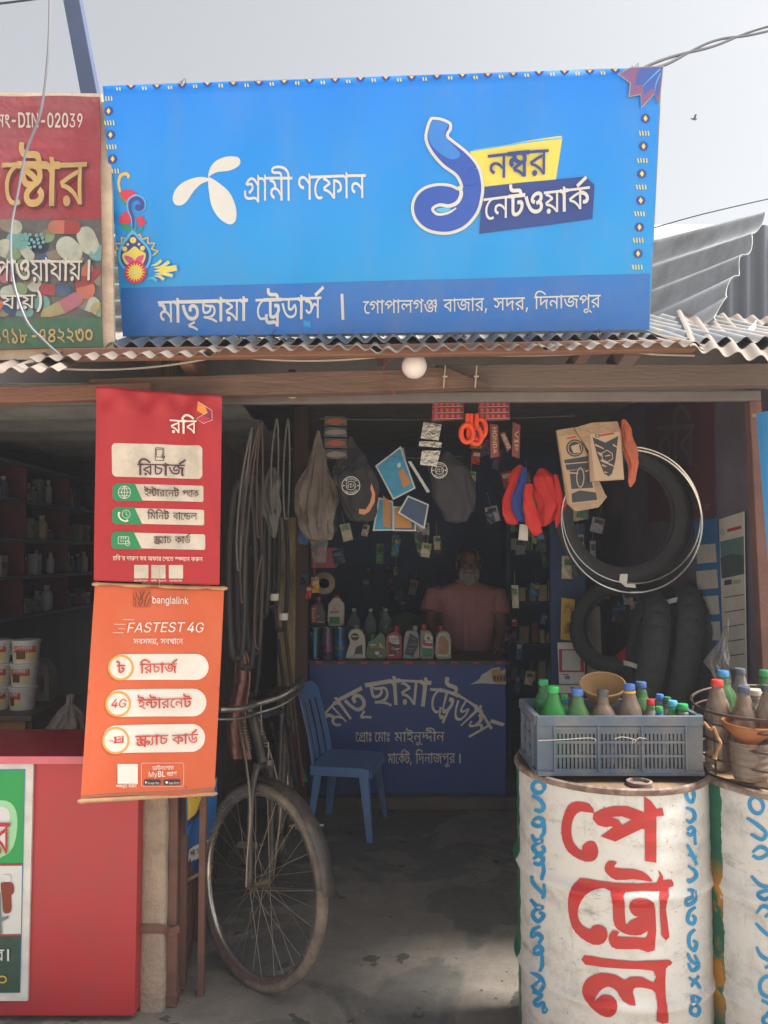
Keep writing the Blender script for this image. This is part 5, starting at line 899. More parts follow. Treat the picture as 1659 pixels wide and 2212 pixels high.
for x, y, l, w, a, ca, cb in ((140, 492, 72, 30, .02, 'r', 'o'), (24, 488, 50, 30, .3, 'w', 'k'), (60, 525, 96, 36, .2, 'n', 't'), (190, 520, 60, 40, 1.2, 'w', 'w'), (210, 545, 40, 36, .5, 't', 't'), (150, 540, 60, 46, .8, 'w', 'w'), (20, 540, 60, 40, .4, 'g', 'w'), (105, 560, 60, 26, -.4, 'k', 'b'), (180, 575, 50, 34, .9, 'o', 'k'), (60, 580, 60, 36, .1, 'b', 'g'), (10, 590, 50, 30, 1.1, 'p', 'o'), (120, 627, 72, 26, .05, 'b', 'r'), (185, 620, 56, 40, 1.3, 'o', 'r'), (30, 630, 60, 30, -.3, 'g', 'w'), (70, 610, 46, 30, .9, 'w', 'k'), (135, 665, 100, 30, -.5, 'p', 'y'), (190, 655, 56, 34, .4, 'w', 'k'), (40, 668, 70, 32, .3, 't', 'b'), (90, 655, 40, 34, .2, 't', 't'), (5, 668, 40, 30, .6, 'k', 'o'), (100, 508, 40, 34, .2, 'g', 'k'), (215, 600, 40, 30, 1.0, 'k', 'r'), (60, 548, 40, 22, .9, 'w', 'w'), (215, 670, 36, 28, .5, 'g', 'y'), (-30, 520, 60, 40, .4, 'w', 'b'), (-40, 600, 60, 40, .4, 'r', 'b'), (-60, 660, 60, 40, .4, 't', 'b')):
    for c, p in capsule(x, y, l, w, a, ca, cb): lay[c].append([(min(219.0, q[0]), max(474, min(686, q[1]))) for q in p])
pill = lambda k: ink('pill_' + k, tuple(int(x * .82) for x in pc[k]), 0.6, dirt=((96, 88, 86), 0.6, 12))
dots = [circ(45 + 11 * i % 52 + rr.uniform(-2, 2), 508 + 9 * (i // 5) + rr.uniform(-2, 2), 4, 8) for i in range(20)]
decals('pill_photo', ps, Q2, [(ink('photo_ground', (72, 74, 76), dirt=((120, 110, 104), 0.6, 12)), [[(-150, 474), (219, 474), (221.5, 688), (-150, 690)]])]
       + [(pill(k), lay[k]) for k in ('k', 'n', 'g', 'b', 't', 'w', 'r', 'o', 'p', 'y') if lay[k]] + [(pill('t'), dots)], 0.0012, CUT, gap=0.0004)
decal('green_band', ink('faded_green', (48, 88, 68), dirt=((90, 110, 92), 0.5, 7)), ps, Q2, [[(-150, 688), (221.5, 687), (222, 749), (-150, 756)]], 0.0012, CUT)
gold2 = ink('faded_gold', (172, 144, 92), dirt=((140, 92, 80), 0.5, 14)); cream = ink('cream', (182, 177, 170), dirt=((170, 150, 150), 0.4, 12)); shad = ink('letter_shade', (88, 40, 46))
sto = ptext('ষ্টোর', (8, 447), (188, 444), 92, .03)
sh2 = lambda grp, dx, dy: [[[(x + dx, y + dy) for x, y in c] for c in g] for g in grp]
low = ptext('পাওয়া', (-8, 610), (108, 608), 44, .03) + ptext('যায়', (108, 608), (178, 607), 44, .03) + ptext('।', (183, 607), (200, 607), 44, .02)
low2 = ptext('যায়)', (6, 670), (98, 668), 30, .03)
decals('lettering', ps, Q2, [(shad, sh2(sto, 4, 4)), (ink('letter_dark', (58, 56, 58)), sh2(low + low2, 3, 3)), (gold2, sto + ptext('১৭১৮', (-12, 743), (60, 742), 30, .03) + ptext('-', (66, 740), (84, 740), 30, .05, latin=True) + ptext('৭৪২২৩০', (84, 742), (204, 740), 30, .03)),
       (cream, ptext('নং', (-6, 277), (24, 277), 26, .02) + ptext('-DIN-02039', (24, 277), (182, 278), 30, .03, latin=True) + low + low2)], 0.006, CUT)
# ================================================================ HANGING BANNERS
def cloth(name, col, **k): return mat(name, col, 0.55, var=0.08, scale=3, bump=0.12, bscale=60, weave=70, **k)
Q3 = Quad((208, 835), (480, 856), (474, 1264), (203, 1254), 2.47)
def d3(u, v):
    t = max(0, 1 - v)
    return 0.010 * t * math.sin(u * 15 + v * 2.5) + 0.007 * math.sin(u * 9 - v * 5) * (0.4 + t) + 0.006 * math.exp(-((u - .72 - .32 * v) / .07) ** 2) * math.sin(v * 3.1) * 2.4 - 0.012 * math.exp(-((v - .06) / .05) ** 2) * math.sin(u * 21)
Q3.disp = d3
rb = thing('hanging_banner', 'crimson cloth banner with white and green recharge panels, rumpled at its top', 'banner', Q3.bl, 'phone banners on the concrete post')
slab(Q3, -0.0015, 0.0, 'cloth', cloth('crimson_cloth', (172, 24, 36), dirt=((146, 40, 48), 0.5, 2)), rb, 44, 60)
for p in rb.children[0].data.polygons: p.use_smooth = True
c3 = lambda pts: [(x * .3255, 675 + y * .3255) for x, y in pts]
dirty_white = ink('soiled_white', (206, 196, 182), 0.7, dirt=((140, 124, 110), 0.6, 9)); maroon = ink('maroon', (70, 34, 44)); bgreen = ink('panel_green', (30, 132, 84), 0.6, dirt=((40, 100, 70), 0.4, 8)); lw = ink('letter_white', (226, 216, 206))
rows = [(1133, 1250, 745, 1352, 14), (1292, 1405, 742, 1356, 14), (1455, 1568, 737, 1362, 12)]
white_p = [c3(tilt(rrect(742, 866, 1345, 1088, 30), 742, .03))] + [c3(tilt(rrect(x0 + 100, y0 + 2, x1, y1 - 8, 12), x0, .025)) for y0, y1, x0, x1, s in rows]
green_p = [c3(tilt(curve_poly([(x0, y0 + 24), (x0 + 24, y0), (x0 + 150, y0), (x0 + 205, y1), (x0 + 20, y1), (x0, y1 - 20)], 1), x0, .01)) for y0, y1, x0, x1, s in rows]
icon = [ring(c3(circ(824, 1193, 43)), 1.0)] + [stroke(c3([(824, 1150), (804, 1193), (824, 1236)]), .9), stroke(c3([(824, 1150), (844, 1193), (824, 1236)]), .9), stroke(c3([(783, 1193), (867, 1193)]), .9), stroke(c3([(824, 1150), (824, 1236)]), .9), stroke(c3([(790, 1170), (858, 1170)]), .8), stroke(c3([(790, 1216), (858, 1216)]), .8)]
icon += [stroke(c3([(790, 1325), (785, 1345), (800, 1372), (830, 1385), (848, 1378)]), [5, 3.2, 3, 3.2, 5]), ring(c3(circ(836, 1338, 28)), .9), stroke(c3([(836, 1318), (836, 1340), (848, 1346)]), .9)]
icon += [ring(c3(rrect(782, 1487, 855, 1537, 8)), 1.0), ring(c3(circ(846, 1533, 17)), 1.0)] + [c3(circ(803 + 15 * k, 1497, 4, 8)) for k in range(3)] + [stroke(c3([(800 + 14 * k, 1508), (804 + 14 * k, 1524)]), .9) for k in range(4)]
CB = 11
decals('panel_print', rb, Q3, [(dirty_white, white_p + [c3(rrect(a, 1675, a + 95, 1765, 3)) for a in (890, 1004, 1121)]), (bgreen, green_p), (lw, icon),
       (maroon, [ring(c3(tilt(rrect(1032, 897, 1091, 985, 8), 1032, .03)), 1.4), c3(rrect(1040, 908, 1082, 962, 2))]), (dirty_white, [c3(rrect(1044, 912, 1078, 958, 2))]),
       (ink('logo_orange', (214, 132, 44)), [c3([(1315, 595), (1365, 628), (1380, 668), (1355, 682), (1309, 655)])]), (ink('logo_violet', (120, 32, 84)), [c3([(1345, 690), (1382, 668), (1408, 690), (1398, 706)])]),
       (ink('logo_rose', (178, 36, 60)), [c3([(1345, 690), (1398, 706), (1352, 738), (1312, 706)])]),
       (lw, [stroke(c3([(1315, 595), (1408, 655), (1410, 718), (1352, 740), (1305, 706), (1380, 668)]), .8, 1)])], 0.0015, CB, gap=0.0004)
decals('lettering', rb, Q3, [(lw, ptext('রবি', (367, 934), (425, 937), 28, .02) + ptext("রবি'র দারুণ সব অফার পেতে স্ক্যান করুন", (244, 1210), (438, 1212), 8.5)
       + ptext('মাই রবি অ্যাপ', (290, 1256), (319, 1256), 3.4) + ptext('রবি অ্যাপ', (326, 1256), (360, 1256), 3.4) + ptext('অনলাইন সিম', (366, 1256), (394, 1256), 3.4)),
       (maroon, ptext('রিচার্জ', (299, 1026), (399, 1028), 24, .035) + ptext('ইন্টারনেট', (313, 1071), (387, 1073), 14, .02) + ptext('প্যাক', (394, 1073), (429, 1074), 14, .02) + ptext('মিনিট', (320, 1121), (366, 1122), 14.5, .02) + ptext('বান্ডেল', (374, 1122), (426, 1123), 14.5, .02) + ptext('স্ক্র্যাচ', (333, 1173), (371, 1173), 14, .02) + ptext('কার্ড', (378, 1173), (412, 1173), 14, .02) + ptext('৳', (349, 991), (358, 991), 7, .04))], 0.005, CB)
Q4 = Quad((205, 1264), (484, 1272), (463, 1713), (174, 1729), 2.43)
Q4.disp = lambda u, v: 0.005 * math.sin(u * 7 + v * 3) + 0.006 * math.exp(-v * 14) * math.sin(u * 17) + 0.004 * math.exp(-((u - .1) / .16) ** 2 - ((v - .1) / .09) ** 2)
ob = thing('hanging_banner', 'orange cloth banner on wooden rods with three white pill shaped panels, below the crimson banner', 'banner', Q4.bl, 'phone banners on the concrete post')
slab(Q4, -0.0015, 0.0, 'cloth', cloth('orange_cloth', (208, 92, 50), dirt=((206, 124, 92), 0.45, 2.2)), ob, 36, 50)
for p in ob.children[0].data.polygons: p.use_smooth = True
c6 = lambda pts: [(x * .3906, 1242 + y * .3906) for x, y in pts]
owh = ink('banner_white', (228, 222, 214), 0.6, dirt=((196, 184, 172), 0.3, 8)); obr = ink('stripe_brown', (132, 62, 34)); oor = ink('letter_red', (196, 62, 44)); ogo = ink('ring_gold', (226, 164, 76))
pills = [(597, 1152, 436, 583, -.003), (582, 1140, 632, 788, -.012), (563, 1133, 832, 990, -.024)]
pp = [c6(tilt(rrect(x0 + 4, y0 + 2, x1, y1 - 2, (y1 - y0) / 2 - 3, 8), x0, k)) for x0, x1, y0, y1, k in pills]
ccs = [(668, 512, 72), (653, 713, 72), (640, 916, 76)]
stripes = [stroke(c6(p), w) for p, w in (([(750, 95), (760, 125), (775, 140)], 2.4), ([(775, 90), (778, 120), (765, 165)], 2.6), ([(800, 90), (785, 125), (788, 150), (770, 172)], 3), ([(826, 95), (806, 130), (800, 172)], 3), ([(826, 130), (815, 172)], 2.2), ([(742, 120), (752, 150), (745, 172)], 2), ([(790, 88), (795, 110)], 1.6))]
decals('panel_print', ob, Q4, [(ink('hem_grime', (150, 96, 74)), [[(176, 1719), (463, 1702), (463, 1708), (175, 1725)]]),
       (owh, pp + [c6(rrect(650, 1046, 762, 1156, 2))] + [stroke(c6(p), .9) for p in ([(682, 246), (742, 248)], [(630, 272), (694, 272)], [(655, 297), (690, 298)], [(625, 318), (684, 319)])] + [ring(c6(tilt(rrect(781, 1040, 1016, 1172, 14), 781, -.02)), .7)]),
       (ogo, [c6(circ(x, y, r, 36)) for x, y, r in ccs]), (ink('ring_orange', (206, 120, 56)), [ring(c6(circ(x, y, r, 36)), .8) for x, y, r in ccs]), (owh, [c6(circ(x, y, r - 13, 36)) for x, y, r in ccs]), (obr, [ring(c6(rrect(737, 84, 832, 178, 10)), .9)] + stripes),
       (oor, [c6([(628, 894), (685, 889), (684, 928), (626, 932), (634, 912)])]), (ink('badge_black', (44, 40, 42)), [c6(tilt(rrect(797, 1132, 888, 1160, 4), 797, -.02)), c6(tilt(rrect(904, 1130, 996, 1158, 4), 904, -.02))]),
       (owh, [c6([(803, 1138), (815, 1146), (803, 1154)]), c6(circ(921, 1144, 7, 12))])], 0.0015, CB, gap=0.0004)
decals('lettering', ob, Q4, [(owh, ptext('banglalink', (328, 1303), (407, 1305), 15, .008, latin=True) + ptext('FASTEST', (272, 1366), (397, 1365), 21, .0, .22, latin=True) + ptext('4G', (402, 1365), (439, 1366), 21, .03, .22, latin=True)
       + ptext('সবসময়,', (288, 1391), (342, 1391), 11, .02) + ptext('সবখানে', (347, 1391), (395, 1391), 11, .02) + ptext('স্ক্যান করুন', (251, 1703), (295, 1701), 7.5, .015) + ptext('ডাউনলোড', (329, 1663), (375, 1661), 8, .01) + ptext('MyBL', (320, 1678), (357, 1676), 11.5, .04, latin=True) + ptext('অ্যাপ', (360, 1675), (381, 1673), 8, .01)
       + ptext('Google Play', (319, 1693), (344, 1692), 4, 0, latin=True) + ptext('App Store', (364, 1692), (387, 1691), 4, 0, latin=True) + ptext('স্ক্র্যাচ', (251, 1596), (265, 1595), 4.5, .02) + ptext('কার্ড', (251, 1603), (264, 1602), 4.5, .02)),
       (oor, ptext('রিচার্জ', (303, 1454), (382, 1453), 20, .025) + ptext('ইন্টারনেট', (298, 1531), (413, 1527), 20, .025) + ptext('স্ক্র্যাচ', (293, 1610), (363, 1607), 20, .025) + ptext('কার্ড', (371, 1607), (427, 1604), 20, .025) + ptext('৳', (251, 1453), (271, 1453), 21, .02) + ptext('4G', (238, 1528), (273, 1528), 18, .015, .2, latin=True)),
       (obr, ptext("'২৯", (233, 1602), (245, 1602), 5, .02))], 0.0055, CB)
rodm = mat('rod_wood', (178, 140, 104), 0.6, var=0.2, scale=20)
for a, b, nm in (((200, 1262), (490, 1271), 'top_rod'), ((169, 1731), (468, 1714), 'bottom_rod')):
    pa, pb = at(*a, Q4.loc(*a).y), at(*b, Q4.loc(*b).y); d = (pb - pa).normalized()
    mb = MB().tube([pa - d * .002, pa + d * .012, pa + d * .02, pb - d * .02, pb - d * .012, pb + d * .002], [.004, .0085, .0068, .0068, .0085, .004], 10)
    mb.obj(nm, rodm, ob, smooth=True)
mb = MB().tube([Q4.loc(344, 1268, .006), at(344, 1240, 2.46), at(345, 1225, 2.47)], .0008, 5); mb.obj('hanging_string', ink('string', (190, 180, 170)), ob)
# ================================================================ BICYCLE
black_p = mat('black_enamel', (40, 38, 38), .4, var=.2, scale=8, dirt=((110, 94, 80), .6, 9)); chrome = mat('worn_chrome', (150, 144, 136), .3, metal=.85, var=.2, dirt=((84, 72, 62), .8, 16))
tyre_m = mat('dusty_tyre', (92, 84, 76), .9, var=.25, scale=10, bump=.5, bscale=120, dirt=((150, 134, 116), .85, 9)); spoke_m = mat('spoke_steel', (134, 122, 110), .45, metal=.6, var=.2); hub_m = mat('greasy_hub', (112, 98, 82), .5, metal=.5, var=.3, scale=30)
rim_c = mat('rusty_chrome', (196, 188, 178), .25, metal=.85, var=.2, scale=9, dirt=((130, 100, 74), .6, 5))
HUB = V((-.448, 2.841, .341)); na = V((-.67, -.735, .10)).normalized(); nd_ = V((0, 0, 1)).cross(na).normalized(); nu_ = na.cross(nd_)
bike = thing('bicycle', 'old black roadster bicycle with dusty tyres leaning by the rusty gate', 'bicycle', (HUB.x, HUB.y, 0))
def wheel(parent, hub, n, d, u, Rr=.348):
    P = lambda a, r, w=0.0: hub + (u * -math.cos(a) + d * math.sin(a)) * r + n * w
    def tor(R0, prof, m, name, par, seg=96, fn=None):
        mb = MB(); vs = []; K = len(prof)
        for i in range(seg):
            a = 2 * math.pi * i / seg
            for k, (w, r) in enumerate(prof): vs.append(P(a, R0 + r + (fn(i, k) if fn else 0), w))
        fs = [(i * K + k, ((i + 1) % seg) * K + k, ((i + 1) % seg) * K + (k + 1) % K, i * K + (k + 1) % K) for i in range(seg) for k in range(K)]
        return mb.add(vs, fs).obj(name, m, par, smooth=True, ang=60)
    rim = tor(Rr - .042, [(-.017, .012), (-.019, .016), (-.015, .016), (-.008, .002), (.008, .002), (.015, .016), (.019, .016), (.017, .012), (.012, -.004), (0, -.009), (-.012, -.004)], rim_c, 'wheel', parent)
    tor(Rr - .020, [(.02 * math.cos(2 * math.pi * k / 14), .02 * math.sin(2 * math.pi * k / 14)) for k in range(14)], tyre_m, 'tyre', rim, 192, lambda i, k: .0016 * (1 if (i + (k % 2)) % 2 else 0) if 1 <= k <= 6 else 0)
    mb = MB().tube([hub - n * .052, hub + n * .052], .0055, 8)
    mb.tube([hub - n * .034, hub - n * .031, hub - n * .030, hub - n * .012, hub + n * .012, hub + n * .030, hub + n * .031, hub + n * .034], [.021, .021, .016, .012, .012, .016, .021, .021], 14)
    for s in (-1, 1): mb.tube([hub + n * s * .043, hub + n * s * .050], .010, 6)
    mb.obj('hub', hub_m, rim, smooth=True)
    for i in range(32):
        a = 2 * math.pi * i / 32; s = 1 if i % 2 else -1; t = 1 if (i // 2) % 2 else -1
        MB().tube([P(a + t * 1.15, .019, s * .032), P(a, Rr - .045, s * .003)], .0011, 4, caps=False).obj('spoke', spoke_m, rim)
    return P
WP = wheel(bike, HUB, na, nd_, nu_)
st_ = (nu_ * .88 - nd_ * .47).normalized(); crown = HUB + nu_ * .405 - nd_ * .035; head = crown + st_ * .19; top_ = head + st_ * .045
for s in (-1, 1):
    e = HUB + na * s * .047
    MB().tube(smooth_path([crown + na * s * .028, crown + na * s * .045 - nu_ * .09 + nd_ * .004, HUB + na * s * .05 + nu_ * .13 - nd_ * .012, HUB + na * s * .05 + nu_ * .06 + nd_ * .0, e], 5), [.0125] * 8 + [.011] * 6 + [.009] * 7, 8).obj('fork_blade', black_p, bike, smooth=True)
    MB().tube(smooth_path([head + na * s * .045 - nd_ * .03, crown + na * s * .062 - nd_ * .02, HUB + na * s * .07 + nu_ * .26, HUB + na * s * .066 + nu_ * .1, e + na * s * .012], 5), .0042, 6).obj('brake_rod', spoke_m, bike, smooth=True)
    c0_ = head - st_ * .02 + na * s * .04 - nd_ * .015
    MB().tube([c0_ - st_ * (.11 * k / 90) + (na * math.cos(k * .7) + nd_ * math.sin(k * .7)) * .011 for k in range(91)], .0028, 5).obj('spring', hub_m, bike, smooth=True)
MB().tube([crown - na * .04, crown + na * .04], .013, 10).tube([crown + nd_ * .03, crown + nd_ * .045], .012, 8).obj('fork_crown', black_p, bike, smooth=True)
MB().tube([crown + st_ * .01, head], .018, 12).tube([head, head + st_ * .012], .022, 12).tube([crown + st_ * .008, crown + st_ * .02], .022, 12).obj('head_tube', black_p, bike, smooth=True)
MB().tube(smooth_path([head, top_, top_ + nd_ * .05 + st_ * .01], 4), .011, 8).obj('stem', chrome, bike, smooth=True)
bc_ = top_ + nd_ * .05 + st_ * .01
for k_, (r_, dz, m_) in enumerate(((.0112, 0, chrome), (.005, -.035, chrome))):
    pts = [bc_ + V((0, 0, dz)) + na * w + V((0, 0, .03 * min(1, abs(w) / .2) ** 2 - .2 * w)) + nd_ * (.02 * math.sin(min(1, abs(w) / .24) * math.pi)) - nd_ * max(0, abs(w) - .2) * .6 for w in [-.27 + .03 * i for i in range(19)]]
    o = MB().tube(pts, r_, 10).obj('handlebar' if k_ == 0 else 'brake_lever', m_, bike, smooth=True)
    if k_ == 0:
        for q in (pts[:4], pts[-4:]): MB().tube(q, .0155, 10).obj('grip', mat('black_rubber', (38, 36, 36), .8), bike, smooth=True)
MB().tube([bc_ + nd_ * .02, bc_ + nd_ * .028 - V((0, 0, .12)), crown + nd_ * .03 + V((0, 0, .09)), crown + nd_ * .03], .0026, 6).obj('brake_link', chrome, bike, smooth=True)
MB().grid(lambda u, v: WP(3.71 - 1.98 * u, .348 + .02 - 9 * ((v - .5) * .058) ** 2, (v - .5) * .058), 40, 8, thick=.0015).obj('mudguard', black_p, bike, smooth=True)
for s in (-1, 1): MB().tube([HUB + na * s * .05, WP(1.80, .362, s * .030)], .0022, 5).obj('mudguard_stay', black_p, bike)
g_ = V((-.075, 1, 0)).normalized(); gn = V((1, .075, 0)).normalized(); gu = V((0, 0, 1))
rh = V((-.50, 3.93, .348)); bbk = V((-.47, 3.46, .29)); stop = V((-.475, 3.62, .80)); hl, hh2 = crown + st_ * .02, head - st_ * .01
mb = MB()
for a, b, r_ in ((hl, bbk, .0145), (hh2, stop, .0135), (bbk, stop + V((0, 0, .05)), .0145)): mb.tube([a, b], r_, 10)
for s in (-1, 1): mb.tube([bbk + gn * s * .03, rh + gn * s * .055], .008, 8); mb.tube([stop + gn * s * .012, rh + gn * s * .055], .008, 8)
mb.obj('frame', black_p, bike, smooth=True)
wheel(bike, rh, gn, V((0, 0, 1)).cross(gn).normalized(), gu)
MB().ball(stop + V((0, .02, .08)), (.075, .11, .025), 16, 10).ball(stop + V((0, -.08, .08)), (.03, .09, .02), 12, 8).obj('saddle', mat('brown_saddle', (70, 54, 46), .6, var=.2), bike, smooth=True)
MB().lathe([(.085, -.004), (.092, 0), (.085, .004)], 44, Matrix.Translation(bbk + gn * .05) @ V((0, 0, 1)).rotation_difference(gn).to_matrix().to_4x4(), rfn=lambda a, z: 1 + .03 * math.sin(a * 44)).obj('chainwheel', hub_m, bike, smooth=True)
for s, ca in ((1, .55), (-1, .55 + math.pi)):
    e = bbk + gn * s * .07 + (g_ * -math.cos(ca) + gu * math.sin(ca)) * .17
    MB().tube([bbk + gn * s * .055, bbk + gn * s * .07, e], .009, 8).obj('crank', chrome, bike, smooth=True)
    c_ = e + gn * s * .065
    pd = MB().box(c_, (.095, .07, .03), (R(-20), 0, R(-4))).obj('pedal', mat('rubber_pedal', (128, 116, 100), .8, var=.2, bump=.4, bscale=60), bike, bevel=.004)
    MB().tube([e - gn * s * .01, c_ + gn * s * .07], .007, 8).obj('pedal_axle', chrome, bike, smooth=True)
MB().box(crown + nd_ * .045 + st_ * .02, (.018, .018, .024)).obj('lamp_bracket', black_p, bike, bevel=.002)
# ================================================================ COUNTER
blue_ply = mat('blue_counter_paint', (30, 66, 140), 0.5, var=0.12, scale=3, bump=0.05, dirt=((60, 64, 80), 0.35, 3))
counter_y = 4.75
a0, a1 = at(668, 1432, counter_y), at(1094, 1706, counter_y)
xl, xr, zb, zt = a0.x, a1.x, 0.078, a0.z
ct = thing('shop_counter', 'dark blue shop counter hand lettered in grey, with torn white poster at its corner', 'counter', ((xl + xr) / 2, counter_y, zb))
MB().box(((xl + xr) / 2, counter_y + 0.01, (zb + zt) / 2), (xr - xl, 0.02, zt - zb)).obj('front_panel', blue_ply, ct, bevel=0.002)
for x in (xl + 0.012, xr - 0.012): MB().box((x, counter_y + 0.235, (zb + zt) / 2), (0.022, 0.425, zt - zb - 0.004)).obj('side_panel', blue_ply, ct)
MB().box(((xl + xr) / 2, counter_y + 0.22, zt + 0.008), (xr - xl + 0.02, 0.46, 0.016)).obj('countertop', mat('counter_top', (58, 48, 46), 0.5, var=0.2), ct, bevel=0.003)
trim = mat('trim_tape', (66, 40, 46), 0.5, var=0.5, scale=14); trim_r = mat('trim_red', (176, 36, 42), 0.5)
mb = MB().box(((xl + xr) / 2, counter_y - 0.014, zt + 0.004), (xr - xl + 0.016, 0.006, 0.022))
for i in range(9):
    x = xl + 0.06 + i * (xr - xl - 0.1) / 8; mb.box((x, counter_y - 0.0155, zt + 0.005), (0.04, 0.009, 0.016), mi=1)
mb.obj('edge_trim', [trim, trim_r], ct)
grey_i = ink('sign_grey', (222, 214, 198), 0.7, dirt=((150, 142, 134), 0.3, 12))
def bend_line(pts, h):
    sp = smooth_path([(x, y, 0) for x, y in pts], 12); L = [0]
    for i in range(1, len(sp)): L.append(L[-1] + (sp[i] - sp[i - 1]).length)
    def fn(x, y):
        t = max(0, min(1, x)) * L[-1]; i = 1
        while i < len(L) - 1 and L[i] < t: i += 1
        k = (t - L[i - 1]) / max(1e-6, L[i] - L[i - 1]); p = sp[i - 1].lerp(sp[i], k)
        a, b = sp[max(0, i - 3)], sp[min(len(sp) - 1, i + 2)]; d = (b - a).normalized()
        over = (x - max(0, min(1, x))) * L[-1]; p = p + d * over
        nrm = V((d.y, -d.x, 0)); p = p + nrm * ((y - 1) * h)
        return (p.x, p.y)
    return fn
FQ = Flat(counter_y)
decal('lettering', grey_i, ct, FQ,
      ptext('মাতৃ', (0, 0), (1, 0), 1, .018, fn=bend_line([(692, 1548), (716, 1521), (746, 1500), (779, 1484)], 50))
      + ptext('ছায়া', (0, 0), (1, 0), 1, .018, fn=bend_line([(790, 1477), (835, 1469), (880, 1467), (930, 1472)], 54))
      + ptext('ট্রেডার্স', (0, 0), (1, 0), 1, .018, fn=bend_line([(930, 1486), (968, 1490), (1008, 1508), (1040, 1534), (1064, 1572)], 54))
      + ptext('প্রোঃ', (768, 1602), (804, 1602), 20, .012) + ptext('মোঃ', (809, 1602), (843, 1602), 20, .012) + ptext('মাইনুদ্দীন', (852, 1602), (960, 1601), 20, .012)
      + ptext('া', (815, 1649), (823, 1649), 22, .012) + ptext('মার্কেট,', (838, 1649), (890, 1649), 21, .012) + ptext('দিনাজপুর', (898, 1649), (983, 1648), 21, .012) + ptext('।', (986, 1648), (998, 1648), 20, .012), 0.0022)
paper = ink('paper', (200, 196, 188), 0.8, dirt=((160, 152, 140), 0.4, 14))
torn = [(1016, 1478), (1028, 1472), (1036, 1466), (1040, 1458), (1050, 1452), (1062, 1444), (1080, 1441), (1082, 1450), (1090, 1444), (1092, 1448), (1093, 1478), (1060, 1477), (1040, 1476)]
decals('torn_poster', ct, FQ, [(paper, [torn]), (ink('poster_ochre', (170, 140, 84)), [[(1062, 1446), (1080, 1444), (1084, 1456), (1092, 1452), (1092, 1476), (1066, 1474), (1062, 1462)]]), (ink('poster_dark', (72, 56, 48)), [rrect(1066 + 7 * k, 1459, 1071 + 7 * k, 1471, 1, 2) for k in range(4)])], 0.0012)
# ================================================================ OIL CANS AND BOTTLES ON THE COUNTER
TOPZ = zt + 0.0165
def can(x0, x1, ytop, lab, col, stripe=None, fleck=None, Y=4.83):
    p = at((x0 + x1) / 2, 1425, Y); r = mpp(Y) * (x1 - x0) / 2; h = at(x0, ytop, Y).z - TOPZ
    base = V((p.x, Y, TOPZ)); t = thing('oil_can', lab, 'can', base, 'round oil cans on the counter')
    m = mat('can_' + lab[:10].strip().replace(' ', '_'), col, 0.3, metal=0.3, var=0.2, scale=9)
    mb = MB().lathe([(r * .96, 0.004), (r, 0.008), (r, h - 0.01), (r * .97, h - 0.006)], 24, Matrix.Translation(base)); mb.obj('body', m, t, smooth=True)
    st = mat('can_metal', (150, 146, 138), 0.3, metal=0.9)
    MB().lathe([(r * .97, h - 0.007), (r * 1.01, h - 0.003), (r * 1.01, h), (r * .93, h), (r * .92, h - 0.004), (0.0001, h - 0.004)], 24, Matrix.Translation(base)).obj('lid', st, t, smooth=True)
    MB().lathe([(r * .9, 0.0), (r * 1.01, 0.0), (r * 1.01, 0.004), (r * .97, 0.005)], 24, Matrix.Translation(base)).obj('rim', st, t, smooth=True)
    if stripe:
        mb = MB()
        for a0_, a1_, z0, z1, c in stripe:
            mb.grid(lambda u, v: base + V((1.012 * r * math.sin(a0_ + (a1_ - a0_) * u), -1.012 * r * math.cos(a0_ + (a1_ - a0_) * u), (z0 + (z1 - z0) * v) * h)), 6, 1, mi=c)
        mb.obj('label', fleck, t)
    return t
can(671, 693, 1357, 'dark steel oil can with bright cyan stripe, leftmost on the counter', (34, 42, 58), [(-.35, .15, .03, .95, 0), (-1.1, -.7, .75, .88, 1)], [ink('cyan_stripe', (40, 178, 214)), paper])
can(694, 720, 1356, 'purple oil can between the dark can and the blue can', (104, 82, 116), [(-.5, .1, .74, .9, 0), (-.6, .9, .1, .22, 1), (.2, .8, .25, .5, 2)], [ink('can_red', (150, 44, 66)), ink('can_ink', (40, 36, 50)), ink('can_violet', (130, 84, 110))])
can(721, 748, 1356, 'blue oil can right of the purple can on the counter', (40, 104, 150), [(.2, .9, .6, .9, 0), (-.9, .9, .3, .42, 1), (-.9, .2, .05, .1, 0)], [ink('can_navy', (32, 56, 96)), ink('can_olive', (92, 118, 90))])
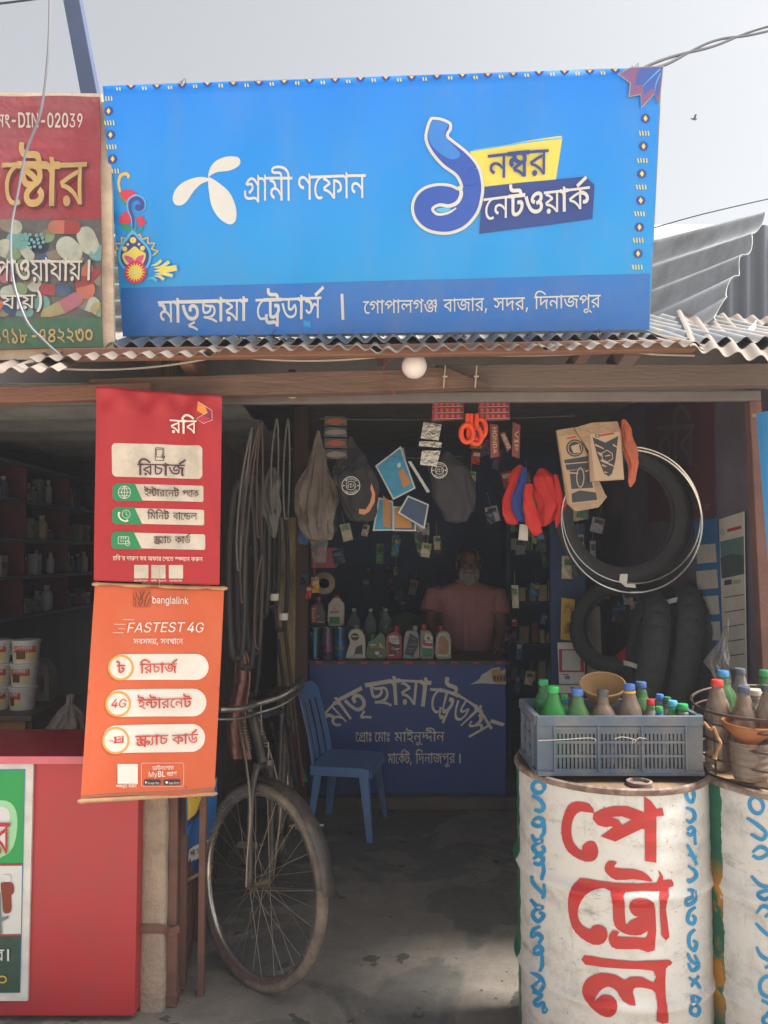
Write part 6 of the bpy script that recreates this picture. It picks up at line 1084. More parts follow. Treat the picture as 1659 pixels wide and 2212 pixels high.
def oil_bottle(lab, x0, x1, yt, yb, outline, col, capcol, cap, layers=(), Y=4.83, depth=0.055, zb_=None, rough=0.4, hole=None):
    """outline in 0..1 box (x right, y up) of the body, extruded and rounded; cap = (cx, half width, y0, y1) in the same box"""
    zb_ = TOPZ if zb_ is None else zb_
    k = mpp(Y); W_ = k * (x1 - x0); xl_ = at(x0, yb, Y).x; H_ = at(x0, yt, Y).z - zb_
    P = lambda x, y, o=0.0: V((xl_ + x * W_, Y + o, zb_ + y * H_))
    t = thing('oil_bottle', lab, 'bottle', P(.5, 0), 'oil bottles on the counter')
    pts = curve_poly(outline, 3) if len(outline) > 3 else outline
    mb = MB(); n = len(pts); cx = sum(p[0] for p in pts) / n; cy = sum(p[1] for p in pts) / n
    rings = []
    for ins, o in ((.14, -depth / 2), (.045, -depth / 2 + .007), (0, -depth / 2 + .017), (0, depth / 2 - .017), (.045, depth / 2 - .007), (.14, depth / 2)):
        rings.append([P(x + (cx - x) * ins * .5, y + (cy - y) * ins * .35, o) for x, y in pts])
    vs = [p for r in rings for p in r]; fs = [(i * n + j, i * n + (j + 1) % n, (i + 1) * n + (j + 1) % n, (i + 1) * n + j) for i in range(5) for j in range(n)]
    tri = tessellate_polygon([[V((x, y, 0)) for x, y in pts]]); fs += [tuple(q) for q in tri] + [tuple(5 * n + i for i in q) for q in tri]
    mb.add(vs, fs).obj('body', mat('bottle_' + lab.split(',')[0].replace(' ', '_')[:28], col, rough, var=0.1), t, smooth=True, ang=50)
    cxx, hw, y0, y1 = cap
    MB().lathe([(hw * W_ * .85, (y0 - .04) * H_), (hw * W_ * .85, y0 * H_), (hw * W_, y0 * H_), (hw * W_, (y1 - .01) * H_), (hw * W_ * .9, y1 * H_)], 18, Matrix.Translation(P(cxx, 0)), rfn=lambda a, z: 1 + .03 * math.sin(a * 18)).obj('cap', mat('cap_%d_%d_%d' % capcol, capcol, 0.4), t, smooth=True)
    if layers:
        class Bx:
            n = V((0, -1, 0))
            def loc(s, x, y, off=0): return P(x, y, -depth / 2 - off)
        decals('label', t, Bx(), [(m, s) for m, s in layers], 0.0015, gap=0.0006)
    return t
def bt(txt, A, B, h, bold=0.0, shear=0.0, up=None): return ptext(txt, A, B, -h, bold, shear, latin=True) if up is None else ptext(txt, A, B, h, bold, shear, latin=True, up=up)
blk = ink('black', (34, 34, 38)); bw = ink('bottle_white', (206, 202, 194)); bred = ink('bottle_red', (176, 32, 38)); bgrn = ink('bottle_green', (40, 120, 62)); byel = ink('bottle_yellow', (206, 176, 60)); borg = ink('bottle_copper', (176, 124, 78), dirt=((120, 84, 60), 0.6, 40)); bgry = ink('bottle_grey', (120, 120, 124))
oil_bottle('white oil bottle with round black badge in its handle, right of the blue can', 747, 790, 1350, 1425, [(.06, 0), (.94, 0), (1, .1), (.98, .6), (.82, .83), (.62, .9), (.4, .9), (.2, .82), (.12, .68), (.2, .5), (.1, .3), (.0, .08)], (198, 190, 178), (110, 108, 104), (.52, .15, .9, 1.0),
           [(blk, [circ(.46, .66, .2, 20, .115), [(.52, .36), (.82, .43), (.84, .12), (.4, .09)]]), (bw, [[(.33, .66), (.6, .66), (.6, .69), (.33, .69)], [(.44, .1), (.8, .13), (.8, .16), (.44, .13)]])], rough=.5)
oil_bottle('green handled gear oil can with yellow lettering, left of the red bottle', 792, 833, 1364, 1425, [(.03, 0), (.97, 0), (1, .5), (.97, .8), (.8, .97), (.65, .95), (.4, .75), (.2, .68), (.03, .55)], (30, 104, 62), (30, 110, 64), (.3, .13, .7, .9),
           [(ink('gear_label', (84, 92, 74)), [[(.12, .08), (.86, .08), (.86, .4), (.66, .58), (.18, .58), (.12, .5)]]), (byel, [[(.8, .4), (.9, .4), (.72, .58), (.6, .58)]] + [[c for c in g] for g in bt('GEAR OIL', (.2, .42), (.78, .43), .085, .02, .15)]), (bw, [[(.18, .5), (.5, .52), (.5, .56), (.18, .54)], circ(.55, .22, .12, 16, .07), [(.6, .1), (.8, .1), (.8, .13), (.6, .13)]])])
oil_bottle('red oil bottle with white shield label, in the middle of the counter row', 833, 868, 1351, 1425, [(.03, 0), (.97, 0), (1, .08), (1, .62), (.88, .74), (.68, .83), (.5, .84), (.2, .76), (.02, .64)], (150, 22, 30), (160, 26, 32), (.66, .18, .84, 1.0),
           [(bw, [[(.22, .68), (.5, .72), (.8, .66), (.84, .45), (.6, .44), (.3, .5), (.2, .54)]]), (ink('label_dark_red', (84, 24, 30)), [[(.18, .15), (.88, .15), (.88, .42), (.5, .46), (.18, .5)]]), (ink('label_navy', (30, 40, 90)), bt('Mobil', (.22, .585), (.78, .585), .05, .02) + bt('Super', (.24, .52), (.7, .52), .045, .02)), (bw, [[(.55, .27), (.84, .3), (.84, .34), (.55, .31)], [(.2, .1), (.5, .1), (.5, .13), (.2, .13)]]), (bgry, [circ(.45, .32, .12, 12, .05), circ(.74, .22, .08, 12, .05)])])
oil_bottle('silver grey oil bottle with slanted black label, right of the red bottle', 870, 906, 1351, 1425, [(.03, 0), (.97, 0), (1, .1), (.98, .6), (.85, .84), (.6, .86), (.22, .86), (.05, .6), (.0, .1)], (142, 142, 144), (150, 150, 152), (.72, .17, .86, 1.0),
           [(ink('label_black', (36, 38, 50)), [[(.42, .78), (.9, .62), (.92, .42), (.6, .06), (.06, .05), (.12, .18)]]), (bgry, [[(.38, .42), (.88, .42), (.88, .46), (.38, .46)], [(.45, .62), (.75, .57), (.75, .59), (.45, .64)], [(.3, .3), (.7, .3), (.7, .32), (.3, .32)], [(.26, .22), (.64, .22), (.64, .24), (.26, .24)]]), (ink('label_pale_blue', (120, 160, 176)), [[(.08, .05), (.5, .05), (.54, .1), (.1, .14)]])])
oil_bottle('grey oil bottle with red cap and green, red and white label', 907, 936, 1348, 1425, [(.02, 0), (.98, 0), (1, .5), (.95, .68), (.7, .82), (.2, .84), (.02, .8), (.0, .3)], (128, 128, 122), (170, 34, 36), (.28, .24, .85, 1.0),
           [(bw, [[(.14, .08), (.9, .08), (.92, .62), (.66, .76), (.4, .76), (.3, .6), (.2, .4)]]), (byel, [[(.42, .76), (.64, .76), (.82, .68), (.4, .68)]]), (bgrn, [[(.14, .08), (.9, .08), (.9, .3), (.16, .34)], circ(.62, .6, .12, 14, .05)]), (bred, [[(.24, .56), (.36, .56), (.42, .47), (.9, .45), (.9, .37), (.3, .38), (.2, .45)]]), (ink('label_green_text', (26, 80, 40)), bt('Castrol', (.42, .51), (.86, .51), .035, .02))])
oil_bottle('silver oil bottle with red cap and copper label, rightmost of the row', 940, 974, 1351, 1425, [(.03, 0), (.97, 0), (1, .1), (1, .55), (.85, .78), (.6, .85), (.3, .84), (.08, .72), (.0, .5)], (158, 152, 142), (150, 26, 32), (.36, .2, .86, 1.0),
           [(bw, [ring([(.15, .1), (.75, .08), (.9, .2), (.88, .55), (.6, .76), (.28, .74), (.12, .62)], .03)]), (borg, [[(.2, .16), (.66, .14), (.8, .24), (.8, .52), (.56, .68), (.3, .66), (.2, .58)]])])
SHELF = at(700, 1352, 4.95).z
sh = MB().box(((at(671, 1352, 4.95).x + at(748, 1352, 4.95).x) / 2, 4.985, SHELF - 0.006), (0.25, 0.11, 0.012)).box((at(674, 1352, 4.985).x, 4.985, (SHELF + TOPZ) / 2 - 0.006), (0.012, 0.1, SHELF - TOPZ - 0.013)).box((at(745, 1352, 4.985).x, 4.985, (SHELF + TOPZ) / 2 - 0.006), (0.012, 0.1, SHELF - TOPZ - 0.013)).obj('riser_shelf', dark_blue)
tag(sh, 'small dark riser behind the round oil cans, carrying two bottles', 'shelf')
oil_bottle('black oil bottle with red cap and red side label, on top left above the cans', 672, 704, 1288, 1352, [(.02, 0), (.98, 0), (1, .1), (1, .45), (.8, .72), (.65, .82), (.4, .82), (.1, .72), (.0, .6)], (34, 32, 36), (150, 30, 36), (.5, .22, .86, 1.0),
           [(ink('label_smoke', (92, 84, 84)), [[(.4, .7), (.62, .7), (.94, .45), (.94, .1), (.4, .1)]]), (bred, [[(.04, .1), (.39, .1), (.39, .7), (.04, .7)]]), (bw, bt('MOTUL', (.32, .14), (.32, .66), .22, .03, up=(-1, 0)) + bt('4T', (.45, .3), (.62, .3), .05, .03) + [[(.45, .12), (.92, .12), (.92, .15), (.45, .15)]])], Y=4.97, zb_=SHELF)
oil_bottle('white oil bottle with red cap and green label, beside the black bottle above the cans', 709, 744, 1285, 1352, [(.02, 0), (.9, 0), (.98, .2), (1, .7), (.8, .84), (.7, .92), (.35, .92), (.1, .76), (.0, .66)], (190, 184, 170), (160, 40, 44), (.52, .16, .92, 1.0),
           [(ink('label_cream', (196, 190, 176)), [[(.1, .62), (.74, .62), (.72, .08), (.1, .08)]]), (bgrn, [[(.1, .08), (.72, .08), (.72, .3), (.1, .3)]]), (bred, [[(.12, .46), (.7, .47), (.7, .5), (.12, .49)], [(.34, .55), (.48, .58), (.44, .53)]]), (blk, [[(.14, .42), (.68, .42), (.68, .44), (.14, .44)]])], Y=4.97, zb_=SHELF)
clear = mat('clear_plastic', (170, 180, 180), 0.12, var=0.05, alpha=0.22)
for i, (x0, x1, yt, lab) in enumerate(((750, 780, 1315, 'empty clear bottle behind the white oil bottle'), (787, 814, 1315, 'empty clear bottle behind the green gear oil can'), (818, 848, 1315, 'empty clear bottle behind the red oil bottle'))):
    Y = 5.02; r = mpp(Y) * (x1 - x0) / 2; p = at((x0 + x1) / 2, yt, Y); h = p.z - TOPZ; b0 = V((p.x, Y, TOPZ))
    prof = [(r * .5, 0), (r * .95, .01), (r, .03), (r * .94, h * .3), (r, h * .36), (r * .95, h * .5), (r, h * .56), (r * .98, h * .64), (r * .75, h * .78), (r * .35, h * .88), (r * .3, h * .93), (r * .36, h * .935), (r * .3, h * .95), (r * .3, h)]
    t = thing('clear_bottle', lab, 'bottle', b0, 'empty clear bottles on the counter')
    MB().lathe(prof, 20, Matrix.Translation(b0), cap=False).obj('body', clear, t, smooth=True)
    MB().lathe([(r * .32, h - .016), (r * .32, h + .002), (r * .1, h + .002)], 12, Matrix.Translation(b0)).obj('neck', mat('neck_plastic', (196, 200, 200), .25, alpha=.6), t, smooth=True)
# ================================================================ SHOPKEEPER
skin_m = mat('dark_skin', (122, 82, 62), 0.55, var=0.08, scale=9)
MY = 5.32
pv = lambda px, py, dy=0.0: at(px, py, MY + dy)
man = thing('person', 'grey bearded man in a mauve striped shirt standing behind the blue counter', 'person', (pv(1010, 1400).x, MY + .05, 0.078))
def skin(name, m, parent, nodes, edges, sub=2, root=0):
    me = bpy.data.meshes.new(name); base = WL[parent.name]
    me.from_pydata([V(p) - base for p, r in nodes], edges, [])
    o = bpy.data.objects.new(name, me); C.objects.link(o); o.parent = parent; WL[o.name] = base
    me.materials.append(m)
    md = o.modifiers.new('skin', 'SKIN'); sl = me.skin_vertices[0].data
    for i, (p, r) in enumerate(nodes):
        sl[i].radius = (r, r) if not isinstance(r, tuple) else r; sl[i].use_root = (i == root)
    md.use_smooth_shade = True
    s = o.modifiers.new('sub', 'SUBSURF'); s.levels = sub; s.render_levels = sub
    return o
fl_z = 0.078
hip = V((pv(1012, 1400).x, MY + .16, 0.86)); chest_at = pv(1008, 1320, .08); neck_at = pv(1009, 1268, .02)
L_sh = pv(937, 1282, .03); R_sh = pv(1073, 1282, .03); L_el = pv(928, 1345, -.02); R_el = pv(1082, 1352, -.02)
L_wr = V((pv(962, 1400).x, MY - .16, TOPZ + .045)); R_wr = V((pv(1070, 1405).x, MY - .15, TOPZ + .045))
nodes = [(hip, (.14, .1)), (chest_at + V((0, .03, -.12)), (.15, .11)), (chest_at + V((0, 0, .03)), (.16, .105)), (neck_at + V((0, .02, -.045)), (.075, .07)), (neck_at + V((0, 0, .02)), .055), (pv(1012, 1243, -.01), (.066, .07)), (pv(1012, 1222, -.012), (.074, .088)), (pv(1013, 1203, -.0), (.072, .088)), (pv(1013, 1190, .01), (.05, .06)),
         (L_sh, .062), (L_el, .045), (L_wr, .03), (R_sh, .062), (R_el, .045), (R_wr, .03),
         (hip + V((-.09, .02, -.08)), .09), (V((hip.x - .1, hip.y + .0, .47)), .06), (V((hip.x - .1, hip.y + .05, .15)), .042), (V((hip.x - .1, hip.y - .1, .11)), .035),
         (hip + V((.09, .02, -.08)), .09), (V((hip.x + .1, hip.y + .0, .47)), .06), (V((hip.x + .1, hip.y + .05, .15)), .042), (V((hip.x + .1, hip.y - .1, .11)), .035)]
edges = [(0, 1), (1, 2), (2, 3), (3, 4), (4, 5), (5, 6), (6, 7), (7, 8), (3, 9), (9, 10), (10, 11), (3, 12), (12, 13), (13, 14), (0, 15), (15, 16), (16, 17), (17, 18), (0, 19), (19, 20), (20, 21), (21, 22)]
for wi, wr, s in ((11, L_wr, 1), (14, R_wr, -1)):
    pm = len(nodes); nodes.append((wr + V((.012 * s, -.05, -.015)), (.036, .016))); edges.append((wi, pm))
    for k in range(4):
        a = (k - 1.5) * .016; l = (.055, .068, .064, .05)[k]
        q = len(nodes); nodes.append((wr + V((a + .012 * s, -.095, -.018)), .0105)); nodes.append((wr + V((a * 1.25 + .012 * s, -.095 - l * .55, -.02)), .0092)); nodes.append((wr + V((a * 1.4 + .012 * s, -.095 - l, -.036)), .008))
        edges += [(pm, q), (q, q + 1), (q + 1, q + 2)]
    q = len(nodes); nodes.append((wr + V((.038 * s + .012 * s, -.045, -.02)), .011)); nodes.append((wr + V((.058 * s, -.082, -.028)), .0095)); edges += [(pm, q), (q, q + 1)]
body = skin('body', skin_m, man, nodes, edges)
hc = pv(1012, 1222, -.012)
grey_h = mat('grey_hair', (150, 146, 142), 0.9, var=0.3, scale=40, bump=0.6, bscale=160); hair = mat('dark_grey_hair', (82, 78, 76), 0.9, var=0.3, scale=40, bump=0.6, bscale=160)
mb = MB().ball(hc + V((0, -.062, -.088)), (.05, .042, .05), 18, 12)
for s in (-1, 1): mb.ball(hc + V((s * .05, -.04, -.06)), (.024, .045, .05), 12, 8)
mb.ball(hc + V((0, -.1, -.034)), (.036, .014, .009), 12, 6)
for p in mb.v: p += V((.003 * math.sin(p.z * 500 + p.x * 300), .003 * math.sin(p.x * 600), 0))
mb.obj('beard', grey_h, man, smooth=True)
mb = MB().grid(lambda u, v: hc + V((math.sin((u - .5) * 2 * math.pi * .8) * .089 * math.cos(v * 1.5) ** .6, math.cos((u - .5) * 2 * math.pi * .8) * .1 * math.cos(v * 1.5) ** .6 + .016, .012 + .095 * math.sin(v * 1.5) + .03 * (abs(u - .5) * 2) ** 3 * (1 - v))), 24, 8, thick=.012)
mb.obj('hair', hair, man, smooth=True)
mb = MB()
for s in (-1, 1): mb.tube([hc + V((s * .012, -.088, .028)), hc + V((s * .03, -.09, .034)), hc + V((s * .05, -.078, .026))], .006, 6)
mb.obj('eyebrow', hair, man, smooth=True)
MB().ball(hc + V((0, -.098, -.008)), (.015, .02, .024), 10, 8).obj('nose', skin_m, man, smooth=True)
for s in (-1, 1):
    e = MB().ball(hc + V((s * .031, -.079, .012)), (.012, .009, .0065), 10, 8).ball(hc + V((s * .031, -.087, .012)), (.0065, .003, .006), 8, 6, mi=1).obj('eye', [mat('eye_white', (140, 126, 114), .5), mat('pupil', (24, 18, 16), .3)], man, smooth=True)
    MB().ball(hc + V((s * .08, .004, -.002)), (.011, .02, .03), 10, 8).obj('ear', skin_m, man, smooth=True)
MB().tube([hc + V((-.024, -.096, -.044)), hc + V((0, -.104, -.041)), hc + V((.024, -.096, -.044))], .006, 6).obj('mouth', mat('lips', (96, 54, 48), .5), man, smooth=True)
def shirt_mat():
    m = mat('mauve_shirt', (186, 128, 124), 0.85, var=0.1, scale=5, bump=0.3, bscale=18)
    nt = m.node_tree; nd = nt.nodes; lk = nt.links; b = nd['Principled BSDF']; old = b.inputs['Base Color'].links[0].from_socket
    tc = nd.new('ShaderNodeTexCoord'); wv = nd.new('ShaderNodeTexWave'); wv.bands_direction = 'X'; wv.inputs['Scale'].default_value = 26; wv.inputs['Distortion'].default_value = .4
    lk.new(tc.outputs['Object'], wv.inputs[0]); rp = nd.new('ShaderNodeValToRGB'); rp.color_ramp.elements[0].position = .78; rp.color_ramp.elements[1].position = .9
    lk.new(wv.outputs['Fac'], rp.inputs[0]); mx = nd.new('ShaderNodeMix'); mx.data_type = 'RGBA'; lk.new(rp.outputs[0], mx.inputs[0]); lk.new(old, mx.inputs[6]); mx.inputs[7].default_value = lin((152, 100, 102)) + (1,)
    lk.new(mx.outputs[2], b.inputs['Base Color']); return m
SM = shirt_mat()
secs = [(1430, 54, .155, .12), (1400, 56, .15, .1), (1370, 58, .145, .08), (1340, 61, .14, .07), (1310, 66, .135, .05), (1288, 72, .125, .035), (1274, 70, .11, .03), (1264, 48, .09, .03), (1257, 26, .07, .03), (1252, 23, .062, .02)]
def tor(u, v):
    k = v * (len(secs) - 1); i = min(len(secs) - 2, int(k)); t = k - i; A, B_ = secs[i], secs[i + 1]; q = [A[j] + (B_[j] - A[j]) * t for j in range(4)]
    a = u * 2 * math.pi; c = pv(1008, q[0], q[3]); w = q[1] * mpp(MY)
    f = 1 + .035 * math.sin(a * 5 + v * 14) * (1 - v) + .02 * math.sin(a * 9 - v * 21)
    ca, sa = math.cos(a), math.sin(a); sq = lambda x: math.copysign(abs(x) ** .8, x)
    return c + V((w * sq(ca) * f, q[2] * sq(sa) * f, 0))
sho = MB().grid(tor, 40, 30, thick=.004).obj('shirt', SM, man, smooth=True)
for s, sh_, el in ((-1, L_sh, L_el), (1, R_sh, R_el)):
    d = (el - sh_); k = 16
    MB().tube([sh_ + V((-s * .05, .0, -.004)), sh_ + V((s * .0, 0, -.012)), sh_ + d * .35, sh_ + d * .62, sh_ + d * .64], [.062, .07, .078, .082, .076], k).obj('sleeve', SM, man, smooth=True)
n5 = pv(1009, 1262, -.045)
for s in (-1, 1):
    MB().prism([n5 + V((s * .004, -.012, -.045)), n5 + V((s * .06, .02, .012)), n5 + V((s * .068, .005, -.022)), n5 + V((s * .03, -.018, -.062))], V((0, -.006, .004))).obj('collar', SM, man)
pk = pv(1047, 1300, -.088); MB().box(pk, (.12, .006, .12), (R(-6), 0, R(10))).obj('pocket', SM, man)
MB().grid(lambda u, v: pv(1006, 1275 + 150 * v, -.083 - .04 * math.sin(v * 3) + .0 * v) + V((.03 * (u - .5), 0, 0)), 2, 14, thick=.004).obj('placket', SM, man, smooth=True)
MB().lathe([(.17, 0), (.18, .3), (.16, .55), (.15, .76)], 24, Matrix.Translation(V((hip.x, hip.y, .1))), rfn=lambda a, z: 1 + .06 * math.sin(a * 7)).obj('sarong', mat('checked_sarong', (60, 64, 84), .9, var=.3), man, smooth=True)
o = MB().grid(lambda u, v: at(834 + 90 * u, 1400 - 76 * v + 30 * (2 * u - 1) ** 2 * v * v, 5.5) + V((0, .03 * math.sin(u * 3), 0)), 14, 10, thick=.05).obj('cloth_covered_seat', mat('olive_cloth', (72, 88, 58), .9, var=.2, bump=.3, bscale=30), smooth=True)
tag(o, 'olive green cloth covered seat back behind the counter beside the man', 'seat')
# ================================================================ BLUE PLASTIC CHAIR
cb = mat('blue_plastic', (96, 140, 198), 0.42, var=0.12, scale=4, bump=0.05, dirt=((130, 136, 148), 0.5, 3))
ch = thing('plastic_chair', 'blue plastic chair without arms, facing right in front of the counter', 'chair', (0, 0, 0))
sw, sd_, sz = .21, .18, .40
MB().grid(lambda u, v: (lambda x, y: V((sd_ * x, sw * y * (1 - .06 * (x + 1) / 2), sz - .012 * (1 - x * x) * (1 - y * y) - .02 * max(0, x - .75) * 4)))((2 * u - 1) if True else 0, 2 * v - 1), 16, 14, thick=.007).obj('seat', cb, ch, smooth=True)
mb = MB()
for s in (-1, 1): mb.grid(lambda u, v: V((-sd_ + 2 * sd_ * u, s * (sw + .003 - .012 * u), sz + .0 - .05 * v - .02 * max(0, u - .9) * 4)), 12, 3, thick=.006)
mb.grid(lambda u, v: V((sd_ + .004, -sw + .012 + (2 * sw - .024) * u, sz - .012 - .045 * v)), 10, 3, thick=.006)
mb.obj('apron', cb, ch, smooth=True)
bx = lambda z: -sd_ - .02 - .10 * max(0, (z - sz) / .43) ** 1.25
bw_ = lambda z: sw * (1.0 - .1 * ((z - sz) / .43))
def back_pt(y, z, o=0.0): return V((bx(z) - .035 * (y / sw) ** 2 * -1 + o, y, z))
mb = MB()
def backgrid(y0, y1, z0, z1, round_=False):
    def fn(u, v):
        z = z0 + (z1 - z0) * v; yy = (y0 + (y1 - y0) * u) * bw_(z) / sw
        if round_: yy *= math.sqrt(max(0.05, 1 - max(0, (v - .35) / .65) ** 2 * .55))
        return back_pt(yy, z)
    mb.grid(fn, 8, 10, thick=.007)
zT = sz + .43
for y0, y1 in ((-sw, -sw + .055), (sw - .055, sw), (-.03, .03), (-.125, -.075), (.075, .125)): backgrid(y0, y1, sz - .005, zT - .1)
backgrid(-sw, sw, zT - .101, zT, True)
mb.obj('backrest', cb, ch, smooth=True)
for sx in (-1, 1):
    for sy in (-1, 1):
        top = V((sx * (sd_ - .02), sy * (sw - .018), sz - .012)); bot = V((sx * (sd_ + .02), sy * (sw + .015), 0))
        mb = MB(); n = 8
        for ax, sgn in ((0, sx), (1, sy)):
            def fn(u, v):
                w = .05 - .022 * v; p = top.lerp(bot, v); q = V((0, 0, 0)); q[1 - ax] = -(sy if ax == 0 else sx) * w * u
                return p + q
            mb.grid(fn, 2, n, thick=.006)
        mb.obj('leg', cb, ch, smooth=True)
ch.scale = (.9, .9, .95); ch.location = (-.20, 4.40, 0); ch.rotation_euler = (0, 0, R(-12))
# ================================================================ CONCRETE POST, RUSTY POSTS, GATE
conc = mat('worn_concrete_post', (168, 150, 132), 0.9, var=0.15, scale=8, bump=0.9, bscale=55, dirt=((120, 104, 92), 0.7, 16))
cp = thing('concrete_post', 'square weathered concrete post with rusty strap, below the orange banner', 'post', ground_at(325, 2190))
bc = ground_at(325, 2188) + V((0, .045, 0))
mb = MB(); hw = .044; prof = []
mb.grid(lambda u, v: (lambda a, z: bc + V(((abs(math.cos(a)) ** .35) * math.copysign(1, math.cos(a)) * hw * (1 + .03 * math.sin(z * 23 + a * 3)), (abs(math.sin(a)) ** .35) * math.copysign(1, math.sin(a)) * hw, z)))(u * 2 * math.pi + .001, 2.05 * v - .01), 40, 90)
mb.obj('shaft', conc, cp, smooth=True, ang=60)
zs = at(325, 2018, bc.y - .044).z
mb = MB().tube([bc + V(((hw + .006) * math.copysign(abs(math.cos(a)) ** .4, math.cos(a)), (hw + .006) * math.copysign(abs(math.sin(a)) ** .4, math.sin(a)), zs - .01 * math.sin(a) - bc.z * 0)) for a in [2 * math.pi * i / 32 + .01 for i in range(32)]], .008, 6, closed=True)
for v in mb.v: v.z = zs + (v.z - zs) * 2.0 - .0
mb.bar(bc + V((.045, -.035, zs)), bc + V((.085, -.02, zs + .008)), .01, .025)
mb.obj('strap', rust, cp, smooth=True)
g0 = ground_at(371, 2172)
t = thing('gate_post', 'square rusty steel gate post with thicker base, beside the concrete post', 'post', g0)
MB().box((g0.x, g0.y, 1.02), (.030, .03, 2.04)).obj('shaft', rust, t, bevel=.002)
MB().box((g0.x, g0.y, .13), (.04, .04, .25)).box((g0.x + .002, g0.y - .002, .045), (.046, .044, .018)).obj('base_sleeve', rust, t, bevel=.003)
gl = thing('grille_gate', 'rusty open grille gate leaf turned into the shop, with blue banner on it', 'gate', ground_at(392, 2150))
A = ground_at(393, 2149); Bp = A + V((-.13, .86, 0)); A.z = Bp.z = 0.03
up_ = V((0, 0, 1.98))
mb = MB()
for a, b in ((A, A + up_), (Bp, Bp + up_), (A, Bp), (A + up_, Bp + up_), (A + up_ * .33, Bp + up_ * .33), (A + up_ * .66, Bp + up_ * .66)): mb.bar(a, b, .022, .022, up=(1, 0, 0))
mb.obj('gate_frame', rust, gl)
mb = MB()
for i in range(1, 9): p = A.lerp(Bp, i / 9); mb.bar(p, p + up_, .010, .010)
for i in range(1, 15): mb.bar(A + up_ * (i / 15) - V((.004, 0, 0)), Bp + up_ * (i / 15) - V((.004, 0, 0)), .009, .012)
mb.obj('bars', rust, gl)
g1 = ground_at(434, 2150)
o = MB().box((g1.x, g1.y, 1.0), (.022, .026, 2.0)).obj('gate_stile', rust, bevel=.002); tag(o, 'slim rusty upright in front of the grille gate, left of the bicycle wheel', 'post')
sb = thing('blue_banner', 'small blue and yellow banner hanging inside the rusty grille gate', 'banner', at(425, 1910, 2.85))
Q5 = Quad((402, 1700), (470, 1680), (456, 1870), (397, 1906), 3.0)
Q5.disp = lambda u, v: .006 * math.sin(u * 6 + v * 4)
slab(Q5, -.0015, 0, 'cloth', cloth('blue_cloth', (34, 104, 176)), sb, 10, 16)
decals('panel_print', sb, Q5, [(ink('banner_yellow', (206, 176, 60)), [[(403, 1702), (436, 1692), (434, 1746), (401, 1770)], [(447, 1690), (468, 1683), (465, 1700), (446, 1716)]]), (ink('banner_navy', (40, 52, 90)), [[(401, 1772), (434, 1748), (433, 1758), (400, 1784)], stroke([(417, 1706), (418, 1722)], 2), stroke([(410, 1708), (418, 1718), (426, 1704)], 2)]), (owh, [[(408, 1835), (432, 1822), (431, 1852), (405, 1866)], [(436, 1818), (456, 1806), (455, 1832), (435, 1846)], ring(circ(405, 1850, 7, 16, 12), .9)]), (ink('banner_ink', (34, 40, 60)), ptext('ইন্টারনেট', (411, 1853), (440, 1836), 10, .02))], .002, 11)
MB().tube([at(394, 1908, 2.79), at(458, 1872, 3.12)], .006, 8).obj('rod', rodm, sb, smooth=True)
cg = thing('collapsible_gate', 'dark folded collapsible gate of many upright channels, behind the crimson banner', 'gate', (-.80, 3.3, 0))
for i in range(16):
    y = 3.25 + .09 * i; x = -.80 + .004 * math.sin(i * 2.1)
    MB().box((x, y, 1.04), (.034, .016, 2.06)).obj('upright', rust_dark, cg)
mb = MB()
for zc in (.35, .95, 1.55):
    for i in range(15):
        y = 3.25 + .09 * i
        mb.bar((-.781, y, zc - .12), (-.781, y + .09, zc + .12), .004, .014, up=(1, 0, 0)); mb.bar((-.777, y, zc + .12), (-.777, y + .09, zc - .12), .004, .014, up=(1, 0, 0))
mb.obj('lattice', rust_dark, cg)
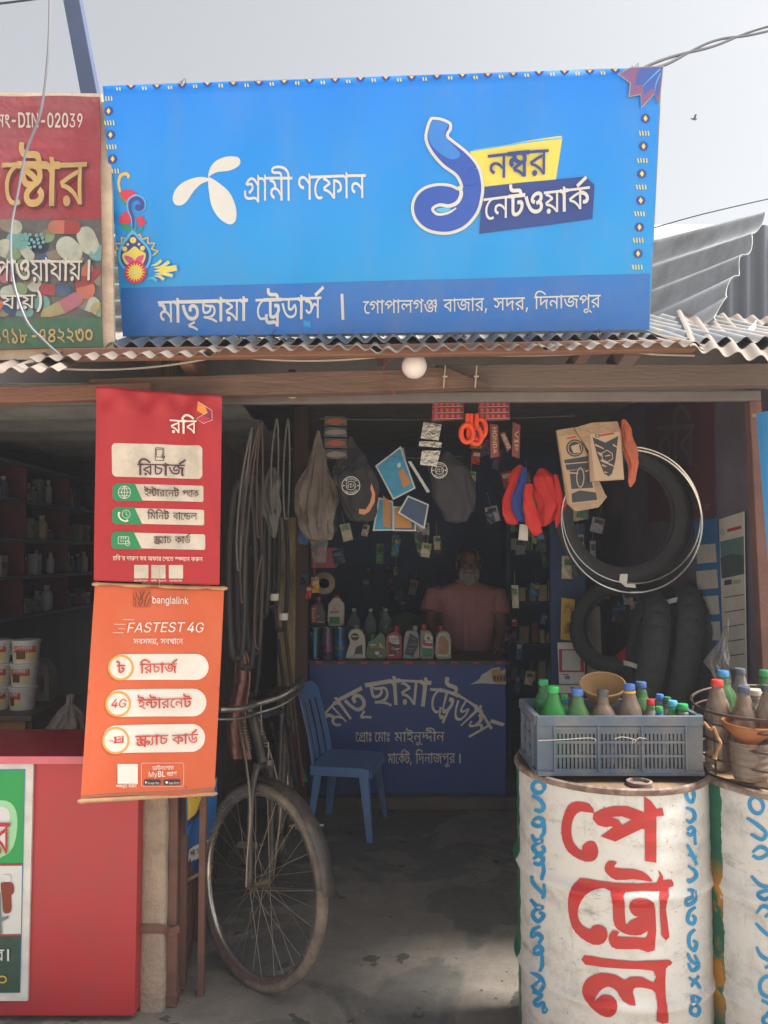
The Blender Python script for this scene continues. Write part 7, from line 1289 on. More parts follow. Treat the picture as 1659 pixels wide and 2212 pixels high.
# ================================================================ OIL DRUMS
def drum_mat(name, a0, a1, patch, tear=1.0):
    """white lettering panel between two angles, green elsewhere, ochre paint showing through low on one side"""
    m = bpy.data.materials.new(name); m.use_nodes = True; nt = m.node_tree; nd = nt.nodes; lk = nt.links; b = nd['Principled BSDF']
    tc = nd.new('ShaderNodeTexCoord'); sx = nd.new('ShaderNodeSeparateXYZ'); lk.new(tc.outputs['Object'], sx.inputs[0])
    def math_(op, x, y=None):
        q = nd.new('ShaderNodeMath'); q.operation = op
        for i, v in enumerate((x, y)):
            if v is None: continue
            if isinstance(v, (int, float)): q.inputs[i].default_value = v
            else: lk.new(v, q.inputs[i])
        return q.outputs[0]
    def noise(s, d=6, ro=.65, st=None):
        q = nd.new('ShaderNodeTexNoise'); q.inputs['Scale'].default_value = s; q.inputs['Detail'].default_value = d; q.inputs['Roughness'].default_value = ro
        src = tc.outputs['Object']
        if st:
            mp = nd.new('ShaderNodeMapping'); mp.inputs['Scale'].default_value = st; lk.new(src, mp.inputs[0]); src = mp.outputs[0]
        lk.new(src, q.inputs['Vector']); return q.outputs['Fac']
    def ramp(x, p0, p1, v0=0.0, v1=1.0):
        r = nd.new('ShaderNodeMapRange'); r.inputs[1].default_value = p0; r.inputs[2].default_value = p1; r.inputs[3].default_value = v0; r.inputs[4].default_value = v1; lk.new(x, r.inputs[0]); return r.outputs[0]
    def mix(f, a, c):
        x = nd.new('ShaderNodeMix'); x.data_type = 'RGBA'; lk.new(f, x.inputs[0])
        for i, v in ((6, a), (7, c)):
            if isinstance(v, tuple): x.inputs[i].default_value = v + (1,)
            else: lk.new(v, x.inputs[i])
        return x.outputs[2]
    ang = math_('ARCTAN2', sx.outputs[0], math_('MULTIPLY', sx.outputs[1], -1.0))      # 0 towards the street, + to the right
    wob = math_('MULTIPLY', math_('SUBTRACT', noise(18), .5), .10)
    aw = math_('ADD', ang, wob)
    panel = math_('MULTIPLY', math_('GREATER_THAN', aw, a0), math_('LESS_THAN', aw, a1))
    white = mix(ramp(noise(7, 10, .78), .50, .72, 0, .7), lin((198, 197, 195)), lin((136, 132, 128)))
    white = mix(ramp(noise(90, 3, .6), .66, .72, 0, .7), white, lin((96, 86, 78)))
    white = mix(ramp(noise(60, 4, .7, (1, 1, .12)), .62, .72, 0, .45), white, lin((120, 112, 106)))
    white = mix(ramp(noise(5, 8, .8, (1, 1, 3.5)), .57, .68, 0, .65), white, lin((112, 104, 98)))
    lowd = math_('MULTIPLY', ramp(sx.outputs[2], .34, .1, 0, .5), ramp(noise(10), .35, .6))
    white = mix(lowd, white, lin((150, 132, 116)))
    green = mix(ramp(noise(6), .4, .7, 0, .7), lin((30, 104, 82)), lin((24, 74, 62)))
    if patch:
        pm = math_('MULTIPLY', ramp(noise(4.5, 6, .6), .44, .50), math_('MULTIPLY', ramp(sx.outputs[2], .66, .60), ramp(sx.outputs[2], .2, .28)))
        green = mix(pm, green, lin((178, 124, 40)))
    chip = math_('MULTIPLY', ramp(noise(26, 5, .7), .64, .66), ramp(noise(3), .5, .6))
    green = mix(chip, green, lin((200, 190, 180)))
    col = mix(panel, green, white)
    rustm = math_('MULTIPLY', ramp(noise(20, 8, .75), .60, .68), ramp(sx.outputs[2], .80, .875, 0.15, 1))
    col = mix(rustm, col, lin((92, 62, 52)))
    lk.new(col, b.inputs['Base Color']); b.inputs['Roughness'].default_value = .42
    bp = nd.new('ShaderNodeBump'); bp.inputs['Strength'].default_value = .2; bp.inputs['Distance'].default_value = .004; lk.new(noise(34, 5, .6), bp.inputs['Height']); lk.new(bp.outputs[0], b.inputs['Normal'])
    return m
DR, DH = .287, .88
def drum_r(z):
    r = DR
    for zc, a, w in ((.30, .014, .015), (.59, .014, .015)): r += a * math.exp(-((z - zc) / w) ** 2)
    for zc in (.68, .74, .80, .39, .44, .49, .1, .16, .21): r += .0012 * math.cos((z - zc) * 105) * math.exp(-((z - zc) / .03) ** 2)
    return r
def dent(a, z, k): return 1 + .002 * math.sin(a * 3 + k) * math.sin(z * 7 + k) + .0015 * math.sin(a * 7 + z * 11 + k)
lid_m = mat('drum_lid', (108, 88, 70), .7, var=.25, scale=6, bump=.2, dirt=((150, 116, 66), .7, 5)); rim_m = mat('drum_rim', (104, 84, 76), .75, var=.3, scale=20, bump=.4, bscale=80, dirt=((190, 172, 156), .5, 26))
def make_drum(c, label, mm, k):
    t = thing('oil_drum', label, 'drum', c, 'painted oil drums in front of the shop')
    zs = [0, .004] + [i * DH / 70 for i in range(1, 70)] + [DH - .012]
    MB().lathe([(drum_r(z), z) for z in zs], 96, Matrix.Translation(V(c)), rfn=lambda a, z: dent(a, z, k), cap=False).obj('wall', mm, t, smooth=True, ang=80)
    MB().lathe([(DR - .012, DH - .018), (DR + .004, DH - .016), (DR + .008, DH - .008), (DR + .007, DH), (DR, DH + .004), (DR - .007, DH), (DR - .009, DH - .015)], 96, Matrix.Translation(V(c)), rfn=lambda a, z: dent(a, z, k), cap=False).obj('rim', rim_m, t, smooth=True)
    MB().lathe([(.0001, DH - .014), (.2, DH - .014), (.25, DH - .016), (DR - .006, DH - .02)], 64, Matrix.Translation(V(c)), cap=False).obj('lid', lid_m, t, smooth=True)
    return t
D1 = (at(1318, 1640, 2.43).x, 2.43, 0); D2 = (at(1724, 1665, 2.32).x, 2.32, 0)
drum1 = make_drum(D1, 'white painted oil drum with big red lettering, below the grey plastic crate', drum_mat('drum_paint', -1.50, 1.05, False), 0.4)
drum2 = make_drum(D2, 'green and white oil drum with ochre patch, cut by the right edge', drum_mat('drum_paint_worn', -1.24, .9, True), 2.2)
MB().lathe([(.03, 0), (.036, .002), (.036, .012), (.03, .014), (.027, .012), (.027, .004), (.0001, .003)], 24, Matrix.Translation(V((at(1390, 1690, 2.2).x, 2.235, DH - .014)))).obj('bung', rim_m, drum1, smooth=True)
class DrumPx:
    """photo pixels carried onto the real drum wall by ray and cylinder"""
    n = V((0, 0, 0))
    def __init__(s, c, k): s.c = V(c); s.k = k
    def loc(s, px, py, off=0.0):
        d = ray(px, py); o = V((0, 0, EYE)) - s.c; R0 = DR + .001
        for _ in range(3):
            A = d.x ** 2 + d.y ** 2; B = 2 * (o.x * d.x + o.y * d.y); Cc = o.x ** 2 + o.y ** 2 - R0 * R0
            q = max(0.0, B * B - 4 * A * Cc); p = o + d * ((-B - math.sqrt(q)) / (2 * A)); an = math.atan2(p.x, -p.y)
            R0 = drum_r(max(0, min(DH, p.z))) * dent(an - math.pi / 2, p.z, s.k) + off
        return s.c + V((R0 * math.sin(an), -R0 * math.cos(an), p.z))
red_p = mat('red_lettering_paint', (172, 30, 30), .5, var=.12, scale=9, dirt=((150, 60, 54), .4, 12)); cyan_p = mat('blue_lettering_paint', (34, 132, 184), .5, var=.12, scale=14)
k1 = lambda pts: [(1069 + x * .3042, 1539 + y * .3042) for x, y in pts]
soft = lambda pts: k1(curve_poly(pts, 2))
red_shapes = [soft([(705, 715), (672, 650), (580, 632), (520, 660), (485, 740), (470, 820), (480, 910), (520, 990), (590, 1040), (660, 1062), (715, 1045), (735, 990), (720, 935), (690, 912), (650, 920), (620, 950), (615, 982), (570, 940), (545, 880), (545, 800), (565, 740), (610, 703)]),
    [k1([(700, 718), (760, 685), (840, 665), (940, 665), (1040, 700), (1062, 716), (1060, 595), (1110, 630), (1150, 685), (1190, 677), (1203, 733), (1148, 740), (1148, 1068), (1067, 1055), (1065, 830), (1040, 828), (855, 918), (750, 880), (840, 815), (825, 810), (780, 815), (730, 800), (695, 760)]), k1([(825, 742), (880, 764), (905, 800), (975, 762), (900, 738)])],
    soft([(805, 1055), (868, 1065), (845, 1103), (960, 1110), (1050, 1130), (1110, 1180), (1115, 1203), (1060, 1195), (980, 1185), (860, 1190), (800, 1150), (778, 1110)]),
    soft([(1160, 1120), (1195, 1165), (1198, 1190), (1255, 1187), (1270, 1232), (1235, 1245), (1235, 1300), (1215, 1400), (1240, 1595), (1185, 1585), (1168, 1300), (1150, 1270), (930, 1275), (922, 1350), (930, 1505), (960, 1480), (1025, 1450), (990, 1445), (958, 1405), (958, 1355), (1000, 1320), (1060, 1318), (1110, 1340), (1140, 1400), (1135, 1690), (1020, 1680), (860, 1680), (815, 1640), (808, 1590), (840, 1548), (885, 1563), (870, 1590), (1000, 1597), (1075, 1600), (1085, 1550), (1040, 1580), (950, 1580), (870, 1540), (840, 1470), (822, 1268), (720, 1255), (640, 1300), (595, 1380), (590, 1450), (620, 1510), (675, 1540), (690, 1518), (740, 1508), (790, 1535), (800, 1590), (770, 1640), (700, 1650), (610, 1600), (545, 1520), (520, 1400), (520, 1320), (545, 1240), (590, 1190), (630, 1176), (850, 1210), (1150, 1208)]),
    soft([(635, 1725), (760, 1745), (1000, 1768), (1240, 1758), (1250, 1795), (1215, 1820), (1213, 2000), (1225, 2110), (1232, 2205), (1150, 2195), (1155, 2100), (1140, 1990), (1080, 1960), (1000, 1955), (980, 1990), (1000, 2080), (910, 2050), (870, 1985), (830, 1955), (790, 1950), (740, 1985), (705, 2050), (760, 2005), (820, 2010), (865, 2050), (865, 2120), (820, 2165), (750, 2150), (670, 2080), (620, 1990), (630, 1930), (670, 1880), (760, 1850), (860, 1865), (920, 1900), (960, 1880), (1050, 1880), (1130, 1920), (1125, 1835), (900, 1820), (640, 1790)])]
decal('lettering', red_p, drum1, DrumPx(D1, .4), red_shapes, .0016, cut=9, step=.0001)
def brush(conv, w, strokes):
    out = []
    for s in strokes:
        q = conv(s); out.append(stroke(q, [w * .7] + [w] * (len(q) - 2) + [w * .75], 5))
    return out
oval = lambda x, y, rx, ry, sl=0: [(x + rx * math.cos(t) + sl * math.sin(t), y + ry * math.sin(t)) for t in [2 * math.pi * i / 12 + .6 for i in range(13)]]
left_no = [oval(308, 530, 42, 42), [(262, 590), (318, 622), (345, 670), (322, 702), (278, 690)], [(270, 768), (308, 748), (345, 775), (318, 808), (275, 798), (266, 772)], [(345, 782), (348, 850), (322, 892)], [(262, 866), (280, 905), (335, 912), (298, 932), (268, 962), (306, 1004), (348, 985), (335, 945)],
    [(270, 1042), (310, 1018), (342, 1046), (312, 1080), (272, 1066)], [(338, 1062), (346, 1130), (330, 1192)], [(262, 1160), (272, 1212), (338, 1288)], [(350, 1218), (345, 1300), (330, 1318)], [(252, 1326), (290, 1372), (338, 1386), (288, 1402), (268, 1442), (306, 1486), (346, 1442), (312, 1420)],
    [(322, 1520), (275, 1542), (262, 1592), (298, 1574), (332, 1600), (308, 1642)], [(268, 1692), (308, 1660), (336, 1690), (302, 1716), (268, 1702)], [(330, 1704), (336, 1790), (316, 1842)], [(258, 1850), (310, 1868), (350, 1930), (302, 1990), (258, 1935)], [(345, 1880), (262, 1952)], [(265, 1985), (330, 2010), (282, 2052), (300, 2082), (342, 2066), (348, 2130), (372, 2102)]]
right_no = [oval(1388, 582, 27, 54, 8), [(1356, 676), (1408, 698), (1422, 748), (1388, 780), (1360, 762)], [(1368, 836), (1398, 815), (1420, 845), (1390, 872), (1366, 850)], [(1420, 850), (1426, 942)], [(1366, 938), (1400, 1000), (1436, 1082)], [(1372, 1012), (1436, 1030)], [(1374, 1090), (1424, 1128), (1430, 1168), (1384, 1202), (1372, 1180)],
    [(1366, 1258), (1402, 1264), (1412, 1310), (1362, 1332), (1368, 1370), (1424, 1334), (1418, 1262)], [(1428, 1382), (1382, 1420), (1372, 1482), (1408, 1502), (1424, 1462), (1400, 1440)], [(1424, 1542), (1384, 1582), (1382, 1652), (1418, 1692), (1434, 1640), (1408, 1622)], [(1370, 1710), (1396, 1764), (1450, 1802), (1402, 1834), (1376, 1782)], [(1420, 1722), (1454, 1790)], [(1380, 1884), (1432, 1920), (1462, 1962)], [(1452, 1872), (1396, 1948)], [(1420, 2010), (1454, 2040), (1402, 2082), (1392, 2132), (1438, 2152), (1454, 2104), (1404, 2062), (1400, 2022), (1420, 2010)]]
decal('phone_number', cyan_p, drum1, DrumPx(D1, .4), brush(k1, 9, left_no) + brush(k1, 8, right_no), .0016, cut=12, step=.0001)
k2 = lambda pts: [(1053 + x * .3652, 1620 + y * .3652) for x, y in pts]
decal('phone_number', cyan_p, drum2, DrumPx(D2, 2.2), brush(k2, 8.5, [oval(1590, 328, 40, 48, 8), [(1532, 402), (1590, 440), (1646, 492), (1620, 530), (1556, 498)], [(1566, 606), (1616, 574), (1660, 606), (1610, 642), (1566, 624)], [(1662, 612), (1680, 700)], [(1558, 745), (1612, 800), (1680, 820), (1600, 850), (1640, 884), (1690, 850)], [(1590, 968), (1630, 924), (1680, 950), (1640, 990)],
    [(1585, 1024), (1640, 1080), (1700, 1120)], [(1590, 1164), (1620, 1220), (1690, 1262), (1640, 1290)], oval(1660, 1400, 50, 60), [(1620, 1480), (1680, 1520), (1640, 1580)], oval(1670, 1600, 40, 30)]), .0016, cut=12, step=.0001)
# ================================================================ CRATE WITH PETROL BOTTLES
grey_p = mat('grey_blue_crate_plastic', (74, 90, 108), .6, var=.12, scale=5, bump=.1, dirt=((140, 128, 116), .6, 6))
LZ = DH + .005
c0 = at(1161, 1668, 2.265); c1 = at(1520, 1672, 2.265)
cw = c1.x - c0.x; cx_ = (c0.x + c1.x) / 2; crate_y = 2.265; cdp = .27; chh = at(1340, 1547, 2.265).z - LZ
cr = thing('plastic_crate', 'grey blue slotted plastic crate full of bottles, on the white drum', 'crate', (cx_, crate_y + cdp / 2, LZ))
def crate_wall(p, ex, nrm, w, npan, nslot):
    mb = MB(); p, ex, nrm = V(p), V(ex), V(nrm); ez = V((0, 0, 1)); rot = Matrix((ex, nrm, ez)).transposed()
    B = lambda x0, x1, z0, z1, d=.006, o=0.0: mb.box(p + ex * ((x0 + x1) / 2) + ez * ((z0 + z1) / 2) + nrm * (o - d / 2), (x1 - x0, d, z1 - z0), rot)
    H = chh; e = .05 if npan > 1 else .03
    B(0, e, 0, H - .02); B(w - e, w, 0, H - .02); B(0, w, H - .026, H, .016, .006); B(0, w, 0, .012, .014, .006)
    pw = (w - 2 * e) / npan
    for r in range(4): z = .012 + (H - .05) * r / 3; B(e, w - e, z, z + .007, .007, .0035)
    for k in range(npan + 1): x = e + pw * k; B(x - .0025, x + .0025, 0.0121, H - .0261, .012, .0065)
    for k in range(npan):
        xa = e + pw * k + .006; st = (pw - .012) / nslot
        B(e + pw * k + .0026, xa + st * .25, .0122, H - .0262, .005, 0)
        for s in range(nslot):
            x = xa + st * (s + .25 + .42)
            B(x, x + st * .58 if s < nslot - 1 else e + pw * (k + 1) - .0026, .0122, H - .0262, .005, 0)
    B(e, w - e, H - .05, H - .0263, .0052, .0002)
    return mb
crate_wall((cx_ - cw / 2, crate_y, LZ), (1, 0, 0), (0, -1, 0), cw, 3, 10).obj('front_wall', grey_p, cr)
crate_wall((cx_ - cw / 2, crate_y + cdp, LZ), (1, 0, 0), (0, 1, 0), cw, 3, 10).obj('rear_wall', grey_p, cr)
for s in (-1, 1): crate_wall((cx_ + s * (cw / 2 - .0002), crate_y + .007, LZ), (0, 1, 0), (s, 0, 0), cdp - .014, 2, 8).obj('side_wall', grey_p, cr)
MB().box((cx_, crate_y + cdp / 2, LZ + .006), (cw - .012, cdp - .012, .008)).obj('floor_panel', grey_p, cr)
wy = crate_y - .011
mb = MB().tube(smooth_path([at(1163, 1600, wy), at(1225, 1597, wy), at(1275, 1594, wy), at(1288, 1600, wy)], 5), .0011, 5).tube(smooth_path([at(1328, 1596, wy), at(1345, 1592, wy), at(1372, 1598, wy), at(1370, 1605, wy), at(1380, 1594, wy), at(1396, 1596, wy)], 5), .0011, 5).tube([at(1368, 1595, wy - .003), at(1366, 1606, wy - .003)], .0014, 5)
mb.obj('tie_wire', mat('pale_wire', (176, 168, 156), .6), cr)
def pet(name, col, alpha=.8, rough=.22): return mat(name, col, rough, var=.16, scale=14, alpha=alpha, dirt=((120, 108, 98), .35, 9), spec=.6)
PG = pet('green_pet', (44, 124, 64), .62); PG2 = pet('pale_green_pet', (74, 120, 66), .75); PBR = pet('dusty_brown_pet', (122, 102, 88), .76, .18); PCL = pet('grey_pet', (128, 122, 112), .8, .25); PT = pet('bright_green_pet', (40, 142, 58), .62)
def petrol_bottle(lab, px, py, Y, wpx, body_m, capcol, z0, kind=0, ringc=None, group='petrol bottles in the crate', capw=None, name='petrol_bottle'):
    """px, py: middle of the cap in the photo; wpx: body width in photo pixels"""
    p = at(px, py, Y); r = mpp(Y) * wpx / 2; ch_ = .016; h = p.z + ch_ / 2 - z0; rc = capw or min(.0165, r * .5)
    b0 = V((p.x, Y, z0)); t = thing(name, lab, 'bottle', b0, group); M = Matrix.Translation(b0); hn = h - ch_
    sh_ = max(hn * .45, hn - r * (2.3 if kind == 1 else 1.75))
    if kind == 0: prof = [(r * .7, 0), (r * .97, .008), (r, .02), (r * .95, sh_ * .3), (r, sh_ * .36), (r * .94, sh_ * .5), (r, sh_ * .56), (r * .95, sh_ * .7), (r * 1.0, sh_ * .77), (r * .94, sh_ * .86), (r, sh_ * .92), (r * .98, sh_), (r * .8, sh_ + (hn - sh_) * .28), (r * .55, sh_ + (hn - sh_) * .58), (rc * 1.05, sh_ + (hn - sh_) * .82), (rc * .85, hn - .006), (rc * .85, hn)]
    elif kind == 1: prof = [(r * .7, 0), (r * .97, .008), (r, .02), (r * .98, sh_ * .5), (r * .93, sh_ * .6), (r, sh_ * .75), (r, sh_ * .95), (r * .93, sh_ + (hn - sh_) * .2), (r * .8, sh_ + (hn - sh_) * .42), (r * .6, sh_ + (hn - sh_) * .62), (rc * 1.1, sh_ + (hn - sh_) * .84), (rc * .85, hn - .006), (rc * .85, hn)]
    else: prof = [(r * .75, 0), (r * .97, .008), (r, .02), (r * .95, sh_ * .25), (r, sh_ * .3), (r * .95, sh_ * .5), (r, sh_ * .55), (r, sh_ * .98), (r * .88, sh_ + (hn - sh_) * .2), (r * .7, sh_ + (hn - sh_) * .4), (r * .46, sh_ + (hn - sh_) * .6), (rc * 1.0, sh_ + (hn - sh_) * .8), (rc * .85, hn)]
    fine = []
    for i in range(len(prof) - 1):
        for k in range(3): fine.append(tuple(prof[i][j] + (prof[i + 1][j] - prof[i][j]) * k / 3 for j in (0, 1)))
    fine.append(prof[-1])
    sw_ = {0: None, 1: (lambda a, z: 1 + .022 * math.sin(a * 7 + z * 90) * (1 if .25 * hn < z < .9 * hn else 0)), 2: (lambda a, z: 1 + .03 * max(0, abs(math.sin(a * 6 + z * 95)) - .86) * 6 * (1 if z < .9 * hn else 0) + .03 * max(0, abs(math.sin(a * 6 - z * 95)) - .86) * 6 * (1 if z < .9 * hn else 0)), 3: (lambda a, z: 1 + .03 * math.sin(a * 8) * (1 if z > sh_ else .3))}[kind]
    MB().lathe(fine, 32 if kind != 2 else 64, M, rfn=sw_, cap=False).obj('body', body_m, t, smooth=True, ang=70)
    if capcol:
        c_ = mat('cap_%d_%d_%d' % capcol, capcol, .45, var=.1)
        MB().lathe([(rc * 1.04, hn - .002), (rc * 1.06, hn + .002), (rc * 1.02, hn + ch_ * .85), (rc * .9, hn + ch_), (.0001, hn + ch_)], 40, M, rfn=lambda a, z: 1 + .02 * math.sin(a * 20), cap=False).obj('cap', c_, t, smooth=True)
    if ringc:
        MB().lathe([(rc * .9, hn - .011), (rc * 1.12, hn - .010), (rc * 1.12, hn - .005), (rc * .9, hn - .004)], 24, M, cap=False).obj('collar', mat('cap_%d_%d_%d' % ringc, ringc, .45, var=.1), t, smooth=True)
    return t
B0 = LZ + .0105
GC_, BC_, LB_, RC_, DC_ = (34, 150, 78), (62, 106, 176), (72, 154, 190), (196, 48, 40), (70, 72, 76)
fr_, md_, bk_ = 2.325, 2.40, 2.475
petrol_bottle('ribbed green bottle with green cap in the far left corner of the crate', 1174, 1473, bk_, 40, PG, (46, 150, 92), B0)
petrol_bottle('bright green bottle with green cap at the front left of the crate', 1195, 1488, fr_, 54, PT, (30, 158, 74), B0)
petrol_bottle('small bottle with green cap half hidden behind the two left bottles', 1219, 1505, md_ + .02, 30, PG2, (40, 140, 84), B0, ringc=BC_)
petrol_bottle('olive green bottle with blue cap, third from left along the crate front', 1247, 1494, fr_, 54, PG2, BC_, B0)
petrol_bottle('brown bottle with quilted diamond pattern and dark cap, below the funnel', 1302, 1495, fr_, 54, PBR, DC_, B0, 2)
petrol_bottle('large brown wavy bottle with blue cap and yellow ring in the crate', 1359, 1483, fr_ + .01, 56, PBR, (60, 100, 168), B0, 1, ringc=(222, 160, 40))
petrol_bottle('green bottle with blue cap behind the large wavy bottle', 1384, 1478, bk_, 50, PG2, (68, 104, 160), B0)
petrol_bottle('small grey bottle with red ribbed cap right of the large wavy bottle', 1405, 1516, fr_ + .03, 32, PCL, RC_, B0, ringc=(50, 150, 84))
petrol_bottle('bottle with blue cap behind the red capped bottle', 1425, 1505, bk_ - .01, 32, PCL, (74, 116, 190), B0)
petrol_bottle('bottle with dark green cap near the rear right of the crate', 1441, 1511, bk_ - .02, 32, PCL, (62, 112, 84), B0)
petrol_bottle('small bottle with green cap and blue ring at the crate front', 1424, 1532, fr_ - .015, 30, PCL, (50, 140, 86), B0, ringc=(60, 110, 190))
petrol_bottle('green bottle with pale blue cap toward the right end of the crate', 1453, 1519, fr_ + .02, 38, PT, (84, 158, 184), B0, ringc=(46, 156, 92))
petrol_bottle('grey bottle with green cap at the right end of the crate', 1475, 1526, fr_ + .0, 42, PCL, (30, 150, 76), B0)
def funnel(lab, c, axis, r, h, m, spout=.0):
    ax = V(axis).normalized(); M = Matrix.Translation(V(c)) @ V((0, 0, 1)).rotation_difference(ax).to_matrix().to_4x4()
    t = thing('funnel', lab, 'funnel', c)
    MB().lathe([(.009, -h - spout), (.012, -h), (r * .3, -h * .72), (r * .95, -.012), (r * .97, 0), (r, 0), (r * 1.02, .002), (r * 1.0, -.005), (r * .97, -.014), (r * .33, -h * .73), (.015, -h), (.012, -h - spout)], 40, M, cap=False).obj('cone', m, t, smooth=True)
    MB().tube([M @ V((r * 1.02 * math.cos(a), r * 1.02 * math.sin(a), 0)) for a in [2 * math.pi * i / 40 for i in range(40)]], .003, 6, closed=True).obj('lip', m, t, smooth=True)
    return t
tan_p = mat('tan_plastic', (164, 128, 84), .5, var=.15, scale=6, dirt=((110, 90, 70), .5, 8)); org_p = mat('amber_plastic', (132, 76, 36), .45, var=.15, scale=6, dirt=((120, 84, 60), .5, 8))
funnel('tan plastic funnel leaning open side up among the crate bottles', at(1302, 1478, 2.43), (-.1, -.38, .9), .067, .12, tan_p, .05)
# ================================================================ WIRE BASKET ON THE SECOND DRUM
bk = thing('wire_basket', 'round rusty wire basket full of bottles, on the green drum', 'basket', (D2[0] - .01, D2[1], LZ))
wire = mat('basket_wire', (74, 58, 54), .6, metal=.5, var=.3, scale=30)
bc2 = V((D2[0] - .005, D2[1] + .01, 0)); br = .274
for i, (z, rr_) in enumerate(((LZ + .003, br), (LZ + .05, br * 1.0), (LZ + .105, br * 1.01), (LZ + .16, br * 1.02), (LZ + .195, br * 1.03))):
    o = MB().tube([bc2 + V((rr_ * math.cos(a), rr_ * math.sin(a), z + .006 * math.sin(a * 2 + i) + .008 * math.cos(a))) for a in [2 * math.pi * k / 64 for k in range(64)]], .0044 if i == 4 else .0034, 6, closed=True).obj('hoop', wire, bk, smooth=True)
for k in range(10):
    a = 2 * math.pi * k / 10 + .25
    MB().tube([bc2 + V((br * .995 * math.cos(a), br * .995 * math.sin(a), LZ + .002)), bc2 + V((br * 1.025 * math.cos(a), br * 1.025 * math.sin(a), LZ + .197))], .0022, 5).obj('upright', wire, bk)
jute = mat('jute_rope', (150, 112, 78), .95, var=.25, scale=60, bump=.6, bscale=200)
ry = D2[1] - .14
o = MB().tube(smooth_path([at(1521, 1560, ry), at(1534, 1575, ry - .02), at(1542, 1572, ry - .03), at(1550, 1592, ry - .02), at(1557, 1606, ry - .03), at(1549, 1625, ry - .02), at(1543, 1640, ry - .02)], 5), [.004] * 26 + [.004, .005, .006, .007, .004], 7).obj('rope_end', jute, smooth=True); tag(o, 'short knotted jute rope dangling from the wire basket', 'rope')
PB2 = 'bottles in the wire basket'
B2 = LZ + .004
petrol_bottle('big brown bottle with red cap at the left of the wire basket', 1549, 1474, 2.30, 56, PBR, RC_, B2, 1, group=PB2)
petrol_bottle('handled olive bottle with light blue cap behind the red capped bottle', 1562, 1454, 2.40, 56, PG2, (72, 144, 196), B2, 3, group=PB2)
petrol_bottle('clear fluted bottle with dark grey cap behind, beside the rusty post', 1598, 1449, 2.46, 62, PCL, (88, 92, 100), B2, 3, group=PB2)
petrol_bottle('brown bottle with dark blue cap, second from left in the basket front', 1606, 1489, 2.26, 58, PBR, (58, 66, 88), B2, 1, group=PB2)
petrol_bottle('bottle with wide ribbed cream cap in the wire basket', 1630, 1494, 2.36, 44, PCL, (186, 176, 158), B2, 0, group=PB2, capw=.021)
petrol_bottle('green bottle with green cap at the right edge of the photo', 1652, 1453, 2.40, 54, PG, (50, 140, 88), B2, 0, group=PB2)
petrol_bottle('brown bottle with dark cap cut by the right edge of the photo', 1658, 1486, 2.24, 54, PBR, (70, 70, 78), B2, 1, group=PB2)
cbx = at(1620, 1640, 2.20); b0 = V((cbx.x, 2.20, B2 + .0)); rr0 = mpp(2.20) * 42
hh = at(1612, 1600, 2.20).z - B2
t = thing('cut_bottle', 'cut off ribbed bottle holding the amber funnel, at the basket front', 'bottle', b0)
MB().lathe([(rr0 * .62, 0), (rr0 * .84, .012)] + [(rr0 * (.86 + .12 * z / hh) * (1 + .02 * math.sin(z * 330)), z) for z in [.016 + (hh - .016) * i / 40 for i in range(41)]], 40, Matrix.Translation(b0), cap=False).obj('body', pet('dull_pet', (128, 112, 104), .62, .2), t, smooth=True)
MB().lathe([(.0001, .004), (rr0 * .8, .006), (rr0 * .84, .045), (.0001, .046)], 24, Matrix.Translation(b0), cap=False).obj('oil', mat('petrol', (112, 84, 66), .15, alpha=.85), t, smooth=True)
funnel('amber plastic funnel set upright in the cut bottle, at the right edge', V((cbx.x, 2.20, at(1606, 1562, 2.20).z)), (.03, -.05, 1), mpp(2.20) * 52, .075, org_p)
# ================================================================ MEDICINE SHOP ON THE LEFT
red_board = mat('red_laminate', (178, 42, 50), .4, var=.08, scale=3, bump=.12, bscale=12, dirt=((146, 58, 60), .65, 6))
pink_e = mat('pink_edge', (206, 104, 116), .5, var=.1, scale=6)
med_front = 2.60
med_top = at(200, 1634, med_front).z; xR = at(296, 1900, med_front).x
mc = thing('medicine_counter', 'bright red counter of the medicine shop with green and white sign board, at lower left', 'counter', (-1.5, med_front, 0))
MB().box(((xR - 2.3) / 2, med_front + .012, med_top / 2 + .005), (xR + 2.3, .024, med_top - .03)).obj('front_panel', red_board, mc, bevel=.002)
MB().box((xR - .012, med_front + .19, med_top / 2 + .005), (.022, .33, med_top - .034)).obj('side_panel', red_board, mc)
MB().box(((xR - 2.3) / 2, med_front + .18, med_top - .004), (xR + 2.3 + .02, .40, .018)).obj('countertop', mat('red_top', (150, 34, 44), .35, var=.08), mc, bevel=.003)
MB().box(((xR - 2.3) / 2, med_front - .022, med_top - .006), (xR + 2.3 + .02, .006, .024)).obj('edge_strip', pink_e, mc)
FB = Flat(med_front - .012)
MB().box(((at(69, 1900, med_front).x - 2.3) / 2, med_front - .006, (at(30, 1642, med_front).z + at(30, 2158, med_front).z) / 2), (at(69, 1900, med_front).x + 2.3, .010, at(30, 1642, med_front).z - at(30, 2158, med_front).z)).obj('sign_board', mat('board_white', (214, 212, 208), .5, var=.06, dirt=((150, 146, 140), .5, 10)), mc)
c9 = lambda pts: [(x * .3255, 1566 + y * .3255) for x, y in pts]      # from the enlarged corner of the photo
board_one = ink('board_green', (26, 150, 74)); board_two = ink('board_light_green', (150, 206, 160)); board_three = ink('board_dark_green', (34, 66, 54), dirt=((70, 90, 80), .4, 12)); bl = ink('board_blue', (60, 132, 188)); amber_ink = ink('syrup_amber', (124, 44, 20)); steel_ink = ink('steel', (110, 120, 124))
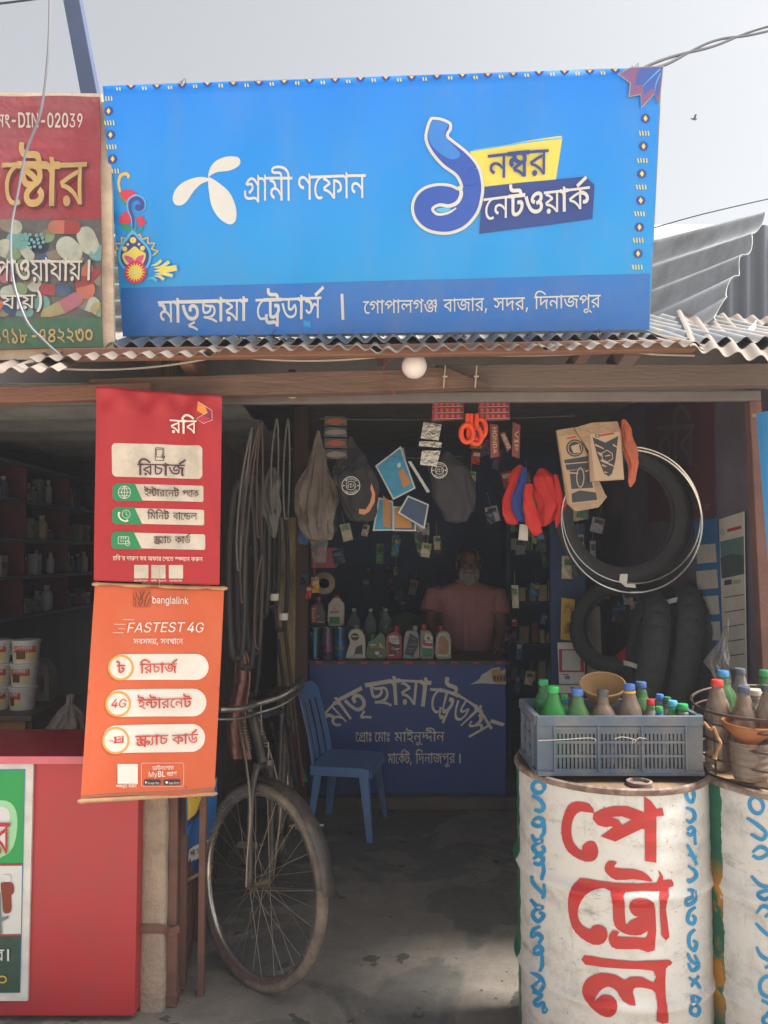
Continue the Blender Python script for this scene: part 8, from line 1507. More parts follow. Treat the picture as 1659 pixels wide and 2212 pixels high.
decals('board_print', mc, FB, [(bl, [c9([(-300, 296), (168, 294), (135, 1776), (-300, 1780)])]), (board_one, [c9([(-300, 302), (163, 300), (152, 920), (-300, 928)])]), (board_two, [c9(curve_poly([(-200, 560), (40, 500), (118, 620), (60, 850), (-200, 880)], 4))]), (white_i, [c9([(-300, 932), (150, 926), (142, 1386), (-300, 1392)]), c9(curve_poly([(-200, 600), (20, 540), (70, 620), (10, 760), (-200, 800)], 4))]),
       (board_three, [c9([(-300, 1396), (141, 1390), (132, 1772), (-300, 1776)])]), (bred, [c9([(-300, 925), (151, 919), (150, 930), (-300, 936)]), c9([(-300, 1389), (142, 1383), (141, 1394), (-300, 1400)])]),
       (amber_ink, [c9(curve_poly([(10, 1062), (20, 1040), (80, 1040), (98, 1070), (96, 1110), (80, 1130), (80, 1230), (30, 1240), (20, 1150)], 3)), c9([(-60, 1090), (0, 1080), (5, 1230), (-60, 1240)])]), (white_i, [c9(rrect(28, 990, 78, 1036, 6))]), (steel_ink, [c9([(-60, 1300), (60, 1260), (66, 1276), (-50, 1330)]), c9([(-40, 1120), (10, 1110), (20, 1380), (-40, 1384)])]),
       (byel, [ring(c9(circ(24, 1680, 30, 20, 26)), 3)])], .001)
big = ptext('র', (-10, 1842), (24, 1842), 66, .04)
decals('lettering', mc, FB, [(white_i, [[embolden(tidy(c, .6), 2.6)] for g_ in ptext('র', (-10, 1842), (24, 1842), 66, .04) for c in g_[:1]]), (bred, big), (white_i, ptext('র।', (-10, 2072), (26, 2072), 24, .03))], .008)
shm = mat('shelf_edge', (92, 96, 112), .6, var=.2); shr = mat('shelf_red', (100, 28, 36), .6, var=.2); shb = mat('shelf_back', (44, 54, 86), .8, var=.2)
su = thing('medicine_shelf', 'tall shelf unit of red bins crowded with medicine, behind the crimson banner', 'shelf', (-2.35, 5.2, 0))
XS = -2.2; ys = [3.3, 4.05, 4.75, 5.4, 6.0, 6.6, 7.05]
zs_ = [at(0, y, 4.40).z for y in (991, 1075, 1165, 1251, 1343)]
for z in zs_: MB().box((XS - .14, 5.2, z), (.28, 3.75, .02)).obj('shelf_board', shm, su)
for y in ys: MB().box((XS - .145, y, (zs_[0] + zs_[-1]) / 2), (.26, .018, zs_[0] - zs_[-1] - .021)).obj('divider', shr, su)
MB().box((XS - .285, 5.2, (zs_[0] + zs_[-1]) / 2), (.012, 3.75, zs_[0] - zs_[-1])).obj('back_panel', shb, su)
rs = random.Random(11); pal = [(150, 146, 132), (110, 120, 110), (170, 160, 120), (90, 100, 120), (140, 110, 90), (160, 160, 165), (120, 60, 56), (70, 84, 100)]
words = ['pale', 'green grey', 'cream', 'slate', 'tan', 'white', 'maroon', 'blue grey']
nth = ['second', 'third', 'lowest', 'top']
protos = {}
for ri in range(4):
    z = zs_[ri + 1] + .0101
    for bi in range(1, 5):
        y = ys[bi] + .06; kq = 0
        while y < ys[bi + 1] - .08 and kq < 5:
            kind = rs.random(); ci = rs.randrange(8); w = rs.uniform(.05, .085); h = rs.uniform(.07, .17); x = XS - rs.uniform(.05, .1)
            nm = 'medicine_box' if kind < .45 else 'medicine_bottle'
            lab = '%s %s on the left wall shelves' % (words[ci], 'medicine carton' if kind < .45 else 'capped medicine bottle')
            m_ = mat('pack_%d' % ci, pal[ci], .55, var=.15)
            if kind < .45:
                o = MB().box((x, y, z + h / 2), (.06, w, h)).box((x + .0305, y, z + h * .55), (.001, w * .8, h * .3), mi=1).obj(nm, [m_, mat('pack_%d' % ((ci + 3) % 8), pal[(ci + 3) % 8], .55)], bevel=.002)
            else:
                r = w * .45; o = MB().lathe([(r * .9, 0), (r, .006), (r, h * .62), (r * .8, h * .74), (r * .45, h * .8), (r * .45, h * .84)], 14, Matrix.Translation((x, y, z))).lathe([(r * .52, h * .84), (r * .52, h), (.0001, h)], 12, Matrix.Translation((x, y, z)), mi=1).obj(nm, [m_, mat('pack_5', pal[5], .55)], smooth=True)
            tag(o, lab, 'carton' if kind < .45 else 'bottle', 'medicine packs alike on the shelves, ' + words[ci])
            y += w + rs.uniform(.012, .05); kq += 1
cs = MB().grid(lambda u, v: (-4.6 + 4.0 * u, 2.65 + 4.6 * v, 2.12 + .2 * v + .012 * math.sin(v * 60)), 4, 80, thick=.003).obj('tin_ceiling', tin_grey, smooth=True); tag(cs, 'ribbed grey tin ceiling of the medicine shop', 'ceiling')
cs = MB().box((-1.6, 5.8, 2.06), (1.9, .03, .34)).obj('shutter_box', mat('grey_board', (56, 55, 56), .7, var=.15)); tag(cs, 'plain grey board above the medicine shelves', 'board')
tz = at(40, 1535, 3.8).z
tb = thing('wooden_table', 'brown wooden table carrying the stacked white tubs', 'table', (-1.9, 3.9, 0))
xe = at(64, 1560, 3.7).x
MB().box((xe - .4, 3.95, tz - .0125), (.84, .55, .024)).obj('tabletop', mat('table_top', (92, 76, 66), .6, var=.2), tb, bevel=.003)
MB().box((xe - .42, 3.71, tz - .14), (.8, .02, .23)).obj('drawer_front', mat('ply_brown', (150, 98, 50), .6, var=.15, scale=4, stretch=(6, 6, 1)), tb)
for sx in (-.78, -.02):
    for yy in (3.72, 4.17): MB().box((xe + sx, yy + .02, (tz - .025) / 2), (.05, .05, tz - .026)).obj('leg', wood, tb)
tubw = mat('tub_white', (206, 204, 198), .45, var=.06); tubl = ink('tub_orange', (190, 74, 40)); tubl2 = ink('tub_cream', (206, 190, 140)); tubd = ink('tub_brown', (96, 58, 40))
def tub(c, r, h, lab, a0, wd, rot):
    t = thing('tub', lab, 'tub', c, 'stacked white tubs on the table'); M = Matrix.Translation(V(c))
    MB().lathe([(r * .86, 0), (r * .88, .004), (r * .97, h * .84), (r, h * .85), (r, h * .89), (r * .96, h * .9), (r * 1.03, h * .905), (r * 1.03, h * .985), (r * .98, h), (.0001, h * .985)], 32, M, cap=False).obj('body', tubw, t, smooth=True)
    S_ = lambda a, z: V(c) + V(((r * (.885 + .1 * z / h)) * math.sin(a), -(r * (.885 + .1 * z / h)) * math.cos(a), z))
    mb = MB().grid(lambda u, v: S_(a0 + wd * u, h * (.12 + .36 * v)), 10, 1, mi=0).grid(lambda u, v: S_(a0 + wd * u, h * (.481 + .3 * v)), 10, 1, mi=1)
    mb.grid(lambda u, v: S_(a0 + wd * (.12 + .42 * u), h * (.2 + .36 * v)) + V((0, -.0006, 0)), 6, 1, mi=2)
    mb.obj('label', [tubl2, tubl, tubd], t)
    sf = type('TubFace', (), {'n': V((0, 0, 0)), 'loc': lambda s, x, y, off=0: S_(x, y * h) * 1 + V((math.sin(x), -math.cos(x), 0)) * off})()
    decal('lettering', white_i, t, sf, [[[(a0 + wd * x, y) for x, y in cc] for cc in g_] for g_ in ptext('মেগাভিট', (.15, .62), (.8, .62), -.11, .02)], .0014)
    hp = [V(c) + V((r * 1.05 * math.cos(rot + s_ * math.pi / 2), r * 1.05 * math.sin(rot + s_ * math.pi / 2), h * .84 - .055 * math.cos(s_ * math.pi / 2))) for s_ in [-1 + i / 8 for i in range(17)]]
    MB().tube(hp, .0028, 6).obj('handle', tubw, t, smooth=True)
tz2 = tz + .0005
for i, (px, yb, yt, lab, a0, wd, rot) in enumerate(((50, 1537, 1488, 'white tub with orange label at the bottom of the right stack', -.85, 1.1, .2), (52, 1488, 1441, 'white tub with orange label in the middle of the right stack', -.75, 1.55, .9), (54, 1441, 1393, 'white tub with orange label on top of the right stack', -.55, 1.75, 3.3), (-6, 1535, 1488, 'lowest white tub of the stack cut by the left edge', -.2, 1.3, .7), (-7, 1488, 1441, 'middle white tub of the stack cut by the left edge', -.2, 1.3, .9), (-8, 1441, 1393, 'topmost white tub of the stack cut by the left edge', -.2, 1.3, .8))):
    p = at(px, 1500, 3.85); lv = i % 3; hh_ = .1125
    tub((p.x, 3.85, tz2 + lv * (hh_ + .0006)), .067, hh_, lab, a0, wd, rot)
jm = mat('milky_plastic', (170, 170, 150), .4, var=.1, alpha=.85)
jc = thing('jerrycan', 'milky plastic jerrycan with moulded handle behind the white tubs', 'jerrycan', at(90, 1500, 4.1))
j = lambda x, y: (lambda p: V((p.x, 4.05, p.z)))(at(x, y, 4.1))
out = curve_poly([(64, 1438), (80, 1424), (100, 1430), (113, 1446), (114, 1480), (113, 1512), (104, 1522), (80, 1524), (64, 1516)], 4)
hol = curve_poly([(98, 1460), (103, 1462), (103, 1490), (97, 1492)], 3)
mb = MB(); tri = tessellate_polygon([[V((x, y, 0)) for x, y in out], [V((x, y, 0)) for x, y in hol]]); al = out + hol
N_ = len(al); mb.add([j(x, y) for x, y in al] + [j(x, y) + V((0, .1, 0)) for x, y in al], [tuple(t_) for t_ in tri] + [tuple(N_ + i for i in t_) for t_ in tri] + [(i, (i + 1) % len(out), N_ + (i + 1) % len(out), N_ + i) for i in range(len(out))] + [(len(out) + i, len(out) + (i + 1) % len(hol), N_ + len(out) + (i + 1) % len(hol), N_ + len(out) + i) for i in range(len(hol))])
mb.obj('body', jm, jc, bevel=.006); MB().lathe([(.018, 0), (.018, .022), (.0001, .022)], 16, Matrix.Translation(j(72, 1428) + V((0, .05, -.004)))).obj('cap', mat('cap_yellow', (150, 140, 90), .5), jc, smooth=True)
def sack(name, label, cat, prof, Y, m, k=0.0, depth=.8, group=None, folds=9, amp=.07):
    """draped bag: prof = [(px centre, py, half width px), ...] from top to bottom"""
    def fn(u, v):
        q = v * (len(prof) - 1); i = min(len(prof) - 2, int(q)); t = q - i; x, y, w = (prof[i][e] + (prof[i + 1][e] - prof[i][e]) * t for e in range(3))
        a = u * 2 * math.pi; c = at(x, y, Y); r = w * mpp(Y); f = 1 + amp * math.sin(a * folds + v * 5 + k) - amp * 1.3 * abs(math.sin(a * (folds * .5 + 2.5) - v * 7 + k)) + amp * .8 * math.sin(v * 16 + a * 2 + k) - amp * 1.1 * abs(math.sin(v * 9 - a * 1.5 + k * 3))
        return c + V((r * math.cos(a) * f, r * depth * math.sin(a) * f, .3 * r * amp * math.sin(a * 4 + k)))
    o = MB().grid(fn, 72, 56, thick=.0).obj(name, m, smooth=True, ang=80)
    return tag(o, label, cat, group)
film = mat('cloudy_film', (160, 150, 144), .3, var=.2, scale=12, alpha=.55, bump=.4, bscale=30)
sack('plastic_sack', 'cloudy tied plastic sack on the floor behind the red counter', 'sack', [(152, 1500, 8), (152, 1512, 9), (151, 1522, 10), (152, 1536, 26), (150, 1556, 40), (146, 1580, 54), (146, 1620, 62), (146, 1700, 60)], 3.6, mat('sack_film', (128, 112, 108), .45, var=.25, scale=9, bump=.5, bscale=30), 1.0)
pole_m = mat('dark_slate_pole', (62, 76, 108), .7, var=.15, scale=5)
def flatbar(name, label, a, b, w, m, cat='pole'):
    o = MB().bar(a, b, w, .05, up=(0, -1, 0)).obj(name, m, bevel=.004); return tag(o, label, cat)
pa, pb = at(198, 215, 3.1), at(150, -40, 3.1); flatbar('leaning_pole', 'dark slate blue pole leaning behind the gap between the two signs', pa - (pb - pa) * .9, pb, .069, pole_m)
grey_wire_m = mat('grey_cable', (120, 124, 134), .6, var=.1); dark_wire_m = mat('dark_cable', (24, 28, 42), .6, var=.1)
def cable(label, pts, r, m, n=6, name='cable'):
    o = MB().tube(smooth_path(pts, n), r, 6).obj(name, m, smooth=True); return tag(o, label, 'cable')
cable('grey cable hanging in front of the pharmacy sign down to the eave', [at(108, -30, 2.2), at(104, 110, 2.22), at(88, 240, 2.25), at(56, 330, 2.27), at(38, 420, 2.28), at(24, 500, 2.28), at(28, 600, 2.27), at(56, 690, 2.26), at(95, 735, 2.3), at(126, 764, 2.34)], .0038, grey_wire_m)
cable('thin dark wire crossing the top left corner of the sky', [at(-40, 12, 4), at(30, 4, 4), at(120, -8, 4)], .006, dark_wire_m)
tw = [at(1380, 152, 2.5), at(1440, 132, 2.7), at(1500, 108, 2.9), at(1560, 88, 3.1), at(1620, 72, 3.3), at(1720, 46, 3.6)]
for s, lab in ((1, 'upper strand of the twisted dark cable at the top right corner'), (-1, 'lower strand of the twisted dark cable at the top right corner')):
    sp_ = smooth_path(tw, 8); cable(lab, [p + V((0, 0, s * .011 * math.sin(i * .22))) for i, p in enumerate(sp_)], .006, dark_wire_m, 2)
cable('thin wire above the torn grey roof at the right', [at(1400, 496, 5), at(1520, 462, 5), at(1720, 416, 5)], .004, dark_wire_m)
cable('pale cable sagging under the eave left of the globe lamp', sag(at(130, 796, 2.5), at(480, 768, 2.52), .02) , .0036, mat('pale_cable', (170, 160, 148), .6), 1)
cable('pale cable looping under the eave to the globe lamp', sag(at(470, 766, 2.52), at(870, 764, 2.52), .022), .0036, MATS['pale_cable'], 1)
cable('pale cable running from the globe lamp to the right end of the eave', sag(at(925, 762, 2.52), at(1340, 758, 2.52), .012) + [at(1420, 766, 2.52), at(1500, 768, 2.52)], .0036, MATS['pale_cable'], 1)
bd = thing('bird', 'small dark bird gliding in the sky right of the signboard', 'bird', at(1500, 257, 14)); p = at(1500, 257, 14); bm_ = mat('bird_dark', (52, 50, 56), .8)
MB().ball(p, (.05, .02, .02), 10, 8).ball(p + V((-.055, 0, .005)), (.018, .014, .014), 8, 6).obj('body', bm_, bd, smooth=True)
for s in (-1, 1): MB().prism([p + V((-.02, 0, .01)), p + V((.02, 0, .01)), p + V((.03 * s + .04, s * .09, .03)), p + V((.03 * s, s * .1, .03))], V((0, 0, .004))).obj('wing', bm_, bd)
lm = mat('opal_globe', (214, 206, 206), .35, var=.03)
gp = at(895, 791, 2.5); lt = thing('globe_lamp', 'round white globe lamp hanging under the middle of the eave', 'lamp', gp)
MB().ball(gp, mpp(2.5) * 27.5, 32, 20).obj('globe', lm, lt, smooth=True)
MB().lathe([(.03, 0), (.026, .02), (.018, .03), (.018, .05)], 20, Matrix.Translation(gp + V((0, .02, .033)))).obj('holder', mat('black_holder', (44, 42, 44), .5), lt, smooth=True)
MB().tube(smooth_path([gp + V((-.03, .02, .05)), gp + V((-.09, .03, .02)), gp + V((-.1, .03, -.03)), gp + V((-.06, .04, -.09))], 5), .0022, 5).obj('flex', mat('red_flex', (120, 40, 44), .6), lt)
gp = at(631, 843, 2.68); o = MB().ball(gp, mpp(2.68) * 18, 24, 14).lathe([(.014, 0), (.014, .05)], 12, Matrix.Translation(gp + V((0, 0, .022))), mi=1).obj('globe_lamp', [mat('cream_globe', (196, 186, 160), .4), MATS['black_holder']], smooth=True); tag(o, 'cream lamp half hidden behind the header beam, left of the globe lamp', 'lamp')
hg = mat('zinc', (176, 166, 146), .45, metal=.5, var=.1)
for x, lab in ((960, 'pale strap hinge nailed on the beam just right of the globe lamp'), (1028, 'pale strap hinge farther right on the tapering beam')):
    t = thing('strap_hinge', lab, 'hinge', at(x, 815, 2.56), 'strap hinges on the header beam')
    for y0, y1, dx in ((790, 812, 2), (815, 838, 0)):
        a, b = at(x + dx, y0, 2.555), at(x + dx - 2, y1, 2.555); MB().bar(a, b, .004, .015, up=(0, -1, 0)).obj('leaf', hg, t)
    MB().tube([at(x - 4, 813, 2.553), at(x + 6, 813, 2.553)], .0035, 8).obj('pin', hg, t)
# ================================================================ GOODS HANGING IN THE SHOP
def panel(name, label, cat, corners, Y, m, layers=(), group=None, thick=.006, tiltY=0.0, wires=()):
    """flat hung article: corners in photo pixels at distance Y, with printed layers"""
    qs = Flat(Y); base = at(*corners[0], Y); t = thing(name, label, cat, base, group)
    MB().prism([at(x, y, Y) for x, y in corners], V((0, thick, 0))).obj('sheet', m, t)
    if layers: decals('print', t, qs, list(layers), .001, gap=.0005)
    for w in wires: MB().tube([at(x, y, Y - .004) for x, y in w], .0016, 5).obj('hook', spoke_m, t)
    return t
w4 = lambda pts: [(621 + x * .2767, 864 + y * .2767) for x, y in pts]
w5 = lambda pts: [(918 + x * .179, 837 + y * .179) for x, y in pts]
w6 = lambda pts: [(1161 + x * .1465, 891 + y * .1465) for x, y in pts]
netting = mat('grey_net_film', (128, 116, 106), .4, var=.25, scale=10, alpha=.55, bump=.8, bscale=34); dark_film = mat('dark_film', (112, 110, 108), .3, var=.25, scale=9, alpha=.45, bump=.5, bscale=26)
kraft = mat('crumpled_kraft_film', (168, 138, 108), .4, var=.2, scale=12, bump=.7, bscale=40, dirt=((120, 96, 80), .5, 9)); black_cloth = mat('black_cloth', (46, 46, 50), .8, var=.3, scale=8, bump=.4, bscale=40)
sack('plastic_bag', 'tall grey plastic bag of parts hanging left, gathered to a point', 'bag', [(688, 930, 2), (687, 965, 12), (686, 1000, 24), (684, 1040, 38), (682, 1080, 50), (682, 1110, 48), (684, 1140, 40), (690, 1165, 28), (690, 1170, 4)], 3.4, netting, .4, .6, 'plastic bags hung from the ceiling', 11, .1)
sack('plastic_bag', 'dark translucent bag hanging behind the tall grey bag', 'bag', [(757, 942, 2), (756, 960, 14), (758, 985, 32), (762, 1010, 44), (762, 1030, 40), (760, 1050, 10)], 3.6, dark_film, 2.0, .6, 'plastic bags hung from the ceiling', 7, .09)
sack('plastic_bag', 'small clear bag of bits below the tall grey bag', 'bag', [(690, 1140, 14), (688, 1165, 22), (690, 1190, 20), (692, 1215, 13), (692, 1218, 2)], 3.55, dark_film, 3.0, .6, 'plastic bags hung from the ceiling', 6, .1)
sack('plastic_bag', 'clear knotted bag hanging by the calendar above the right bottles', 'bag', [(1573, 1335, 2), (1566, 1370, 8), (1556, 1405, 18), (1548, 1430, 26), (1556, 1452, 24), (1566, 1475, 14), (1570, 1480, 3)], 2.9, dark_film, 1.2, .7, 'plastic bags hung from the ceiling', 8, .14)
vip = ink('badge_white', (214, 210, 204))
for lab, prof, cx_q, cy_q, rq, Yq, cres in (('black seat cover with round white badge and torn orange edge, left of the blue sachets', [(778, 985, 6), (776, 1000, 18), (772, 1020, 42), (774, 1050, 46), (776, 1080, 44), (780, 1105, 38), (782, 1125, 26), (782, 1128, 4)], 758, 1049, 20, 3.3, 1),
                                      ('black seat cover with round white badge hanging right of the blue sachets', [(966, 975, 5), (964, 990, 24), (968, 1010, 48), (976, 1040, 52), (980, 1070, 48), (984, 1100, 40), (986, 1125, 26), (986, 1130, 4)], 949, 1016, 17.5, 3.3, 0)):
    t = thing('seat_cover', lab, 'seat cover', at(cx_q, cy_q, Yq), 'black seat covers hung from the ceiling')
    o = sack('cover', '', '', prof, Yq, black_cloth, rq, .45, None, 5, .07); o.location = o.location - t.location; o.parent = t
    fl_ = Flat(Yq - .075); shp = [ring(circ(cx_q, cy_q, rq, 30), 1.3), ring(circ(cx_q, cy_q, rq * .55, 24, rq * .5), 1.0)] + [star(cx_q + s * rq * .77, cy_q, 1.0, 2.4, 5) for s in (-1, 1)]
    for txt, r_, span, flip in (('Moriyan', .70, 1.9, 1), ('Sit Cover', .70, 1.9, -1)):
        shp += ptext(txt, (0, 0), (1, 0), 1, .012, latin=True, fn=lambda x, y, r_=r_, span=span, flip=flip: (lambda a, rr_: (cx_q + rr_ * math.sin(a), cy_q + rr_ * math.cos(a)))((.5 - x) * -span * -1 if flip > 0 else math.pi + (.5 - x) * span, rq * (.88 - .22 * y * 1.0) if flip > 0 else rq * (.66 + .22 * y)))
    shp += ptext('V.I.P', (cx_q + rq * .42, cy_q - rq * .2), (cx_q - rq * .42, cy_q - rq * .2), -rq * .4, .03, latin=True)
    decal('badge', vip, t, fl_, shp, .001)
    if cres: MB().prism([at(x, y, Yq - .09) for x, y in w4([(655, 650), (685, 730), (680, 800), (640, 870), (600, 895), (558, 888), (560, 850), (610, 855), (645, 800), (660, 740), (648, 690)])], V((0, .004, 0))).obj('torn_edge', mat('orange_foam', (196, 132, 96), .8), t)
cyan_p2 = mat('blue_sachet', (30, 128, 166), .35, var=.15, scale=12, bump=.3, bscale=30); pale_edge = ink('pale_edge', (186, 190, 184)); ochre_i = ink('ochre', (172, 116, 52)); navy_s = mat('navy_sachet', (34, 58, 92), .4, var=.2)
def sachet(lab, pts, Y, m, inner=(), hole=True):
    pts = w4(pts); c = (sum(p[0] for p in pts) / len(pts), sum(p[1] for p in pts) / len(pts)); cc = pts if area(pts) < 0 else pts[::-1]
    lay = [(pale_edge, [ring(cc, 3.2)])]; n_ = []
    for i in range(len(cc)):
        a, b = V(cc[i]), V(cc[(i + 1) % len(cc)]); k = int((b - a).length / 5)
        for j in range(1, k): p = a.lerp(b, j / k); p = p + (V(c) - p).normalized() * 1.7; n_.append(circ(p.x, p.y, .8, 6))
    lay.append((navy_i, n_)); lay += [(mm, [w4(q) for q in qq]) for mm, qq in inner]
    return panel('sachet', lab, 'sachet', pts, Y, m, lay, 'perforated sachets hung in a bunch')
sachet('large blue sachet with perforated edge hanging point down', [(685, 515), (885, 360), (1000, 690), (825, 780)], 3.34, cyan_p2, [(ochre_i, [[(865, 560), (900, 535), (965, 650), (905, 690)]]), (pale_edge, [[(855, 500), (880, 488), (885, 520), (862, 530)]])])
sachet('blue sachet tilted behind the large blue sachet', [(700, 505), (905, 370), (925, 470), (735, 590)], 3.37, cyan_p2)
sachet('narrow blue sachet seen edge on, right of the large blue sachet', [(940, 480), (965, 478), (1112, 715), (1090, 725)], 3.32, cyan_p2)
sachet('blue sachet hanging low with ochre window, left', [(710, 760), (825, 790), (830, 1020), (665, 1022)], 3.42, cyan_p2, [(ochre_i, [[(745, 745), (805, 800), (805, 1000), (745, 985)]])])
sachet('olive bordered sachet with ochre window, right of the low blue one', [(825, 830), (1000, 840), (1005, 1025), (822, 1022)], 3.40, navy_s, [(ochre_i, [[(840, 840), (965, 850), (968, 1000), (838, 1000)]])])
sachet('navy sachet hanging askew at the lower right of the bunch', [(940, 745), (1105, 815), (1070, 1008), (862, 882)], 3.36, navy_s)
foil = mat('crinkled_foil', (176, 172, 164), .25, metal=.6, var=.2, scale=14, bump=.9, bscale=34)
for i, (q, lab) in enumerate((([(1062, 170), (1205, 190), (1180, 315), (1040, 300)], 'silver foil packet upper of two, right of the blue sachets'), ([(1050, 395), (1195, 395), (1165, 520), (1035, 505)], 'silver foil packet lower of two, right of the blue sachets'), ([(1030, 320), (1205, 330), (1200, 372), (1025, 360)], 'creased foil strip between the two silver packets'))):
    panel('foil_packet', lab, 'packet', w4(q), 3.2 + .004 * i, foil, group='silver foil packets', thick=.012)
pk_c = [ink('packet_rose', (150, 84, 74)), ink('packet_steel', (126, 128, 132)), ink('packet_rust', (168, 78, 56)), ink('packet_grey', (140, 136, 130))]
for i in range(4):
    y0 = 898 + i * 24; panel('parts_packet', ('rose', 'steel grey', 'rust red', 'pale grey')[i] + ' strip packet in the card hanging at the upper left', 'packet', [(702, y0), (749, y0 + 2), (750, y0 + 22), (700, y0 + 21)], 3.45, dark_film, [(pk_c[i], [curve_poly([(706, y0 + 10), (722, y0 + 5), (744, y0 + 8), (746, y0 + 15), (726, y0 + 18), (708, y0 + 16)], 3)])], 'strip packets on one card')
orange_h = mat('orange_plastic_coil', (226, 74, 30), .45, var=.15)
ol = thing('cable_lock', 'bundle of bright orange looped locks hanging under the red cards', 'lock', at(1022, 900, 3.0))
for dx, dy, rx, ry, k in ((-10, 42, 13, 19, 0), (7, 46, 14, 19, .3), (16, 34, 14, 22, -.25)):
    MB().tube([at(1019 + dx + rx * math.cos(a) + k * ry * math.sin(a) * .4, 900 + dy - 30 + 24 + ry * math.sin(a), 3.0 + .01 * dx / 10) for a in [2 * math.pi * i / 30 for i in range(30)]], .010, 8, closed=True).obj('loop', orange_h, ol, smooth=True)
for x in (1010, 1018, 1030): MB().tube([at(x, 894, 3.0), at(x - 1, 926, 3.0)], .009, 8).obj('stem', orange_h, ol, smooth=True)
for x0, lab in ((934, 'red bubble card left of the orange locks'), (1033, 'red bubble card right of the orange locks')):
    panel('bubble_card', lab, 'card', [(x0, 866), (x0 + 68, 862), (x0 + 69, 907), (x0 - 1, 909)], 3.02, mat('card_red', (112, 44, 52), .4, var=.2), [(ink('card_pink', (196, 66, 72)), [circ(x0 + 8 + 12 * i, 873 + 13 * j, 4.2, 10) for i in range(5) for j in range(3)]), (pale_edge, [[(x0 + 2, y), (x0 + 66, y - 2), (x0 + 66, y - 1), (x0 + 2, y + .8)] for y in (879, 892, 905)])], 'red bubble cards under the beam', .02)
rust_card = mat('maroon_sticker', (120, 56, 50), .5, var=.2); letter_c = ink('sticker_cream', (190, 170, 140))
for i, (q, txt, A_, B_, up_q) in enumerate((([(1058, 915), (1076, 918), (1078, 985), (1060, 990)], 'HONDA', (1064, 922), (1065, 980), (1, 0)), ([(1080, 937), (1090, 932), (1104, 968), (1096, 976)], 'HERO', (1083, 940), (1097, 970), (1, -.4)), ([(1108, 912), (1124, 918), (1122, 990), (1106, 985)], 'VIP', (1112, 930), (1111, 975), (1, 0)))):
    panel('sticker_strip', ('upright maroon sticker strip left of three beside the locks', 'slanted sticker strip in the middle of three beside the locks', 'upright maroon sticker strip right of three beside the locks')[i], 'sticker', q, 3.15 + .01 * i, rust_card, [(letter_c, ptext(txt, A_, B_, 8, .02, latin=True, up=up_q))], 'sticker strips')
red_f = mat('red_fabric', (206, 40, 36), .7, var=.15, scale=6, bump=.4, bscale=30); blue_f = mat('royal_blue_fabric', (40, 62, 140), .7, var=.2)
sc = thing('cloth_bundle', 'bunch of bright red and blue cloth covers hanging left of the wheel rims', 'covers', at(1140, 1000, 3.3))
for prof, m_, dy_, k_ in (([(1124, 1005, 5), (1114, 1025, 18), (1108, 1050, 14), (1098, 1080, 14), (1100, 1110, 18), (1108, 1130, 14), (1112, 1134, 2)], red_f, .05, .3), ([(1132, 1010, 5), (1128, 1040, 12), (1118, 1075, 14), (1116, 1100, 12), (1128, 1125, 10), (1130, 1128, 2)], blue_f, .0, 1.0), ([(1170, 1012, 6), (1174, 1030, 26), (1180, 1060, 30), (1184, 1090, 28), (1178, 1120, 24), (1172, 1135, 12), (1170, 1138, 2)], red_f, .02, 2.2), ([(1142, 1045, 8), (1140, 1070, 12), (1144, 1100, 14), (1152, 1130, 18), (1160, 1150, 14), (1158, 1157, 3)], red_f, -.04, .8), ([(1200, 1025, 4), (1206, 1060, 8), (1214, 1090, 10), (1206, 1120, 8), (1202, 1140, 2)], red_f, .0, 1.4)):
    o = sack('cover', '', '', prof, 3.3 + dy_, m_, k_, .5, None, 3, .10); o.location = o.location - sc.location; o.parent = sc
panel('price_tag', 'grey price tag hanging below the red cloth bunch', 'tag', [(1123, 1132), (1141, 1134), (1140, 1168), (1120, 1166)], 3.34, paper)
